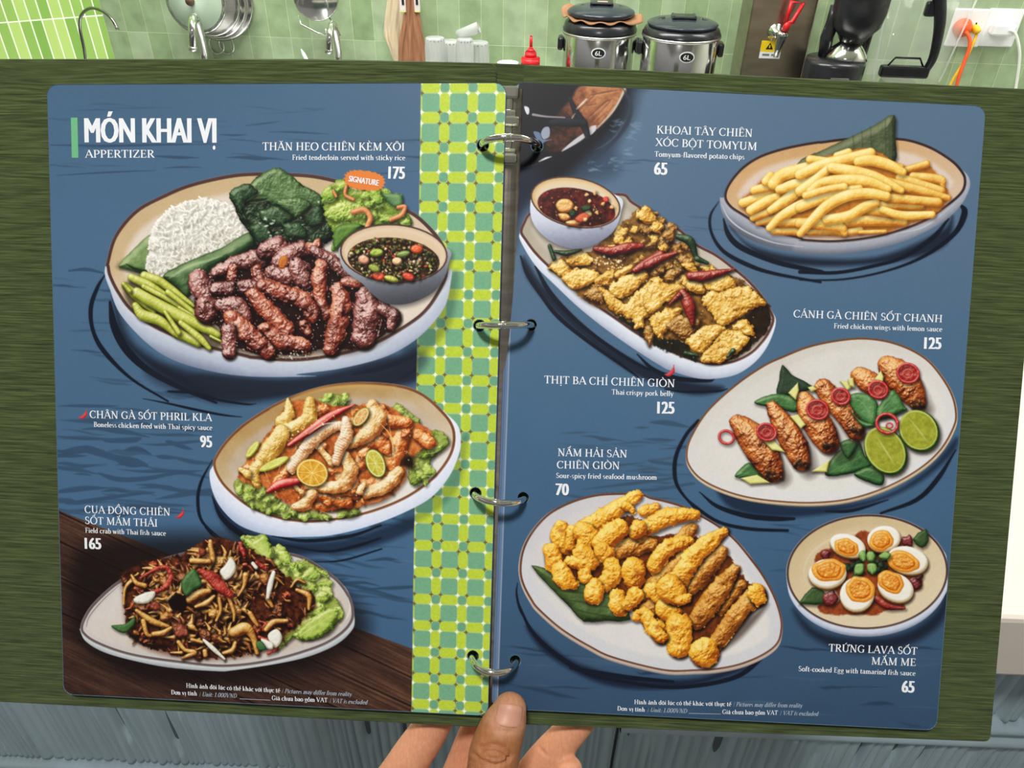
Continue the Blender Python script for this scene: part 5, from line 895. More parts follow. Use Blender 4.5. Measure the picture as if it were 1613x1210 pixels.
mush((('S', (620, 400, 760, 310, 900, 220, 1060, 115), (76, 76, 70, 46)), ('S', (970, 200, 1020, 240), (40, 30)), ('T', (-20, 100, 50, 78), (34, 30)), ('T', (-60, 250, 60, 170, 170, 130, 290, 125), (40, 56, 54, 40)), ('S', (1040, 430, 1080, 400), (60, 70)), ('T', (40, 450, 110, 350, 200, 310, 270, 285), (46, 52, 44, 26)), ('S', (400, 400, 400, 480, 460, 560), (66, 84, 66)), ('S', (320, 590, 340, 680, 320, 740), (66, 74, 40)), ('S', (480, 560, 500, 420), (40, 50)),
      ('S', (600, 430, 640, 470, 590, 550), (88, 90, 60)), ('S', (590, 620, 640, 690, 480, 690), (80, 90, 46)), ('S', (400, 760, 430, 830, 500, 880), (76, 84, 50)), ('S', (760, 520, 850, 440, 900, 410), (86, 100, 90)), ('S', (760, 590, 800, 620), (70, 70)), ('S', (610, 790, 620, 820), (60, 60)), ('S', (840, 720, 860, 790, 790, 870, 800, 900), (70, 80, 76, 50)), ('S', (700, 900, 690, 970, 660, 1000), (66, 80, 50)),
      ('S', (1030, 760, 1040, 830), (106, 90)), ('S', (890, 990, 910, 1070, 930, 1110), (66, 76, 44)), ('S', (1050, 980, 990, 1060), (76, 60)), ('T', (30, 600, 60, 650), (50, 40)), ('S', (1120, 1140, 1060, 1160), (60, 46)), ('T', (0, 780, 20, 840), (44, 40)), ('T', (60, 850, 80, 900), (58, 46)), ('T', (120, 720, 150, 750), (72, 62))), MU)
mush((('T', (150, 610, 230, 480, 310, 370, 400, 290, 490, 225), (70, 62, 58, 50, 26)), ('T', (140, 590, 170, 620), (84, 78)), ('T', (250, 660, 200, 670), (30, 30))), MU, sh=.7)
mush((('T', (310, 800, 400, 680, 480, 570, 555, 470), (56, 66, 58, 30)), ('T', (440, 930, 540, 790, 620, 700, 690, 640), (50, 58, 56, 62))), MB_, sh=.75)
mush((('T', (690, 620, 700, 650), (56, 50)), ('T', (200, 830, 200, 960), (80, 74)), ('T', (360, 1000, 370, 1020), (92, 74)), ('T', (60, 870, 90, 900), (40, 40))), MU, sh=.7)
for k, c, r in (('S', (410, 420), 5), ('T', (165, 845), 6), ('T', (62, 840), 5), ('S', (1060, 770), 5)): CR.flat(CR.wobble(CR.T(Z(k, *c))[0], r, .4, 8, .7), (186, 96, 22), 3, 1.8, .6, raw=True)

# -- lava eggs
c8 = Z('U', 570, 394)[0]
P8R = CR.ring_pts(c8, 497 / 3.904, 354 / 3.904, -2, 36); P8W = np.vstack([CR.ring_pts(c8, 499 / 3.904, 355 / 3.904, -2, 36)[18:], CR.ring_pts(c8 + (0.5, 11), 497 / 3.904, 356 / 3.904, -2, 36)[1:18]])
CR.on('printed_plate'); CR.plate(P8R, P8W, [(196, 168, 126), (212, 190, 150), (226, 208, 178), (204, 178, 138), (218, 198, 162), (228, 210, 180)], (78, 56, 54), 3.4, ((222, 226, 240), (196, 204, 224), (130, 136, 160)), 20)
q = CR.ring_pts(CR.T([c8])[0] + (0, 2), 103, 68, -2, 40); CR.line(np.vstack([q[18:38]]), [.5, 3, 3, .5], (232, 216, 186), .6, 1.5, raw=True)
CR.on('printed_egg_sauce'); CR.flat(Z('U', 250, 340, 300, 260, 420, 240, 520, 150, 600, 150, 760, 180, 900, 420, 900, 500, 800, 540, 800, 620, 700, 625, 620, 660, 520, 655, 330, 658, 275, 625, 280, 590, 400, 560), [(96, 36, 18), (150, 66, 30), (178, 92, 46)], 5, 1.5, rough=1.5, mott=.3)
for P in ((155, 575, 230, 490, 300, 510, 325, 590, 170, 592), (848, 192, 930, 128, 947, 205, 905, 247)): CR.on('printed_banana_leaf'); leafy(CR, Z('U', *P), [(20, 38, 18), (44, 70, 34), (76, 104, 58)], r=6, smooth=2)
CR.on('printed_egg_sauce')
for c, r in (((312, 285), 9), ((345, 555), 12), ((815, 203), 10), ((868, 462), 11), ((890, 425), 6)): CR.blob(CR.wobble(CR.T(Z('U', *c))[0], r, .25), [(40, 8, 12), (110, 30, 34), (170, 90, 90)], r=6, rough=1, raw=True, gl=.5)
many(CR, 'U', [((630, 560, 700, 605, 800, 618), (26, 24, 6))], DRY, gl=.5)
CR.on('printed_herbs')
for p in CR.inside(Z('U', 400, 330, 520, 270, 640, 260, 720, 310, 700, 390, 560, 420, 440, 420), 24): CR.blob(CR.wobble(p, CR.rng.uniform(4, 8), .35), DGREEN, r=3, raw=True, rough=1, sh=.5)
EW = [(190, 168, 130), (238, 232, 220), (255, 253, 248)]; YO = [(190, 84, 10), (230, 142, 34), (244, 180, 70)]
for c, rx, ry, an, yc, yx, yy in (((450, 232), 30, 19, 16, (440, 244), 21, 14), ((672, 190), 27, 22, -8, (655, 202), 19, 17), ((818, 322), 34, 23, 12, (790, 330), 27, 17), ((325, 405), 31, 25, -6, (335, 385), 28, 19), ((507, 532), 28, 29.5, 8, (524, 503), 24, 22), ((744, 490), 31, 23.5, 24, (716, 458), 23, 17)):
    CR.on('printed_egg_half'); u = CR.T(Z('U', *c))[0]; v = CR.T(Z('U', *yc))[0]; CR.blob(CR.ring_pts(u + (0, 2), rx, ry, an), [(110, 70, 30), (190, 140, 80), (220, 180, 120)], r=5, raw=True, smooth=0, sh=.6); CR.blob(CR.ring_pts(u, rx, ry - .6, an), EW, r=6, raw=True, smooth=0, bump=.1, mott=.03, sh=0)
    yk = CR.ring_pts(v, yx, yy, an + 4, 14); yk = yk + CR.rng.uniform(-1.6, 1.6, yk.shape); CR.blob(yk, [(206, 120, 30), (236, 160, 50), (246, 196, 96)], r=5, raw=True, smooth=4, sh=0, gl=.35, mott=.12); CR.blob(v + (yk - v) * .72, YO, r=5, raw=True, smooth=4, sh=0, gl=.45, bump=1, mott=.2, nsc=4)
    for _ in range(5):
        o = v + CR.rng.uniform(-.4, .4, 2) * (yx, yy); e = o + CR.rng.uniform(-7, 7, 2); CR.line(np.array([o, (o + e) / 2 + CR.rng.uniform(-2, 2, 2), e]), [.5, 1.6, .5], (248, 196, 110) if CR.rng.rand() < .6 else (196, 84, 20), .6, raw=True)
CR.on('printed_herbs')
for P, v in (((540, 330, 515, 290, 535, 262, 560, 275, 562, 320), (535, 270, 545, 325)), ((570, 320, 570, 275, 605, 270, 620, 300, 600, 330), (600, 275, 580, 325)), ((490, 395, 500, 350, 545, 345, 550, 385, 520, 412), (495, 405, 540, 350)), ((570, 380, 575, 345, 620, 345, 628, 385, 600, 408), (600, 405, 590, 350)), ((640, 300, 680, 270, 715, 290, 690, 320), (650, 305, 705, 285))): leafy(CR, Z('U', *P), [(40, 72, 28), (84, 128, 54), (132, 172, 90), (180, 208, 140)], Z('U', *v), r=4)
CR.on('page'); chilli_mark(CR, 'R', (1135, 75, 1.15))
MGT = CR.T([(800, 120), (817, 120), (783, 1125), (760, 1125)])
# ------------------------------------------------------------------ the menu: ring binder with two laminated pages
MLOC = Vector((-0.006, 0.205, 1.302))
menu = empty('menu_binder', MLOC, 0, 'open green cloth ring binder menu with two blue printed food pages', 'menu')
def set_frame(o, k, parent):
    o.parent = parent
    if parent is menu: o.matrix_basis = Matrix.Translation(-MLOC) @ PAGE[k]['mw']
def print_material():
    m = mat('printed_ink', (0.5, 0.5, 0.5), 0.46, spec=0.2)
    nt = m.node_tree; a = nt.nodes.new('ShaderNodeVertexColor'); a.layer_name = 'ink'
    nt.links.new(a.outputs['Color'], nt.nodes['Principled BSDF'].inputs['Base Color']); return m
INK = print_material()
SHEET = mat('laminated_sheet', rgb(96, 122, 154), 0.3, spec=0.4, noise=(20, 0.04))
def np_mesh(name, V, F, mi, mats, cols=None):
    me = bpy.data.meshes.new(name); n3 = [len(f) for f in F]
    me.vertices.add(len(V)); me.vertices.foreach_set('co', np.asarray(V, np.float32).ravel())
    loops = np.concatenate([np.asarray(f).ravel() for f in F]).astype(np.int32); cnt = np.concatenate([np.full(len(f), np.asarray(f).shape[1]) for f in F])
    st = np.concatenate([[0], np.cumsum(cnt)[:-1]]).astype(np.int32)
    me.loops.add(len(loops)); me.loops.foreach_set('vertex_index', loops)
    me.polygons.add(len(cnt)); me.polygons.foreach_set('loop_start', st)
    for m in mats: me.materials.append(m)
    me.polygons.foreach_set('material_index', np.asarray(mi, np.int32)); me.update(calc_edges=True); me.validate()
    if cols is not None:
        a = me.color_attributes.new('ink', 'FLOAT_COLOR', 'POINT'); a.data.foreach_set('color', np.c_[cols, np.ones(len(cols))].astype(np.float32).ravel())
    o = bpy.data.objects.new(name, me); COL.objects.link(o); return o
def rounded(W, H, r, n=6):
    out = []
    for cx, cy, a in ((W - r, H - r, 0), (r, H - r, 90), (r, r, 180), (W - r, r, 270)):
        out += [(cx + r * math.cos(math.radians(a + 90 * i / n)), cy + r * math.sin(math.radians(a + 90 * i / n))) for i in range(n + 1)]
    return np.array(out)
HOLE_R = 9.0
def build_page(k, label):
    p = PAGE[k]; cv = p['cv']; W, H = cv.W, cv.H
    loops = [rounded(W, H, 17)] + [cv.ring_pts(h, HOLE_R, HOLE_R, 0, 20) for h in p['holes']]
    flatl = np.vstack(loops); tr = np.array([t[:] for t in tessellate_polygon([[Vector((x, y, 0)) for x, y in l] for l in loops])])
    front = pg(k, flatl, 0.0); back = pg(k, flatl, -0.0006); N = len(flatl); side = []; b = 0
    for l in loops:
        n = len(l); side += [(b + i, b + (i + 1) % n, N + b + (i + 1) % n, N + b + i) for i in range(n)]; b += n
    # printed ground, split by what is printed where
    Y, X = np.mgrid[0:H, 0:W] + 0.5
    ok = Canvas.sdf(X, Y, rounded(W, H, 17)) < -1.2
    for h in p['holes']: ok &= np.hypot(X - h[0], Y - h[1]) > HOLE_R + 1.0
    ids = cv.id[:-1, :-1]; lin = s2l(np.clip(cv.img, 0, 1)).reshape(-1, 3)
    GY, GX = np.mgrid[0:H + 1, 0:W + 1]; allp = pg(k, np.c_[GX.ravel(), GY.ravel()], 0.0001)
    def cells(m):
        j, i = np.nonzero(m); a = j * (W + 1) + i; q = np.stack([a, a + 1, a + W + 2, a + W + 1], 1)
        u, inv = np.unique(q, return_inverse=True); return allp[u], inv.reshape(-1, 4), lin[u]
    V, Q, Cc = cells(ok & (ids == 0)); base = 2 * N
    page = np_mesh('page', np.vstack([front, back, V]), [tr, tr[:, ::-1] + N, np.array(side), Q + base], [0] * (2 * len(tr) + len(side)) + [1] * len(Q), [SHEET, INK],
                   np.vstack([np.full((2 * N, 3), 0.15), Cc]))
    page['label'] = label; set_frame(page, k, menu)
    for n, nm in enumerate(cv.names):
        if n == 0: continue
        m = ok & (ids == n)
        if m.sum() < 6: continue
        V, Q, Cc = cells(m); o = np_mesh(nm, V, [Q], [0] * len(Q), [INK], Cc); o.parent = page
    p['page'] = page; return page
build_page('L', 'left blue page headed for appetizers with the woven strip')
build_page('R', 'right blue page with a moored boat printed in its corner')

# cloth cover: two boards and the spine between them
def cloth_material():
    m = mat('green_ribbed_cloth', rgb(72, 83, 50), 0.85, spec=0.12, noise=(1.0, 0.42, (60, 1050, 60)), bump=(1.0, 0.8, 0.0012, (45, 1000, 45)))
    b = m.node_tree.nodes['Principled BSDF']; b.inputs['Sheen Weight'].default_value = 0.25; b.inputs['Sheen Roughness'].default_value = 0.4
    return m
CLOTH = cloth_material()
def board(k, px, back, thick):
    p = PAGE[k]; o = p['o'] - p['n'] * back; Mi = p['mw'].inverted()
    pts = [Mi @ at_plane(x, y, o, p['n']) for x, y in px]
    ol = []
    n = len(pts)
    for i in range(n):                                               # slightly rounded corners
        a, c, b = pts[i - 1], pts[i], pts[(i + 1) % n]; r = 0.003
        d1, d2 = (a - c).normalized(), (b - c).normalized()
        for t in np.linspace(0, 1, 5): ol.append(c + d1 * r * (1 - t) ** 2 + d2 * r * t ** 2)
    mb = MB(); m = len(ol); e = 0.0008
    cen = sum(ol, Vector()) / m
    rings = []
    for dz, ins in ((0.0, e), (e, 0), (thick - e, 0), (thick, e)):
        rings.append([Vector((q.x, q.y, back)) + (cen - q).normalized() * ins + Vector((0, 0, dz)) for q in ol])
    vs = [v for r in rings for v in r]; fs = []
    for j in range(3):
        for i in range(m): fs.append((j * m + i, j * m + (i + 1) % m, (j + 1) * m + (i + 1) % m, (j + 1) * m + i))
    fs += [tuple(range(m)), tuple(range(3 * m, 4 * m))]
    mb.add(vs, fs); ob = mb.build('cover_board', CLOTH); set_frame(ob, k, menu)
    return [p['mw'] @ Vector((q.x, q.y, back)) for q in pts]
bl = board('L', [(-62, 92), (484, 92), (782, 98.5), (756, 1147), (-36, 1105)], 0.004, 0.003)
br = board('R', [(816, 100.5), (1653, 141), (1561, 1170), (782, 1141)], 0.004, 0.003)
mb = MB(); back = Vector(PAGE['L']['n']) * -0.0034
a, b, c, d = bl[2], br[0], br[3], bl[3]
ex = Vector((0.006, 0, 0))
q = [a - ex, b + ex, c + ex, d - ex]
q = [v - Vector(PAGE['L']['n']) * 0.0009 for v in q]; iL = PAGE['L']['mw'].inverted()
mb.add([iL @ v for v in q] + [iL @ (v + back) for v in q], [(0, 1, 2, 3), (4, 5, 6, 7), (0, 1, 5, 4), (1, 2, 6, 5), (2, 3, 7, 6), (3, 0, 4, 7)])
set_frame(mb.build('cover_spine', CLOTH), 'L', menu)

# ring mechanism
CHROME = mat('chrome', (0.82, 0.80, 0.76), 0.09, 1.0, noise=(40, 0.05))
BARM = mat('dark_steel_bar', (0.42, 0.37, 0.34), 0.22, 1.0, noise=(60, 0.2, (1, 1, 6)))
nav = (PAGE['L']['n'] + PAGE['R']['n']).normalized()
top_ = at_plane(801, 142, PAGE['L']['o'] - PAGE['L']['n'] * 0.0072, PAGE['L']['n']); bot_ = at_plane(774, 1124, PAGE['L']['o'] - PAGE['L']['n'] * 0.0072, PAGE['L']['n'])
ax_ = (bot_ - top_).normalized(); sd_ = ax_.cross(nav).normalized(); Lb = (bot_ - top_).length
mb = MB(); prof = [(0.0065 * math.cos(t), 0.0012 + 0.0028 * math.sin(t)) for t in np.linspace(0, math.pi, 14)]
mb.prism([(-0.0065, -0.0016)] + prof[::-1] + [(0.0065, -0.0016)], top_ - MLOC, sd_, nav, ax_, Lb); mb.build('ring_bar', BARM, menu)
def along(py): return top_ + ax_ * (Lb * (py - 142) / 982.0)
mb = MB(); Mr = Matrix((sd_, nav, ax_)).transposed()
for py, ln, wd, hh in ((150, 0.006, 0.010, 0.005), (181, 0.004, 0.008, 0.004), (193, 0.005, 0.011, 0.006), (236, 0.003, 0.009, 0.004), (247, 0.0045, 0.010, 0.0055), (165, 0.012, 0.005, 0.003), (215, 0.016, 0.005, 0.003)):
    mb.box(along(py) + nav * 0.0034 - MLOC, (wd, hh, ln), bev=0.0012, M=Mr)
mb.build('opening_lever', CHROME, menu)
for i, (hl, hr) in enumerate(zip(PAGE['L']['holes'], PAGE['R']['holes'])):
    A = pgw('L', [hl], 0)[0]; B = pgw('R', [hr], 0)[0]; mid = (A + B) / 2; h = 0.0150
    pts = []
    for t in np.linspace(-0.42, math.pi + 0.42, 46):
        c, s_ = math.cos(t), math.sin(t); sq = 1.0 if s_ >= 0 else 0.8
        pts.append(mid + (B - A) * (0.5 * c * 1.02) + nav * (h * s_ * sq) - MLOC)
    mb = MB().tube(pts, 0.00155, 14)
    k = len(pts) // 2
    for dk in (-1, 1):
        cpt = pts[k] + (pts[k + 1] - pts[k - 1]).normalized() * 0.0011 * dk; mb.tube([cpt - (pts[k + 1] - pts[k - 1]).normalized() * 0.0003, cpt + (pts[k + 1] - pts[k - 1]).normalized() * 0.0003], 0.00172, 14)
    mb.build('ring', CHROME, menu)
# ------------------------------------------------------------------ lettering
def _arc(cx, cy, rx, ry, a0, a1, n=14):
    return [(cx + rx * math.cos(math.radians(a0 + (a1 - a0) * i / n)), cy + ry * math.sin(math.radians(a0 + (a1 - a0) * i / n))) for i in range(n + 1)]
TK, TN = 0.135, 0.06
def pen(pts, tk=TK, tn=TN, w=None):
    """a pen stroke: thick where it runs upright, thin where it runs level"""
    P = np.array(pts, float); n = len(P); t = np.gradient(P, axis=0); t /= np.maximum(np.linalg.norm(t, axis=1), 1e-9)[:, None]
    wd = np.full(n, w) if w is not None else tn + (tk - tn) * np.abs(t[:, 1]) ** 1.4
    nn = np.c_[-t[:, 1], t[:, 0]] * (wd / 2)[:, None]; return ('strip', P + nn, P - nn)
def L(x0, y0, x1, y1, w): return pen([(x0, y0), (x1, y1)], w=w)
def Vs(x, y0=0.0, y1=1.0, tk=TK): return L(x, y0, x, y1, tk)
def Sf(x, y, h=0.13): return L(x - h, y, x + h, y, 0.05)
def St(x, h=0.13): return [Sf(x, 0.025, h), Sf(x, 0.975, h)]
def stem(x): return [Vs(x)] + St(x)
GL = {
 'A': (0.74, [L(.06, .02, .36, 1, TN), L(.36, 1, .68, .02, TK), L(.16, .34, .56, .34, TN), Sf(.07, .025, .1), Sf(.67, .025, .12)]),
 'B': (0.66, stem(.17) + [pen([(.17, .965)] + _arc(.32, .745, .19, .22, 90, -90) + [(.17, .525)]), pen([(.17, .525)] + _arc(.34, .28, .23, .245, 90, -90) + [(.17, .035)])]),
 'C': (0.74, [pen(_arc(.42, .5, .33, .48, 48, 312)), L(.645, .74, .66, .96, .06), L(.645, .14, .655, .26, .05)]),
 'D': (0.78, stem(.17) + [pen([(.17, .965)] + _arc(.32, .5, .36, .465, 90, -90) + [(.17, .035)])]),
 'E': (0.62, stem(.17) + [L(.17, .965, .53, .965, TN), L(.17, .52, .45, .52, TN), L(.17, .035, .56, .035, TN), L(.53, .99, .54, .8, .055), L(.56, 0.01, .58, .22, .055), L(.45, .62, .45, .42, .05)]),
 'F': (0.58, stem(.17) + [L(.17, .965, .52, .965, TN), L(.17, .50, .43, .50, TN), L(.52, .99, .53, .78, .055), L(.43, .60, .43, .40, .05)]),
 'G': (0.80, [pen(_arc(.42, .5, .33, .48, 48, 300)), L(.645, .74, .66, .96, .06), Vs(.64, .06, .42), Sf(.64, .42, .12)]),
 'H': (0.84, stem(.17) + stem(.66) + [L(.17, .5, .66, .5, TN)]),
 'I': (0.36, stem(.18)),
 'K': (0.76, stem(.17) + [L(.2, .42, .58, .97, .07), L(.32, .58, .66, .02, TK), Sf(.58, .975, .11), Sf(.66, .025, .11)]),
 'L': (0.60, stem(.17) + [L(.17, .035, .54, .035, TN), L(.55, .01, .57, .24, .055)]),
 'M': (0.98, [L(.16, .02, .18, .98, .07), L(.18, 1, .48, .05, TK), L(.48, .05, .78, 1, TN), Vs(.80), Sf(.16, .025, .1), Sf(.13, .975, .1), Sf(.80, .025), Sf(.83, .975, .1)]),
 'N': (0.82, [L(.17, .02, .17, .98, .07), L(.15, 1, .66, 0, TK), L(.66, .02, .66, .98, .07), Sf(.17, .025, .11), Sf(.12, .975, .1), Sf(.67, .975, .11)]),
 'O': (0.82, [pen(_arc(.41, .5, .34, .48, 0, 360, 28))]),
 'P': (0.62, stem(.17) + [pen([(.17, .965)] + _arc(.33, .71, .22, .255, 90, -90) + [(.17, .455)])]),
 'R': (0.70, stem(.17) + [pen([(.17, .965)] + _arc(.33, .735, .21, .23, 90, -90) + [(.17, .505)]), L(.34, .5, .62, .02, TK), Sf(.64, .025, .09)]),
 'S': (0.58, [pen(_arc(.29, .74, .17, .235, 50, 180) + _arc(.29, .74, .17, .235, 180, 250)[1:] + [(.36, .47)] + _arc(.29, .265, .2, .24, 60, -130), .12, .07), L(.44, .77, .45, .95, .05), L(.10, .05, .1, .26, .05)]),
 'T': (0.68, [Vs(.34), Sf(.34, .025), L(.05, .965, .63, .965, TN), L(.05, .99, .04, .78, .055), L(.63, .99, .64, .78, .055)]),
 'U': (0.80, [Vs(.17, .3, 1), pen([(.17, .32)] + _arc(.405, .3, .235, .275, 180, 360)), L(.64, .3, .64, .98, .07), Sf(.17, .975, .13), Sf(.64, .975, .11)]),
 'V': (0.74, [L(.08, .98, .38, 0, TK), L(.38, 0, .66, .98, TN), Sf(.09, .975, .12), Sf(.66, .975, .1)]),
 'X': (0.74, [L(.1, .98, .64, .02, TK), L(.62, .98, .1, .02, TN), Sf(.11, .975, .11), Sf(.62, .975, .1), Sf(.1, .025, .1), Sf(.64, .025, .11)]),
 'Y': (0.72, [L(.08, .98, .36, .45, TK), L(.64, .98, .36, .45, TN), Vs(.36, 0, .46), Sf(.36, .025), Sf(.09, .975, .11), Sf(.64, .975, .1)]),
 'Z': (0.66, [L(.07, .965, .57, .965, TN), L(.57, .97, .08, .03, TK), L(.08, .035, .6, .035, TN), L(.07, .99, .06, .78, .055), L(.6, .01, .61, .24, .055)]),
}
XH = 0.64; k_ = 0.15; h_ = 0.065
def lstem(x, y1=XH, foot=True): return [L(x, 0, x, y1, k_), L(x - .1, y1 - .03, x, y1 - .01, .05)] + ([Sf(x, .022, .11)] if foot else [])
def arch(x0, x1): return [pen([(x0, .40)] + _arc((x0 + x1) / 2, .42, (x1 - x0) / 2, .19, 175, 0) + [(x1, .35)], k_, h_), L(x1, 0, x1, .42, k_), Sf(x1, .022, .11)]
def bowl(cx): return [pen(_arc(cx, .31, .21, .30, 0, 360, 20), k_, h_)]
GL.update({
 'a': (0.52, [pen(_arc(.24, .45, .15, .17, 150, 0) + [(.39, .1)] + _arc(.46, .1, .07, .08, 180, 300), k_, h_), pen(_arc(.23, .18, .15, .16, 60, 330), k_ * .9, h_)]),
 'b': (0.58, [L(.15, 0, .15, 1, k_), L(.06, .97, .15, .99, .05)] + [pen(_arc(.3, .31, .2, .3, 140, -140), k_, h_)]),
 'c': (0.48, [pen(_arc(.28, .31, .2, .3, 45, 310), k_, h_)]), 'd': (0.60, [pen(_arc(.28, .31, .2, .3, 40, 320), k_, h_), L(.44, 0, .44, 1, k_), L(.35, .97, .44, .99, .05), L(.44, .02, .54, .03, .05)]),
 'e': (0.50, [pen([(.09, .34), (.44, .36)] + _arc(.27, .31, .19, .3, 10, 310), k_ * .9, h_)]), 'f': (0.36, [L(.16, 0, .16, .78, k_), pen(_arc(.27, .78, .11, .2, 180, 40), k_, .07), L(.04, .60, .32, .60, .055), Sf(.16, .022, .11)]),
 'g': (0.52, [pen(_arc(.25, .42, .15, .2, 0, 360, 18), k_ * .85, h_), pen([(.2, .22), (.12, .12), (.2, .04), (.38, .02)] + _arc(.26, -.12, .19, .13, 45, -230), .08, .06), L(.38, .58, .5, .62, .06)]),
 'h': (0.62, [L(.15, 0, .15, 1, k_), L(.06, .97, .15, .99, .05), Sf(.15, .022, .11)] + arch(.15, .46)), 'i': (0.30, lstem(.15) + [('dot', .15, .86, .075)]),
 'k': (0.58, [L(.15, 0, .15, 1, k_), L(.06, .97, .15, .99, .05), Sf(.15, .022, .11), L(.17, .28, .44, .6, .06), L(.26, .38, .5, .02, k_)]), 'l': (0.30, [L(.15, 0, .15, 1, k_), L(.06, .97, .15, .99, .05), Sf(.15, .022, .11)]),
 'm': (0.92, lstem(.15) + arch(.15, .45) + arch(.45, .76)), 'n': (0.62, lstem(.15) + arch(.15, .46)), 'o': (0.56, bowl(.28)), 'p': (0.60, [L(.15, -.3, .15, .64, k_), L(.06, .6, .15, .63, .05), Sf(.15, -.28, .11), pen(_arc(.31, .31, .2, .3, 140, -140), k_, h_)]),
 'r': (0.42, lstem(.15) + [pen(_arc(.31, .4, .15, .2, 175, 60), .09, .08), ('dot', .37, .54, .06)]), 's': (0.42, [pen(_arc(.21, .47, .12, .15, 40, 240) + [(.24, .31)] + _arc(.2, .16, .14, .14, 60, -130), .1, .06)]),
 't': (0.38, [L(.16, .12, .16, .82, k_), pen(_arc(.26, .13, .1, .12, 180, 310), k_, .07), L(.04, .60, .33, .60, .055)]), 'u': (0.62, [L(.15, .2, .15, .63, k_), pen([(.15, .22)] + _arc(.3, .2, .15, .19, 180, 360), k_, h_), L(.46, 0, .46, .63, k_), L(.05, .6, .15, .62, .05), L(.46, .02, .56, .03, .05), L(.36, .6, .46, .62, .05)]),
 'v': (0.54, [L(.08, .62, .28, 0, k_), L(.28, 0, .46, .62, h_), Sf(.1, .615, .09), Sf(.45, .615, .08)]), 'w': (0.80, [L(.08, .62, .25, 0, k_), L(.25, 0, .4, .6, h_), L(.4, .6, .56, 0, k_), L(.56, 0, .7, .62, h_), Sf(.1, .615, .09), Sf(.7, .615, .08)]),
 'x': (0.54, [L(.08, .62, .46, .02, k_), L(.44, .62, .08, .02, h_), Sf(.1, .615, .08), Sf(.45, .022, .08)]), 'y': (0.54, [L(.08, .62, .28, 0, k_), L(.46, .62, .2, -.26, h_), ('dot', .17, -.24, .06), Sf(.1, .615, .09), Sf(.45, .615, .08)]),
 '1': (0.46, [Vs(.24), Sf(.24, .025), L(.08, .82, .24, .97, .07)]), '0': (0.60, [pen(_arc(.3, .5, .22, .48, 0, 360, 24))]), '.': (0.26, [('dot', .13, .06, .075)]), ':': (0.26, [('dot', .13, .06, .075), ('dot', .13, .5, .075)]),
 '|': (0.4, [L(.2, -.1, .2, .95, .05)]), '-': (0.36, [L(.06, .3, .3, .3, .075)]), ' ': (0.26, []),
})
MARKS = {'\u0301': lambda c, y: [L(c - .06, y + .03, c + .1, y + .22, .08)], '\u0300': lambda c, y: [L(c + .06, y + .03, c - .1, y + .22, .08)],
         '\u0302': lambda c, y: [L(c - .15, y + .03, c, y + .18, .065), L(c, y + .18, c + .15, y + .03, .065)], '\u0306': lambda c, y: [pen(_arc(c, y + .2, .14, .15, 190, 350), .07, .07)],
         '\u0309': lambda c, y: [pen(_arc(c, y + .17, .075, .07, 150, -70), .06, .06), L(c + .02, y + .1, c, y + .03, .06)], '\u0323': lambda c, y: [('dot', c, -.19, .075)],
         '\u031b': lambda c, y: [pen(_arc(c + .33, y - .02, .09, .13, -90, 60), .08, .08)]}
def serif_outline(s, italic=False):
    """[(polygon points)], width"""
    polys = []; zs = []; x = 0.0
    for ch in s:
        st = ch in '\u0110\u0111'; base = {'\u0110': 'D', '\u0111': 'd'}.get(ch) or unicodedata.normalize('NFD', ch)[0]
        marks = [] if st else list(unicodedata.normalize('NFD', ch)[1:])
        adv, ops = GL.get(base, GL['o']); ops = list(ops)
        if st: ops.append(L(.02, .5, .36, .5, .06) if base == 'D' else L(.3, .82, .58, .82, .055))
        c = adv / 2 - (0.0 if base.isupper() else 0.01); y = (1.0 if base.isupper() else XH) + 0.02
        if base == 'i' and marks: ops = [o for o in ops if o[0] != 'dot']
        for m in sorted(marks, key=lambda q: 0 if q in '\u0302\u0306\u031b' else 1):
            if m == '\u031b': ops += MARKS[m](c * 1.0 - (.02 if base.isupper() else .12), y - .06); continue
            ops += MARKS[m](c, y) if m not in '\u0301\u0300\u0309' or y < (1.1 if base.isupper() else XH + .1) else MARKS[m](c + .10, y - .03)
            if m in '\u0302\u0306': y += 0.15
        for oi, o in enumerate(ops):
            if o[0] == 'strip':
                a, b = o[1], o[2]
                for i in range(len(a) - 1): polys.append([a[i], a[i + 1], b[i + 1], b[i]]); zs.append(oi + (i % 2) * .5)
            else:
                polys.append([(o[1] + o[3] * math.cos(t), o[2] + o[3] * math.sin(t)) for t in np.linspace(0, 2 * math.pi, 10, endpoint=False)]); zs.append(oi)
        polys[:] = polys
        n0 = getattr(serif_outline, '_n', 0)
        for p in polys[n0:]:
            for i, q in enumerate(p): p[i] = (q[0] + x, q[1])
        serif_outline._n = len(polys); x += adv + 0.02
    serif_outline._n = 0
    if italic: polys = [[(q[0] + 0.24 * q[1], q[1]) for q in p] for p in polys]
    return polys, x, zs
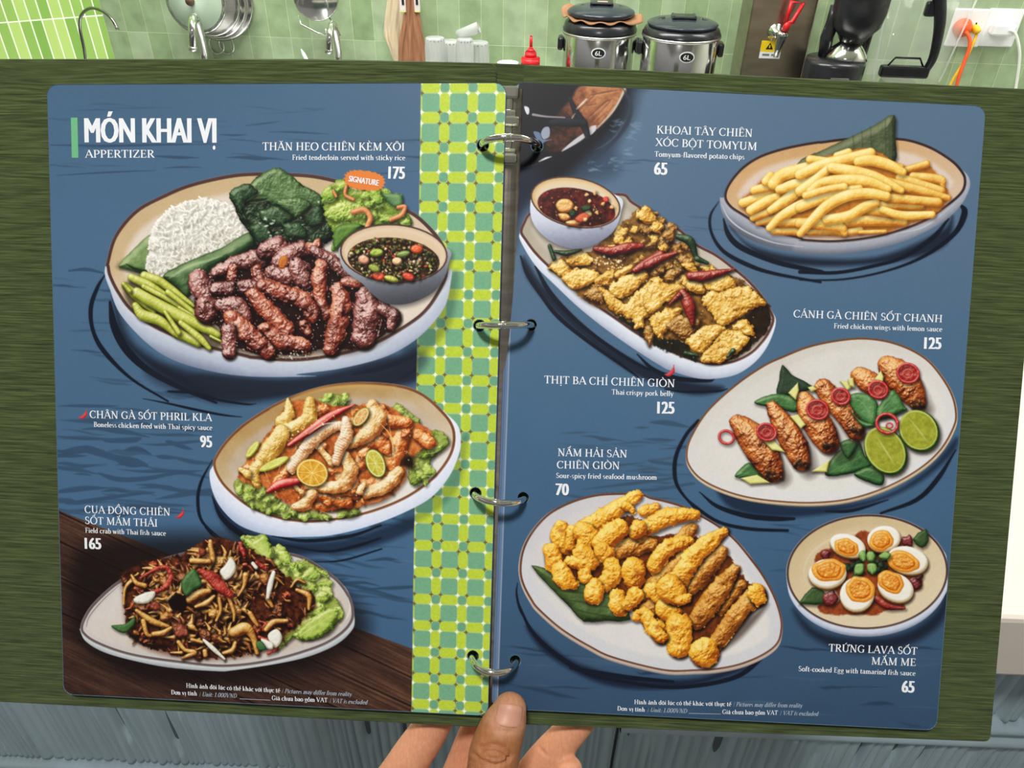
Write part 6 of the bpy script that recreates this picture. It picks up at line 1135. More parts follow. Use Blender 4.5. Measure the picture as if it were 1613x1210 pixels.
def sans_outline(s, bold=0.0, wide=0.15):
    """condensed bold: the plain letters widened stroke by stroke"""
    dots = [i for i, ch in enumerate(s) if ch in '\u1eca'] ; s = s.replace('\u1eca', 'I')
    cu = bpy.data.curves.new('letters', 'FONT'); cu.body = s; cu.offset = bold; cu.resolution_u = 3
    o = bpy.data.objects.new('letters', cu); COL.objects.link(o); bpy.context.view_layer.update()
    me = o.evaluated_get(bpy.context.evaluated_depsgraph_get()).to_mesh()
    V = np.array([v.co[:2] for v in me.vertices]); F = [tuple(p.vertices) for p in me.polygons]
    bpy.data.objects.remove(o); bpy.data.curves.remove(cu)
    x0 = V[:, 0].min(); V[:, 0] -= x0; V = V / 0.70
    polys = [[(V[i][0] + dx, V[i][1]) for i in f] for dx in np.linspace(0, wide, 5) for f in F]; zs = [k * 2.0 for k in range(5) for f in F] + [9.0] * len(dots)
    if dots: polys.append([(V[:, 0].max() - .09 + wide / 2 + .09 * math.cos(t), -.2 + .085 * math.sin(t)) for t in np.linspace(0, 6.283, 14, endpoint=False)])
    return polys, V[:, 0].max() + wide, zs
def ink_mat(name, c):
    m = mat(name, c, 0.4, spec=0.3, noise=(60, 0.03)); return m
WHITE = ink_mat('white_ink', rgb(238, 240, 246)); PALE = ink_mat('pale_ink', rgb(170, 180, 196))
def text(k, s, p0, p1, cap, name, font='serif', ink=None, lift=0.00022, italic=False):
    """lettering on a page between two baseline points of the photograph, cap = cap height there"""
    cv = PAGE[k]['cv']; polys, wd, zs = (serif_outline(s, italic) if font == 'serif' else sans_outline(s))
    a, b = cv.T([p0, p1]); d = b - a; ln = np.linalg.norm(d); d = d / ln; up = np.array([d[1], -d[0]])
    mid = np.array(p0, float); capu = np.linalg.norm(cv.T([mid - (0, cap)])[0] - a)
    V, F = [], []
    for p, z_ in zip(polys, zs):
        q = np.array([a + d * (x / wd * ln) + up * (y * capu) for x, y in p]); F.append(tuple(range(len(V), len(V) + len(q)))); V.extend(pg(k, q, lift + z_ * 5e-6))
    mb = MB(); mb.add(V, F); o = mb.build(name, ink or WHITE, PAGE[k]['page'], fix=False); return o
T_ = [
 ('L', 'MÓN KHAI VỊ', (133.6, 224.5), (341.6, 225), 39, 'printed_heading', 'sans'), ('L', 'APPERTIZER', (134.7, 248.6), (244, 248.6), 12.2, 'printed_subheading', 'serif'),
 ('L', 'THĂN HEO CHIÊN KÈM XÔI', (413.5, 236.8), (638, 237.5), 12.4, 'printed_dish_name', 'serif'), ('L', 'Fried tenderloin served with sticky rice', (460.4, 252), (638.5, 252.5), 8.2, 'printed_caption', 'serif'), ('L', '175', (611.5, 281.5), (638, 282), 19.5, 'printed_price', 'sans'),
 ('L', 'CHÂN GÀ SỐT PHRIL KLA', (141.4, 658.4), (334.3, 663.5), 11.8, 'printed_dish_name', 'serif'), ('L', 'Boneless chicken feed with Thai spicy sauce', (148, 672.4), (334.8, 677.6), 8, 'printed_caption', 'serif'), ('L', '95', (315.4, 704.3), (334.8, 704.8), 18.5, 'printed_price', 'sans'),
 ('L', 'CUA ĐỒNG CHIÊN', (133.5, 808), (269.2, 812.3), 11.8, 'printed_dish_name', 'serif'), ('L', 'SỐT MẮM THÁI', (134, 825.3), (249, 829.7), 11.8, 'printed_dish_name', 'serif'), ('L', 'Field crab with Thai fish sauce', (134.7, 839), (261.8, 843.8), 8, 'printed_caption', 'serif'), ('L', '165', (134, 864.3), (160.3, 865), 17.5, 'printed_price', 'sans'),
 ('L', 'Hình ảnh đôi lúc có thể khác với thực tế', (293.5, 1083), (441.5, 1091), 7, 'printed_footnote', 'serif'), ('L', 'Đơn vị tính', (269.8, 1093.5), (311, 1095.6), 7, 'printed_footnote', 'serif'), ('L', 'Giá chưa bao gồm VAT', (428.3, 1102.5), (516.3, 1106.2), 7, 'printed_footnote', 'serif'),
 ('R', 'KHOAI TÂY CHIÊN', (1033.8, 210.5), (1185.4, 216), 12.4, 'printed_dish_name', 'serif'), ('R', 'XÓC BỘT TOMYUM', (1032, 230), (1192.4, 237), 12.4, 'printed_dish_name', 'serif'), ('R', 'Tomyum-flavored potato chips', (1030.8, 246.8), (1172.7, 251.4), 8.4, 'printed_caption', 'serif'), ('R', '65', (1029.7, 275), (1051, 275.7), 19.5, 'printed_price', 'sans'),
 ('R', 'CÁNH GÀ CHIÊN SỐT CHANH', (1249, 500), (1484.3, 508), 11.8, 'printed_dish_name', 'serif'), ('R', 'Fried chicken wings with lemon sauce', (1312.9, 517.2), (1483.7, 522.5), 8, 'printed_caption', 'serif'), ('R', '125', (1454.8, 549.5), (1482.3, 550), 18.5, 'printed_price', 'sans'),
 ('R', 'THỊT BA CHỈ CHIÊN GIÒN', (857, 603.8), (1063.3, 610), 12.2, 'printed_dish_name', 'serif'), ('R', 'Thai crispy pork belly', (963.2, 621.3), (1061, 624.2), 8.2, 'printed_caption', 'serif'), ('R', '125', (1034.8, 651.3), (1062.4, 651.7), 19, 'printed_price', 'sans'),
 ('R', 'NẤM HẢI SẢN', (878, 718.2), (988.2, 720.7), 11.8, 'printed_dish_name', 'serif'), ('R', 'CHIÊN GIÒN', (876.7, 737.8), (976.5, 739.2), 11.8, 'printed_dish_name', 'serif'), ('R', 'Sour-spicy fried seafood mushroom', (875.7, 752.8), (1034.8, 755.7), 8, 'printed_caption', 'serif'), ('R', '70', (874.8, 779.6), (896, 780.2), 18.5, 'printed_price', 'sans'),
 ('R', 'TRỨNG LAVA SỐT', (1304.5, 1026), (1444.6, 1031.3), 11.8, 'printed_dish_name', 'serif'), ('R', 'MẮM ME', (1371.6, 1046.7), (1442.3, 1049), 11.8, 'printed_dish_name', 'serif'), ('R', 'Soft-cooked Egg with tamarind fish sauce', (1257.1, 1057), (1441.6, 1064.3), 8, 'printed_caption', 'serif'), ('R', '65', (1419.3, 1090.2), (1439.8, 1091), 18.5, 'printed_price', 'sans'),
 ('R', 'Hình ảnh đôi lúc có thể khác với thực tế', (998.8, 1109), (1151.8, 1112.4), 7, 'printed_footnote', 'serif'), ('R', 'Đơn vị tính', (972, 1119), (1015.8, 1121), 7, 'printed_footnote', 'serif'), ('R', 'Giá chưa bao gồm VAT', (1137.4, 1124.5), (1225, 1126), 7, 'printed_footnote', 'serif')]
for t in T_: text(*t)
for k, s, a, b in (('L', '| Pictures may differ from reality', (443.5, 1091.2), (554.2, 1096.6)), ('L', '| Unit: 1.000VND', (313.5, 1096.3), (373, 1099.3)), ('L', '| VAT is excluded', (518.5, 1106.5), (578.7, 1109.5)),
                   ('R', '| Pictures may differ from reality', (1154, 1112.4), (1263.5, 1114.5)), ('R', '| Unit: 1.000VND', (1018.5, 1121), (1081.6, 1123.3)), ('R', '| VAT is excluded', (1227.5, 1126), (1288.3, 1127.6))):
    text(k, s, a, b, 6.8, 'printed_footnote', 'serif', PALE, italic=True)
def strip_on(k, pts, wd, name, ink, lift=0.00022):
    cv = PAGE[k]['cv']; a, b = cv.T(pts); d = (b - a) / np.linalg.norm(b - a); n = np.array([-d[1], d[0]]) * wd / 2
    MB().add(pg(k, np.array([a + n, b + n, b - n, a - n]), lift), [(0, 1, 2, 3)]).build(name, ink, PAGE[k]['page'], fix=False)
strip_on('L', [(377.6, 1100.6), (426, 1102.8)], 0.8, 'printed_rule', PALE); strip_on('R', [(1084.8, 1123.6), (1135, 1124.6)], 0.8, 'printed_rule', PALE)
strip_on('L', [(117.3, 185.5), (118.8, 248.7)], 11, 'printed_bar', ink_mat('green_ink', rgb(112, 182, 134)))
text('L', 'SIGNATURE', (549, 285.8), (596.5, 293), 9.2, 'printed_badge_word', 'sans')
# ------------------------------------------------------------------ the hand that holds the menu up
PO, PN = PAGE['L']['o'].lerp(PAGE['R']['o'], .5), nav
def near(px, py, off):
    """point in front of (+) or behind (-) the middle of the pages"""
    o = (PAGE['L']['o'] + PAGE['L']['u'] * .21 + PAGE['R']['o']) / 2 + nav * off
    return at_plane(px, py, o, nav)
def rad(p, rpx): return rpx * (p - EYE).dot(CAM_F) / FPX
HLOC = near(790, 1420, -0.02)
def limb(mb, pts, n=20):
    """pts: (px, py, offset, radius px) along a finger"""
    P = [near(a, b, c) for a, b, c, _ in pts]; R = [rad(p, d[3]) for p, d in zip(P, pts)]
    Q = crv([(*p, r) for p, r in zip(P, R)], 7); Q = [tuple(q) for q in Q]
    end = Q[-1]; prev = Vector(Q[-2][:3]); e = Vector(end[:3]); d = (e - prev).normalized(); r = end[3]
    Q += [(*(e + d * r * math.sin(t)), r * math.cos(t)) for t in (.5, .9, 1.2, 1.42)]
    mb.tube([Vector(q[:3]) - HLOC for q in Q], [q[3] for q in Q], n)
def ball(mb, c, r, sx=(1, 1, 1)):
    v, f = [], []; n, m = 20, 12
    for j in range(m + 1):
        for i in range(n): a, b = 2 * math.pi * i / n, math.pi * j / m; v.append(c - HLOC + (CAM_R * (math.sin(b) * math.cos(a) * sx[0]) + nav * (math.sin(b) * math.sin(a) * sx[1]) + CAM_U * (math.cos(b) * sx[2])) * r)
    for j in range(m):
        for i in range(n): k = (i + 1) % n; f.append((j * n + i, j * n + k, (j + 1) * n + k, (j + 1) * n + i))
    mb.add(v, f, 0, True)
hb = MB()
# index, middle, ring and little finger behind the cover, thumb over its lower edge
limb(hb, [(735, 1350, -.026, 40), (668, 1310, -.022, 36), (612, 1262, -.019, 34), (638, 1208, -.0195, 33), (675, 1152, -.0215, 30), (700, 1105, -.0215, 27), (716, 1068, -.0205, 24)])
limb(hb, [(775, 1345, -.036, 40), (738, 1290, -.040, 34), (722, 1240, -.042, 31), (736, 1190, -.040, 28), (756, 1140, -.034, 28), (770, 1085, -.026, 27), (778, 1045, -.0215, 24)])
limb(hb, [(818, 1345, -.030, 40), (822, 1270, -.027, 33), (838, 1226, -.024, 30), (868, 1186, -.0215, 28), (905, 1146, -.0205, 25), (934, 1110, -.0200, 22)])
limb(hb, [(850, 1350, -.024, 36), (868, 1290, -.018, 30), (884, 1240, -.014, 25), (893, 1218, -.013, 22), (898, 1212, -.013, 20)])
limb(hb, [(752, 1430, -.018, 62), (752, 1350, .002, 56), (762, 1275, .012, 46), (774, 1222, .0145, 41), (779, 1186, .0140, 40.5), (789, 1154, .0118, 37.5), (799, 1130, .0102, 32.5), (803, 1118, .0098, 27.5)])
# palm, wrist and forearm, out of the picture below
limb(hb, [(735, 1345, -.026, 44), (760, 1420, -.03, 66), (790, 1520, -.03, 74)]); limb(hb, [(850, 1350, -.026, 42), (840, 1420, -.03, 60), (800, 1520, -.03, 74)]); limb(hb, [(790, 1345, -.03, 52), (790, 1440, -.032, 80), (792, 1500, -.03, 80)])
w0 = near(792, 1500, -.03); mb_ = [w0, w0 + Vector((-.005, -.035, -.045)), w0 + Vector((-.02, -.09, -.10)), w0 + Vector((-.05, -.18, -.17)), w0 + Vector((-.08, -.26, -.22))]
hb.tube([p - HLOC for p in mb_], [.026, .0255, .029, .036, .040], 24)
raw_hand = hb.build('hand_raw', []); raw_hand.location = HLOC
md = raw_hand.modifiers.new('r', 'REMESH'); md.mode = 'VOXEL'; md.voxel_size = 0.0011; md.use_smooth_shade = True
ms = raw_hand.modifiers.new('s', 'SMOOTH'); ms.factor = 0.5; ms.iterations = 9
bpy.context.view_layer.update()
hm = bpy.data.meshes.new_from_object(raw_hand.evaluated_get(bpy.context.evaluated_depsgraph_get())); bpy.data.objects.remove(raw_hand)
NV = len(hm.vertices); co = np.empty(NV * 3, np.float32); hm.vertices.foreach_get('co', co); co = co.reshape(-1, 3).astype(float)
nr = np.empty(NV * 3, np.float32); hm.vertices.foreach_get('normal', nr); nr = nr.reshape(-1, 3).astype(float)
wpos = co + np.array(HLOC)
fwd = np.array(CAM_F); rel = wpos - np.array(EYE); dep = rel @ fwd
ppx = 806.5 + FPX * (rel @ np.array(CAM_R)) / dep; ppy = 605 - FPX * (rel @ np.array(CAM_U)) / dep
face = (nr @ fwd) < 0.25
def groove(pts, wpx, depth, fac=None):
    """a skin crease pressed into the surface along a traced line"""
    global co
    P = crv(np.array(pts, float).reshape(-1, 2) / 4.744 + (600, 1060), 5); d, _, _ = Canvas.tsdf(ppx, ppy, P, np.full(len(P), .01))
    a = np.exp(-(d / wpx) ** 2) * face * (dep < np.median(dep[face]) + .02); co -= nr * (a * depth)[:, None]
for p, w, d in (((735, 560, 800, 545, 880, 550, 950, 585, 980, 620), 2.2, .0017), ((745, 590, 820, 585, 890, 600, 960, 640), 2.0, .0015), ((690, 610, 740, 650, 850, 690, 930, 670, 965, 640), 2.2, .0017), ((780, 620, 850, 640, 900, 635), 1.8, .0008), ((660, 650, 760, 690, 860, 705), 2.0, .0008), ((800, 520, 880, 530, 930, 550), 1.8, .0006),
                ((770, 400, 860, 430, 1000, 440), 2.4, .0005), ((1180, 560, 1240, 620), 2.0, .0007), ((640, 690, 740, 705), 1.6, .0006)): groove(p, w, d)
hm.vertices.foreach_set('co', co.astype(np.float32).ravel()); hm.update()
def near_line(pts, reach):
    P = np.array([near(x, y, o_) for x, y, o_, _ in pts]); d = np.full(NV, 9.0)
    for i in range(len(P) - 1):
        e = P[i + 1] - P[i]; t = np.clip(((wpos - P[i]) @ e) / (e @ e), 0, 1); d = np.minimum(d, np.linalg.norm(wpos - P[i] - t[:, None] * e, axis=1))
    return 1 - sstep(reach * .75, reach * 1.15, d)
# the back of the thumb is tanned, the inner sides of the fingers are paler
tan_ = near_line([(762, 1275, .012, 0), (774, 1222, .0145, 0), (779, 1186, .0140, 0), (789, 1154, .0118, 0), (803, 1112, .0098, 0)], .0145)
tip_ = near_line([(800, 1126, .0135, 0), (804, 1100, .012, 0)], .011)
base_ = s2l(np.array([214, 150, 116]) / 255.); dark_ = s2l(np.array([168, 110, 72]) / 255.); rosy_ = s2l(np.array([196, 142, 112]) / 255.)
sc_ = base_ + (dark_ - base_) * tan_[:, None]; sc_ = sc_ + (rosy_ - sc_) * (tip_ * .8)[:, None]
ca = hm.color_attributes.new('tone', 'FLOAT_COLOR', 'POINT'); ca.data.foreach_set('color', np.c_[sc_, np.ones(NV)].astype(np.float32).ravel())
skin = mat('skin', rgb(205, 148, 108), 0.52, spec=0.3, sss=0.08, bump=(700, 0.25, 0.0005))
_n = skin.node_tree; _a = _n.nodes.new('ShaderNodeVertexColor'); _a.layer_name = 'tone'; _m = _n.nodes.new('ShaderNodeMixRGB'); _m.blend_type = 'OVERLAY'; _m.inputs['Fac'].default_value = .25
_z = _n.nodes.new('ShaderNodeTexNoise'); _z.inputs['Scale'].default_value = 140; _n.links.new(_a.outputs['Color'], _m.inputs[1]); _n.links.new(_z.outputs['Fac'], _m.inputs[2]); _n.links.new(_m.outputs[0], _n.nodes['Principled BSDF'].inputs['Base Color'])
hm.materials.clear(); hm.materials.append(skin)
hand = bpy.data.objects.new('person', hm); COL.objects.link(hand); hand.location = HLOC
tag(hand, "person's left hand holding the menu up, thumb over the bottom of its spine", 'person')
# thumb nail: a curved plate bedded in the thumb
nb = MB(); gx = np.linspace(-1, 1, 15); gy = np.linspace(0, 1, 13); V = []; F = []
hs = hand
bpy.context.view_layer.update()
for v in gy:
    for u in gx:
        zx = 960 + u * (96 + 14 * v - 22 * max(0, v - .7) / .3 * abs(u)) + 22 * (1 - v) - 12; zy = 232 + v * 178 + (1 - v) * 14 * u * u - 16 * v * u * u * (1 if v > .5 else 0) + u * 14
        px, py = zx / 4.744 + 600, zy / 4.744 + 1060; d = ray(px, py).normalized(); o = EYE - HLOC
        ok, loc, nn, _ = hand.ray_cast(o, d)
        V.append(loc + nn * (0.00035 - .0004 * (abs(u) ** 4) - .0003 * (v ** 6)))
for j in range(12):
    for i in range(14): a = j * 15 + i; F.append((a, a + 1, a + 16, a + 15))
nb.add(V, F, 0, True); nail = nb.build('thumbnail', mat('nail', rgb(200, 146, 124), 0.42, spec=0.35, noise=(120, 0.05)), hand)
sm = nail.modifiers.new('t', 'SOLIDIFY'); sm.thickness = 0.0004
nail['label'] = 'short pink thumbnail'
# ------------------------------------------------------------------ side wall of the kitchen, left
zl = hit(690, 43, 0.0)[1]
def on_level(px, py, z):
    d = ray(px, py); return EYE + d * ((z - EYE.z) / d.z)
wa, wb = on_level(0, 36, zl), on_level(222, 19.5, zl)
wdir = (wb - wa); wdir.z = 0; wdir.normalize(); wn = Vector((-wdir.y, wdir.x, 0))
if wn.dot(Vector((1, -1, 0))) < 0: wn = -wn
den = wdir.dot(KY); corner = wb + wdir * ((Vector((0, WALL_Y, 0)) - wb).dot(KY) / den)
lw_len = 2.2; wc = corner - wdir * (lw_len / 2 - .02) - wn * 0.05
lw = MB().box((0, 0, 0), (lw_len, 0.1, 2.9)).build('wall_left', mat('white_grouted_tile', rgb(150, 190, 90), 0.25)); lw.location = (wc.x, wc.y, 1.45); lw.rotation_euler = (0, 0, math.atan2(wdir.y, wdir.x))
tag(lw, 'side wall of narrow bright green tiles with white grout in the corner', 'wall', kind='structure')
def side_tile(m):
    nt = m.node_tree; b = nt.nodes['Principled BSDF']; tc = nt.nodes.new('ShaderNodeTexCoord'); sp = nt.nodes.new('ShaderNodeSeparateXYZ'); cb = nt.nodes.new('ShaderNodeCombineXYZ')
    ax = nt.nodes.new('ShaderNodeMath'); az = nt.nodes.new('ShaderNodeMath'); ax.operation = az.operation = 'ADD'
    bw = (wb - wa).length / 13.0; lx = (on_level(48, 33, zl) - Vector((wc.x, wc.y, 0))).dot(wdir)
    ax.inputs[1].default_value = bw * 60 - lx; az.inputs[1].default_value = 3.0 - (zl - 1.45)
    nt.links.new(tc.outputs['Object'], sp.inputs[0]); nt.links.new(sp.outputs['X'], ax.inputs[0]); nt.links.new(sp.outputs['Z'], az.inputs[0]); nt.links.new(ax.outputs[0], cb.inputs['X']); nt.links.new(az.outputs[0], cb.inputs['Y'])
    br = nt.nodes.new('ShaderNodeTexBrick'); br.offset = 0; br.squash = 1
    for k, v in (('Scale', 1), ('Mortar Size', .0024), ('Mortar Smooth', .3), ('Bias', 0), ('Brick Width', bw), ('Row Height', .3)): br.inputs[k].default_value = v
    br.inputs['Color1'].default_value = (*rgb(186, 216, 122), 1); br.inputs['Color2'].default_value = (*rgb(128, 176, 80), 1); br.inputs['Mortar'].default_value = (*rgb(238, 244, 226), 1)
    nt.links.new(cb.outputs[0], br.inputs['Vector']); nt.links.new(br.outputs['Color'], b.inputs['Base Color'])
side_tile(lw.data.materials[0])

# kitchen worktop along the wall (mostly hidden behind the menu, carries the kitchen things)
kc = empty('kitchen_counter', kp(0.6, 0.3, 0), YAW, 'steel kitchen counter along the green tiled wall', 'counter')
steel_dull = mat('brushed_steel', (0.55, 0.55, 0.54), 0.32, 1.0, noise=(30, 0.08, (1, 1, 20)))
def beside_wall(out):
    t = (out + (corner - Vector((0, WALL_Y, 0))).dot(KY)) / wdir.dot(KY); p = corner - wdir * t
    return p.dot(KX) - Vector((0, WALL_Y, 0)).dot(KX) - 0.6 + 0.015
ol = [(beside_wall(.01), .29), (1.7, .29), (1.7, -.29), (beside_wall(.59), -.29)]
MB().prism(ol, (0, 0, KTOP - .04), (1, 0, 0), (0, 1, 0), (0, 0, 1), .04).build('worktop', steel_dull, kc)
MB().prism([(a + (.02 if a < 0 else -.03), b * .93) for a, b in ol], (0, 0, 0), (1, 0, 0), (0, 1, 0), (0, 0, 1), KTOP - .041).build('cabinet', mat('cabinet_panel', rgb(120, 128, 120), 0.5, noise=(5, 0.05)), kc)

# ------------------------------------------------------------------ things along the kitchen wall
STEEL = mat('polished_steel', (0.66, 0.66, 0.65), 0.14, 1.0, noise=(12, 0.1)); STEELR = mat('satin_steel', (0.58, 0.57, 0.55), 0.3, 1.0, noise=(30, 0.08, (1, 1, 12)))
BLK = mat('black_plastic', (0.018, 0.019, 0.022), 0.25, spec=0.5, noise=(30, 0.2)); NAVY = mat('dark_lid_plastic', (0.03, 0.036, 0.05), 0.18, spec=0.6, noise=(20, 0.15))
WHITEP = mat('white_plastic', rgb(240, 241, 243), 0.3, noise=(10, 0.02)); RED = mat('red_plastic', rgb(222, 34, 40), 0.35, noise=(20, 0.06)); YELLOW = mat('yellow_label', rgb(244, 206, 22), 0.5, noise=(20, 0.03))
ORANGE = mat('orange_plastic', rgb(232, 92, 42), 0.4, noise=(20, 0.05)); YCORD = mat('yellow_cord', rgb(236, 190, 40), 0.45, noise=(20, 0.05)); WCORD = mat('white_cord', rgb(232, 236, 224), 0.45, noise=(20, 0.03))
CLEARP = mat('clear_plastic', (0.86, 0.90, 0.86), 0.06, spec=0.8, alpha=0.09, noise=(10, 0.01)); GLASS = mat('tumbler_glass', (0.98, 0.99, 1.0), 0.05, spec=0.9, trans=0.72, ior=1.22, noise=(10, 0.01))
def scale_at(px, py, out): p = at_plane(px, py, kp(0, out, 0), KY); return (p - EYE).dot(CAM_F) / FPX
def spot(px, out, label, cat, name, group=None, py=60, z=KTOP):
    x, _ = hit(px, py, out); return empty(name, kp(x, out, z), YAW, label, cat, group), x
def zat(px, py, out): return hit(px, py, out)[1] - KTOP
FRONT = lambda x, y: (x, -y)
def face_text(s, x0, x1, z, cap, y, m, name, parent):
    """lettering on a front face: x0..x1 at height z"""
    polys, wd, zs = sans_outline(s, wide=.05); mb = MB(); k = (x1 - x0) / wd
    for p, z_ in zip(polys, zs): mb.add([(x0 + a * k, y - z_ * 2e-5, z + b * cap) for a, b in p], [tuple(range(len(p)))])
    return mb.build(name, m, parent, fix=False)

def cooker(px, half, ytop, yrim, label, lift, out, f):
    e, x = spot(px, out, label, 'rice cooker', 'rice_cooker', py=70); s = scale_at(px, 70, out); r = half * s; zr = zat(px, yrim, out + r)
    MB().lathe([(r * .96, 0), (r, .012), (r, zr - .002), (r * .985, zr)], n=56).build('body', STEEL, e)
    MB().lathe([(r * .99, zr), (r * 1.03, zr + .004), (r * 1.03, zr + .012 * f), (r * 1.0, zr + .02 * f), (r * .97, zr + .032 * f), (r * .88, zr + .040 * f), (r * .5, zr + .042 * f)], n=56).build('collar', BLK, e)
    MB().lathe([(r * 1.035, zr - .003), (r * 1.045, zr), (r * 1.035, zr + .004)], n=56).build('steel_band', STEELR, e)
    lid = empty('lid', (0, 0, zr + .044 * f + lift), 0); lid.parent = e
    hz = .026 * f
    MB().lathe([(r * .88, -.004), (r * .93, .004), (r * .90, .010 * f), (r * .78, .018 * f), (r * .5, hz), (r * .2, hz + .003), (0, hz + .003)], n=56).build('lid_dome', NAVY, lid)
    hb = MB(); hb.box((0, -.006, hz + .009 * f), (r * .62, r * .5, .007), bev=.003)
    for sx in (-1, 1): hb.box((sx * r * .27, -.006, hz + .004), (r * .09, r * .46, .014), bev=.003)
    hb.build('lid_handle', BLK, lid)
    for sx in (-1, 1): MB().lathe([(.0, .0), (r * .13, .001), (r * .14, .003), (.0, .004)], c=(sx * r * .60, -.004, .0185 * f), n=20, axis=(sx * .35, -.1, 1), sy=.6).build('steam_vent', BLK, lid)
    for sx in (-1, 1):
        MB().box((sx * (r + .008), 0, zr - .034), (.016, .045, .038), bev=.006).build('side_handle', BLK, e)
    bz = zat(px, yrim + 22, out + r); a = np.linspace(0, 2 * math.pi, 28, endpoint=False); bx = .0 if lift else .012
    ry = -r - .0012
    MB().prism([(bx + .021 * math.cos(t), bz + .0145 * math.sin(t)) for t in a], (0, ry, 0), (1, 0, 0), (0, 0, 1), (0, .006, 0), 1.0).build('badge', WHITEP, e)['label'] = 'oval capacity badge'
    MB().prism([(bx + .018 * math.cos(t), bz + .0118 * math.sin(t)) for t in a], (0, ry - .0004, 0), (1, 0, 0), (0, 0, 1), (0, .003, 0), 1.0).build('badge_field', BLK, e)
    face_text('6L', bx - .010, bx + .010, bz - .0062, .0125, ry - .0009, WHITEP, 'badge_letters', e)
    return e, r, zr
e1, r1, zr1 = cooker(943, 56, 8, 62, 'steel rice cooker with cloth under its lid, left one of the two', .012, .27, .86)
e2, r2, zr2 = cooker(1071, 59, 28, 68, 'lower steel rice cooker with closed dark lid beside the steel dispenser', 0.0, .36, .62)
tg = MB().box((.002, -r1 * .2, zr1 + .044 * .86 + .012 + .026), (.030, .002, .020), bev=.0008).build('paper_tag', mat('pale_tag', rgb(226, 206, 190), 0.7, noise=(20, 0.04)), e1); tg.rotation_euler = (0, 0, 0)
V = []; n = 96
for i in range(n):
    a = 2 * math.pi * i / n; tail = max(0, math.cos(a + .25)) ** 10; left = max(0, math.cos(a - 2.8)) ** 5
    for j, (rr_, zz) in enumerate(((.74, .0405), (.86, .0412), (.93, .0402), (.955, .0385))):
        k = j / 3; V.append((r1 * (rr_ + k * (.24 * tail + .16 * left + .012 * math.sin(9 * a))) * math.cos(a), r1 * (rr_ + k * (.05 * left + .015 * math.sin(7 * a))) * math.sin(a),
                             zz + k * (.012 * math.sin(5 * a + 1) * (left + tail) + .016 * left + .004 * math.sin(11 * a))))
F = [(i * 4 + j, ((i + 1) % n) * 4 + j, ((i + 1) % n) * 4 + j + 1, i * 4 + j + 1) for i in range(n) for j in range(3)]
cl = MB().add(V, F, 0, True).build('cloth', mat('brown_cloth', rgb(158, 116, 84), 0.9, noise=(40, 0.12)), fix=True); cl.location = e1.location + Vector((0, 0, zr1)); cl.rotation_euler = (0, 0, YAW)
so = cl.modifiers.new('t', 'SOLIDIFY'); so.thickness = .0018
tag(cl, 'brown cloth folded under the lid of the left rice cooker', 'cloth')

# water dispenser
out = .26; e, x = spot(1225, out, 'brown steel water dispenser with a red tap lever', 'dispenser', 'water_dispenser'); s = scale_at(1225, 60, out); hw = 49 * s
MB().box((0, .08, .22), (hw * 2, .18, .44), bev=.006).build('body', mat('bronze_steel', (0.36, 0.30, 0.23), 0.3, 1.0, noise=(10, 0.18, (1, 1, 3))), e); fy = -.012
zt = zat(1221, 50, out); tx = hit(1221, 50, out)[0] - x
MB().lathe([(0, -.004), (.024, -.004), (.024, .004), (.012, .008), (.010, .03), (0, .03)], c=(tx, fy, zt), axis=(0, -1, 0), n=28).build('tap_flange', STEEL, e)
MB().lathe([(.0, -.062), (.007, -.062), (.009, -.04), (.017, -.004), (.018, .004), (.010, .008), (0, .008)], c=(tx + .012, fy - .032, zt + .002), axis=(.10, 0, 1), n=24).build('tap_spout', STEEL, e)
lv = MB(); a = .020
lv.tube([(tx + .016, fy - .034, zt + .012), (tx + .021, fy - .036, zt + .035)], .010, 12); lv.tube([(tx + .014, fy - .036, zt + .034), (tx + .018, fy - .036, zt + .088), (tx + .052, fy - .036, zt + .086), (tx + .032, fy - .036, zt + .036), (tx + .014, fy - .036, zt + .034)], .0065, 10); lv.build('tap_lever', RED, e)
stx = hit(1213, 77, out)[0] - x; stz = zat(1213, 77, out)
st = MB().box((stx, fy + .0005, stz + .009), (.060, .002, .030)).build('warning_sticker', YELLOW, e); MB().box((stx, fy + .0005, stz - .015), (.060, .002, .018)).build('warning_sticker', WHITEP, e)
MB().prism([(stx - .016, stz + .001), (stx + .006, stz + .001), (stx - .005, stz + .020)], (0, fy - .0008, 0), (1, 0, 0), (0, 0, 1), (0, .001, 0), 1.0).build('warning_triangle', BLK, st); MB().prism([(stx - .0065, stz + .005), (stx - .0035, stz + .005), (stx - .0035, stz + .013), (stx - .0065, stz + .013)], (0, fy - .0014, 0), (1, 0, 0), (0, 0, 1), (0, .0008, 0), 1.0).build('warning_mark', YELLOW, st)
MB().box((stx + .018, fy - .0006, stz + .008), (.012, .001, .012)).build('warning_symbol', BLK, st)
MB().box((stx - .012, fy - .0006, stz - .014), (.02, .001, .005)).build('warning_line', mat('grey_print', rgb(120, 120, 120), .6, noise=(9, .02)), st); MB().box((stx + .014, fy - .0006, stz - .014), (.02, .001, .005)).build('warning_line', bpy.data.materials['grey_print'], st)

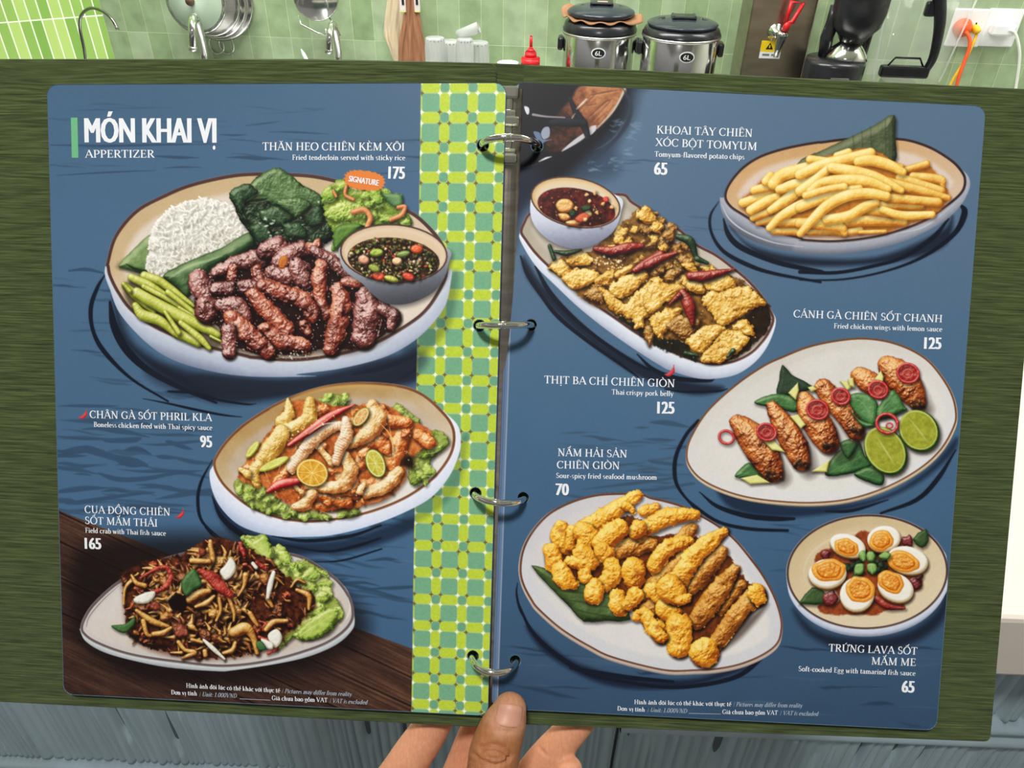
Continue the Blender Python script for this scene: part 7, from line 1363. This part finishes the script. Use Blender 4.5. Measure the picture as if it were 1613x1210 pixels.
# black grinder
out = .37; e, x = spot(1325, out, 'black countertop grinder with a chrome cone beside the clear jug', 'grinder', 'grinder'); s = scale_at(1325, 80, out)
zb = zat(1320, 92, out); rb = 46 * s
MB().lathe([(rb * 1.06, 0), (rb * 1.06, .01), (rb, .02), (rb, zb - .012), (rb * .97, zb), (0, zb)], n=48).build('base', BLK, e)
MB().box((.0, -rb * .995, zb - .045), (.05, .006, .022), bev=.002).build('control_panel', mat('panel_grey', (.12, .12, .12), .2, noise=(9, .1)), e)
cx = hit(1336, 75, out)[0] - x; zc = zat(1336, 62, out)
MB().lathe([(rb * .72, zb), (rb * .66, zb + .012), (rb * .34, zc), (0, zc + .002)], c=(cx, 0, 0), n=40).build('chrome_cone', STEEL, e)
z2 = zat(1345, 0, out) + .16
MB().lathe([(rb * .42, zc - .004), (rb * .52, zc + .012), (rb * .78, zc + .035), (rb * .86, zc + .07), (rb * .92, z2), (0, z2 + .004)], c=(cx + .006, 0, 0), n=40).build('hopper', BLK, e)
xa = hit(1308, 60, out)[0] - x
MB().tube([(xa, .02, zb - .01), (xa - .004, .02, zb + .05), (xa + .002, .02, zb + .09), (cx - rb * .6, .02, zc + .08)], [.016, .018, .018, .02], 14).build('support_arm', BLK, e)
MB().tube([(cx + rb * .62, .02, zb - .01), (cx + rb * .66, .02, zb + .06), (cx + rb * .8, .02, zc + .09)], [.010, .010, .012], 12).build('support_arm', BLK, e)

# clear jug upside down
out = .17; e, x = spot(1438, out, 'clear plastic blender jug with black handle standing upside down', 'jug', 'blender_jug'); s = scale_at(1438, 80, out); zb = zat(1425, 121, out)
R0, R1 = 54 * s, 72 * s
zt = zb + .30
def sq(r, n=48, p=3.2): return [(r * abs(math.cos(t)) ** (2 / p) * (1 if math.cos(t) >= 0 else -1), r * .6 * abs(math.sin(t)) ** (2 / p) * (1 if math.sin(t) >= 0 else -1)) for t in np.linspace(0, 2 * math.pi, n, endpoint=False)]
mb = MB(); V = []; prof = [(R0, zb - .01), (R0 * 1.04, zb + .02), (R1, zt), (R1 - .004, zt - .002), (R0 * 1.04 - .004, zb + .02), (R0 - .004, zb - .008)]
for r, z in prof: V += [(a, b, z) for a, b in sq(r)]
n = 48; F = [(j * n + i, j * n + (i + 1) % n, (j + 1) * n + (i + 1) % n, (j + 1) * n + i) for j in range(5) for i in range(n)] + [(5 * n + i, 5 * n + (i + 1) % n, (i + 1) % n, i) for i in range(n)]
mb.add(V, F, 0, True).build('jug_wall', CLEARP, e)
GLINTM = mat('pale_edge_glint', (.92, .95, .93), .1, spec=.8, alpha=.4, noise=(9, .02))
for sgn in (-1, 1): MB().tube([(sgn * R0 * .93, -R0 * .42, zb + .0), (sgn * R0 * .97, -R0 * .44, zb + .02), (sgn * R1 * .93, -R1 * .42, zt - .002)], .0028, 8).build('jug_edge_glint', GLINTM, e)  # added pale tubes stand in for bright reflections along the jug's edges
MB().box((0, 0, (zb - .01) / 2), (.10, .09, zb - .012), bev=.01).build('jug_rest', STEELR, e)
lx, lz = hit(1424, 113, out + .09); lx -= x; lz -= KTOP
MB().box((lx, -.088, lz), (72 * s, .03, 17 * s), bev=.006).build('lid', BLK, e); MB().tube([(lx - .05, -.088, lz + .016), (lx - .035, -.088, lz + .038), (lx + .035, -.088, lz + .038), (lx + .05, -.088, lz + .016)], .003, 8).build('lid_loop', BLK, e)
hx = [hit(a, b, out + .098) for a, b in ((1460, 112), (1470, 90), (1478, 55), (1481, 25), (1479, -10), (1474, -40))]
MB().tube(crv([(a - x, -.098 if i else -.09, b - KTOP) for i, (a, b) in enumerate(hx)], 5), np.interp(np.linspace(0, 1, 26), [0, .2, .5, .8, 1], [5.5 * s, 6.5 * s, 8 * s, 9.5 * s, 10 * s]), 14).build('handle', BLK, e)
for a, b in ((1466, 14), ):
    q = hit(a, b, out + .092); MB().box((q[0] - x, -.092, q[1] - KTOP), (.03, .02, .04), bev=.006).build('handle_root', BLK, e)

# sockets, plugs and cords on the wall
def plate(px, label):
    x, z = hit(px, 44, 0.006); e = empty('wall_socket', kp(x, 0.0, z), YAW, label, 'socket', 'wall sockets above the counter'); s = scale_at(px, 44, 0)
    MB().box((0, -.005, 0), (52 * s, .010, 50 * s * 1.1), bev=.004).build('cover_plate', WHITEP, e)
    for dx in (-.022, .022):
        for dz in (-.006, .012): MB().box((dx, -.0106, dz), (.004, .0012, .010)).build('slot', BLK, e)
    return x, z
sx1, sz1 = plate(1523, 'white wall socket with an orange plug in it'); sx2, sz2 = plate(1577, 'white wall socket with a white plug, last on the right')
def plug(px, py, m, label, name, w=.036):
    x, z = hit(px, py, .03); o = MB().lathe([(0, 0), (w * .55, .001), (w * .6, .012), (w * .4, .034), (w * .2, .042), (0, .042)], axis=(0, -1, 0), n=20, sx=1).build(name, m); o.location = kp(x, .0095, z); o.rotation_euler = (0, 0, YAW); return tag(o, label, 'plug')
plug(1518, 45, ORANGE, 'orange plug pushed into the left socket', 'plug', .048); plug(1538, 47, YCORD, 'small yellow plug beside the orange plug', 'plug', .022)
o = MB().box((0, 0, 0), (.066, .04, .034), bev=.006).build('plug', WHITEP); q = hit(1579, 46, .03); o.location = kp(q[0], .0305, q[1]); o.rotation_euler = (0, 0, YAW); tag(o, 'white plug in the rightmost socket', 'plug')
def cord(pts, m, label, r=.0042, out=.055):
    P = [kp(*((lambda h: (h[0], o_, h[1]))(hit(a, b, o_)))) for a, b, o_ in pts]; c = P[0]; o = MB().tube([p - c for p in [Vector(v) for v in crv(P, 6)]], r, 10).build('power_cord', m); o.location = c; return tag(o, label, 'cord')
cord([(1521, 50, .05), (1527, 60, .06), (1527, 75, .07), (1518, 100, .08), (1508, 130, .09), (1500, 175, .10)], ORANGE, 'orange power cord hanging from the left socket', .0055)
cord([(1539, 50, .03), (1534, 66, .045), (1520, 95, .06), (1500, 128, .07), (1482, 170, .08)], YCORD, 'yellow power cord running behind the orange one', .0045)
cord([(1590, 47, .05), (1600, 54, .055), (1606, 80, .06), (1605, 105, .06), (1600, 140, .06), (1596, 180, .07)], WCORD, 'white power cord hanging from the rightmost socket', .0042)

# upside-down tumblers
def tumbler(px, ytop, half, out, label):
    e, x = spot(px, out, label, 'glass', 'tumbler', 'upside-down tumblers on the counter'); s = scale_at(px, ytop, out); h = zat(px, ytop + 3, out); r = half * s; n = 60
    prof = [(r * 1.12, 0), (r * 1.1, h * .3), (r, h * .92), (r * .93, h), (r * .8, h + .001), (0, h - .004)]
    inn = [(0, h - .014), (r * .82, h - .013), (r * .9, h * .85), (r * 1.0, h * .3), (r * 1.03, 0)]
    mb = MB(); mb.lathe(prof + inn, n=n, flute=.045, nf=15); mb.build('glass_wall', GLASS, e)
    MB().lathe([(r * .80, h + .0005), (r * .95, h - .003), (r * .96, h - .007), (r * .85, h - .004)], n=40).build('foot_ring', GLASS, e); return e
tumbler(685, 56, 15.5, .30, 'upside-down ribbed glass at the left end of its row'); tumbler(709, 61, 15, .24, 'upside-down ribbed glass in front, second in its row'); tumbler(732, 58, 13, .33, 'upside-down ribbed glass under the tipped one'); tumbler(753, 63, 16.5, .24, 'upside-down ribbed glass at the right end of its row')
q = hit(737, 50, .30); s = scale_at(737, 50, .30); d = Vector((math.cos(.38), 0, math.sin(.38)))
lean = empty('tumbler', kp(q[0], .30, q[1]), YAW, 'glass tipped over on top of the other tumblers', 'glass', 'upside-down tumblers on the counter')
MB().lathe([(13 * s, -18 * s), (13.4 * s, -10 * s), (14 * s, 16 * s), (14.2 * s, 19 * s), (12.6 * s, 19 * s), (12.2 * s, 10 * s), (11.4 * s, -15 * s), (0, -16 * s), (0, -18 * s)][:6] + [(11.4 * s, -15 * s), (0.0, -15.5 * s)], axis=d, n=40, sy=.62, sx=.62).build('glass_wall', GLASS, lean)

# sauce bottle, small dish, spoon
out = .30; e, x = spot(836, out, 'red squeeze bottle with a pointed nozzle beside the left rice cooker', 'bottle', 'squeeze_bottle', py=85); s = scale_at(836, 85, out); zc = zat(836, 96, out)
MB().lathe([(.026, 0), (.029, .006), (.029, zc - .03), (.022, zc - .008), (.018, zc - .004)], n=32).build('body', RED, e)
MB().lathe([(15 * s, zc - .012), (15 * s, zc + .004), (13 * s, zc + .010), (9 * s, zc + .013), (8 * s, zc + .024), (4 * s, zc + .032), (2.8 * s, zc + .036), (2.2 * s, zc + .068), (1.4 * s, zc + .072), (0, zc + .073)], n=32); nzz_ = MB(); pf = [(15 * s, zc - .012), (15 * s, zc + .008), (14 * s, zc + .010), (9.5 * s, zc + .012), (9 * s, zc + .024), (8 * s, zc + .027), (3.6 * s, zc + .036), (2.6 * s, zc + .040), (2.2 * s, zc + .068), (1.4 * s, zc + .072), (0, zc + .073)]
for j in range(len(pf) - 1): nzz_.lathe([pf[j], pf[j + 1]], n=32); nzz_.f = nzz_.f[:len(nzz_.f)]
nzz_.build('nozzle_cap', RED, e)
e, x = spot(800, .30, 'small white dish low beside the tumblers', 'dish', 'small_dish', py=97); zc = zat(800, 98.5, .30)
MB().lathe([(.018, 0), (.02, .004), (.03, zc - .004), (.033, zc), (.031, zc), (.018, .008), (0, .008)], n=32).build('dish', WHITEP, e)
e, x = spot(480, .2, 'tip of a white spoon standing by the right faucet', 'spoon', 'spoon', py=85); t = hit(474, 77, .2); b = hit(492, 112, .2)
MB().tube([(t[0] - x, 0, t[1] - KTOP), (t[0] - x + .006, 0, t[1] - KTOP - .015), (b[0] - x, 0, b[1] - KTOP), (b[0] - x + .02, 0, 0)], [.001, .006, .007, .004], 10).build('handle', WHITEP, e)

# faucets
def faucet(pts, rpx, label, m, name='faucet', out=.34, cat='faucet'):
    """pts: (px, py, distance from wall) from the mouth back to the foot"""
    P = [kp(*(lambda h: (h[0], o_, h[1]))(hit(a, b, o_))) for a, b, o_ in pts]; foot = Vector(P[-1]); foot.z = KTOP; e = empty(name, foot, 0, label, cat)
    Q = crv(P + [foot], 8); s = scale_at(pts[0][0], pts[0][1], pts[0][2]); r = rpx * s
    MB().tube([Vector(v) - foot for v in Q], r, 18).build('spout', m, e); MB().lathe([(r * 1.9, 0), (r * 1.9, .008), (r * 1.4, .014), (r * 1.3, .05), (r, .055)], n=28).build('base', m, e)
    d = (Vector(P[0]) - Vector(P[1])).normalized(); MB().lathe([(r * 1.06, -.012), (r * 1.06, .001), (r * .8, .001), (r * .75, -.008), (0, -.008)], c=Vector(P[0]) - foot, axis=d, n=24).build('aerator', STEELR, e); return e
faucet([(304, 79, .40), (303, 50, .40), (304, 30, .37), (309, 29, .33), (315, 50, .30), (321, 80, .28), (323, 100, .28)], 6.2, 'chrome sink faucet below the hanging pot lids', STEEL)
faucet([(518, 83, .40), (519, 60, .40), (522, 42, .37), (526, 40, .33), (530, 60, .30), (533, 85, .28), (534, 100, .28)], 5.4, 'chrome sink faucet below the hanging sieve', STEEL)
faucet([(185, 46, .42), (176, 30, .41), (160, 17, .39), (142, 13, .37), (128, 24, .35), (126, 45, .34), (132, 75, .34), (137, 105, .34)], 2.4, 'thin dark gooseneck tap in front of the white grouted tiles', mat('dark_steel', (.30, .29, .28), .25, 1.0, noise=(9, .1)))

# lids and sieve hung on the wall
def disc(px, py, half, out, label, name, mats_, knob=True, cat='lid', group=None, tilt=.0, prof=None):
    x, z = hit(px, py, out); s = scale_at(px, py, out); r = half * s; e = empty(name, kp(x, out, z), YAW, label, cat, group); ax = Vector((tilt, -1, .12)).normalized()
    MB().lathe(prof(r) if prof else [(r, -.006), (r * 1.01, 0), (r * .97, .004), (r * .9, .004), (r * .82, .012), (r * .5, .022), (0, .026), (0, .024), (r * .5, .02), (r * .82, .010), (r * .9, .002), (r, -.007)], axis=ax, n=56).build('lid_plate', mats_, e)
    MB().lathe([(r * .985, -.004), (r * 1.03, 0), (r * .985, .004)], axis=ax, n=56).build('rim', STEEL, e)
    if knob: MB().lathe([(0, .024), (.008, .026), (.007, .036), (.014, .042), (.012, .05), (0, .052)], axis=ax, n=24).build('knob', mat('brown_knob', (.10, .06, .04), .4, noise=(9, .1)) if 'brown_knob' not in bpy.data.materials else bpy.data.materials['brown_knob'], e)
    MB().tube([(0, .0, r * .98), (0, 0, r + .05), (0, out * .5, r + .06), (0, out - .002, r + .06)], .003, 8).build('hook', STEELR, e); return e
G = 'lids hung in a nest on the wall'
disc(340, 2, 56, .03, 'steel lid at the back of the hanging nest, showing furthest right', 'pot_lid', STEELR, False, group=G, tilt=.15); disc(333, 3, 52, .09, 'steel lid in the middle of the hanging nest', 'pot_lid', STEEL, False, group=G, tilt=.15); disc(326, 3, 49, .15, 'steel lid just behind the frosted lid', 'pot_lid', STEELR, False, group=G, tilt=.15)
disc(308, 1, 47, .21, 'frosted green glass lid with dark knob in front of the steel lids', 'pot_lid', mat('frosted_glass', (.72, .86, .70), .28, trans=.55, ior=1.2, noise=(6, .05)), True, group=G, tilt=.05)
for px, lb in ((333, 'left of two wire rings hanging under the pot lids'), (349, 'right of two wire rings hanging under the pot lids')):
    x, z = hit(px, 75, .05); o = MB().tube([(0.026 * math.cos(t), .0, .030 * math.sin(t)) for t in np.linspace(0, 2 * math.pi, 28, endpoint=False)], .0026, 8, closed=True).build('wire_ring', STEEL); o.location = kp(x, .004 + .003, z); o.rotation_euler = (0, 0, YAW); tag(o, lb, 'ring', 'wire rings under the lids')
MESHM = mat('sieve_mesh', (.50, .50, .49), .45, .8, noise=(220, .3))
e = disc(497, -6, 35, .10, 'round steel sieve hanging above the right faucet', 'sieve', MESHM, False, 'sieve', tilt=.1, prof=lambda r: [(r, -.006), (r * 1.0, .0), (r * .95, .003), (r * .8, -.006), (r * .4, -.014), (0, -.016)])
s = scale_at(497, 0, .1)
MB().tube([(-30 * s, -.01, -28 * s), (-26 * s, -.02, -40 * s), (0, -.02, -52 * s), (12 * s, -.02, -54 * s), (13 * s, -.015, -44 * s)], .0026, 8).build('wire_rest', STEEL, e); MB().tube([(20 * s, -.01, -30 * s), (30 * s, -.02, -38 * s), (36 * s, -.02, -54 * s), (32 * s, -.02, -58 * s)], .0026, 8).build('wire_rest', STEEL, e)

# bag with brown cloth pegged above the tumblers
def drape(pl, pr, out, thick, m, name, label, cat, seed, fold, alpha=1):
    """hanging bundle between a left and a right outline"""
    rng = np.random.RandomState(seed); L_ = crv([(*hit(a, b, out),) for a, b in pl], 6); R_ = crv([(*hit(a, b, out),) for a, b in pr], 6); n = 80; V = []
    c = kp((L_[:, 0].mean() + R_[:, 0].mean()) / 2, out, L_[:, 1].mean()); cx = (L_[:, 0].mean() + R_[:, 0].mean()) / 2; m_ = len(L_)
    for j in range(m_):
        hw, x0 = (R_[j, 0] - L_[j, 0]) / 2, (R_[j, 0] + L_[j, 0]) / 2 - cx; zz = (L_[j, 1] + R_[j, 1]) / 2 - L_[:, 1].mean()
        for i in range(n):
            a = 2 * math.pi * i / n; f = 1 + 1.4 * fold * math.sin(9 * a + 1.5 * math.sin(j * .25) + seed) + fold * .5 * math.sin(17 * a + j * .2)
            V.append((x0 + hw * math.cos(a) * (1 + .3 * fold * math.sin(5 * a + j * .3)), thick * min(1, .4 + hw * 12) * math.sin(a) * f, zz))
    F = [(j * n + i, j * n + (i + 1) % n, (j + 1) * n + (i + 1) % n, (j + 1) * n + i) for j in range(m_ - 1) for i in range(n)] + [tuple(range(n)), tuple(range((m_ - 1) * n, m_ * n))]
    o = MB().add(V, F, 0, True).build(name, m); o.location = c; o.rotation_euler = (0, 0, YAW); return tag(o, label, cat)
drape([(616, -30), (610, 0), (606, 40), (606, 58), (614, 80), (622, 100)], [(640, -30), (644, 0), (640, 40), (638, 60), (640, 80), (636, 100)],   .040, .018, mat('thin_cream_plastic', rgb(222, 204, 172), .35, spec=.5, noise=(14, .1), alpha=.93), 'plastic_bag', 'crumpled cream plastic bag hanging left of the brown cloth', 'bag', 2, .16)
drape([(640, -30), (640, 0), (634, 40), (629, 70), (627, 110)], [(656, -30), (658, 0), (664, 40), (669, 70), (671, 110)], .088, .022, mat('tan_cloth', rgb(160, 112, 82), .9, noise=(18, .18, (6, 1, 1))), 'dish_cloth', 'brown cloth hanging from two pegs by the tumblers', 'cloth', 5, .22)
for px, lb in ((634, 'white peg holding the plastic bag'), (656, 'white peg holding the brown cloth, right one')):
    x, z = hit(px, 5, .10); e = empty('cloth_peg', kp(x, .095, z), YAW, lb, 'peg', 'pegs on the hanging bundle'); MB().box((0, 0, 0), (.021, .014, .046), bev=.003).build('peg_body', mat('peg_white', rgb(226, 214, 214), .4, noise=(9, .03)) if 'peg_white' not in bpy.data.materials else bpy.data.materials['peg_white'], e)
    MB().box((.002, -.0072, .004), (.008, .002, .018), bev=.0008).build('peg_slot', BLK, e); MB().box((0, -.001, -.024), (.021, .013, .005), bev=.001).build('peg_jaw', mat('peg_green', rgb(206, 214, 140), .5, noise=(9, .03)) if 'peg_green' not in bpy.data.materials else bpy.data.materials['peg_green'], e)
    MB().tube([(0, .0, .02), (0, .05, .05), (0, .092, .06)], .002, 8).build('peg_string', STEELR, e)
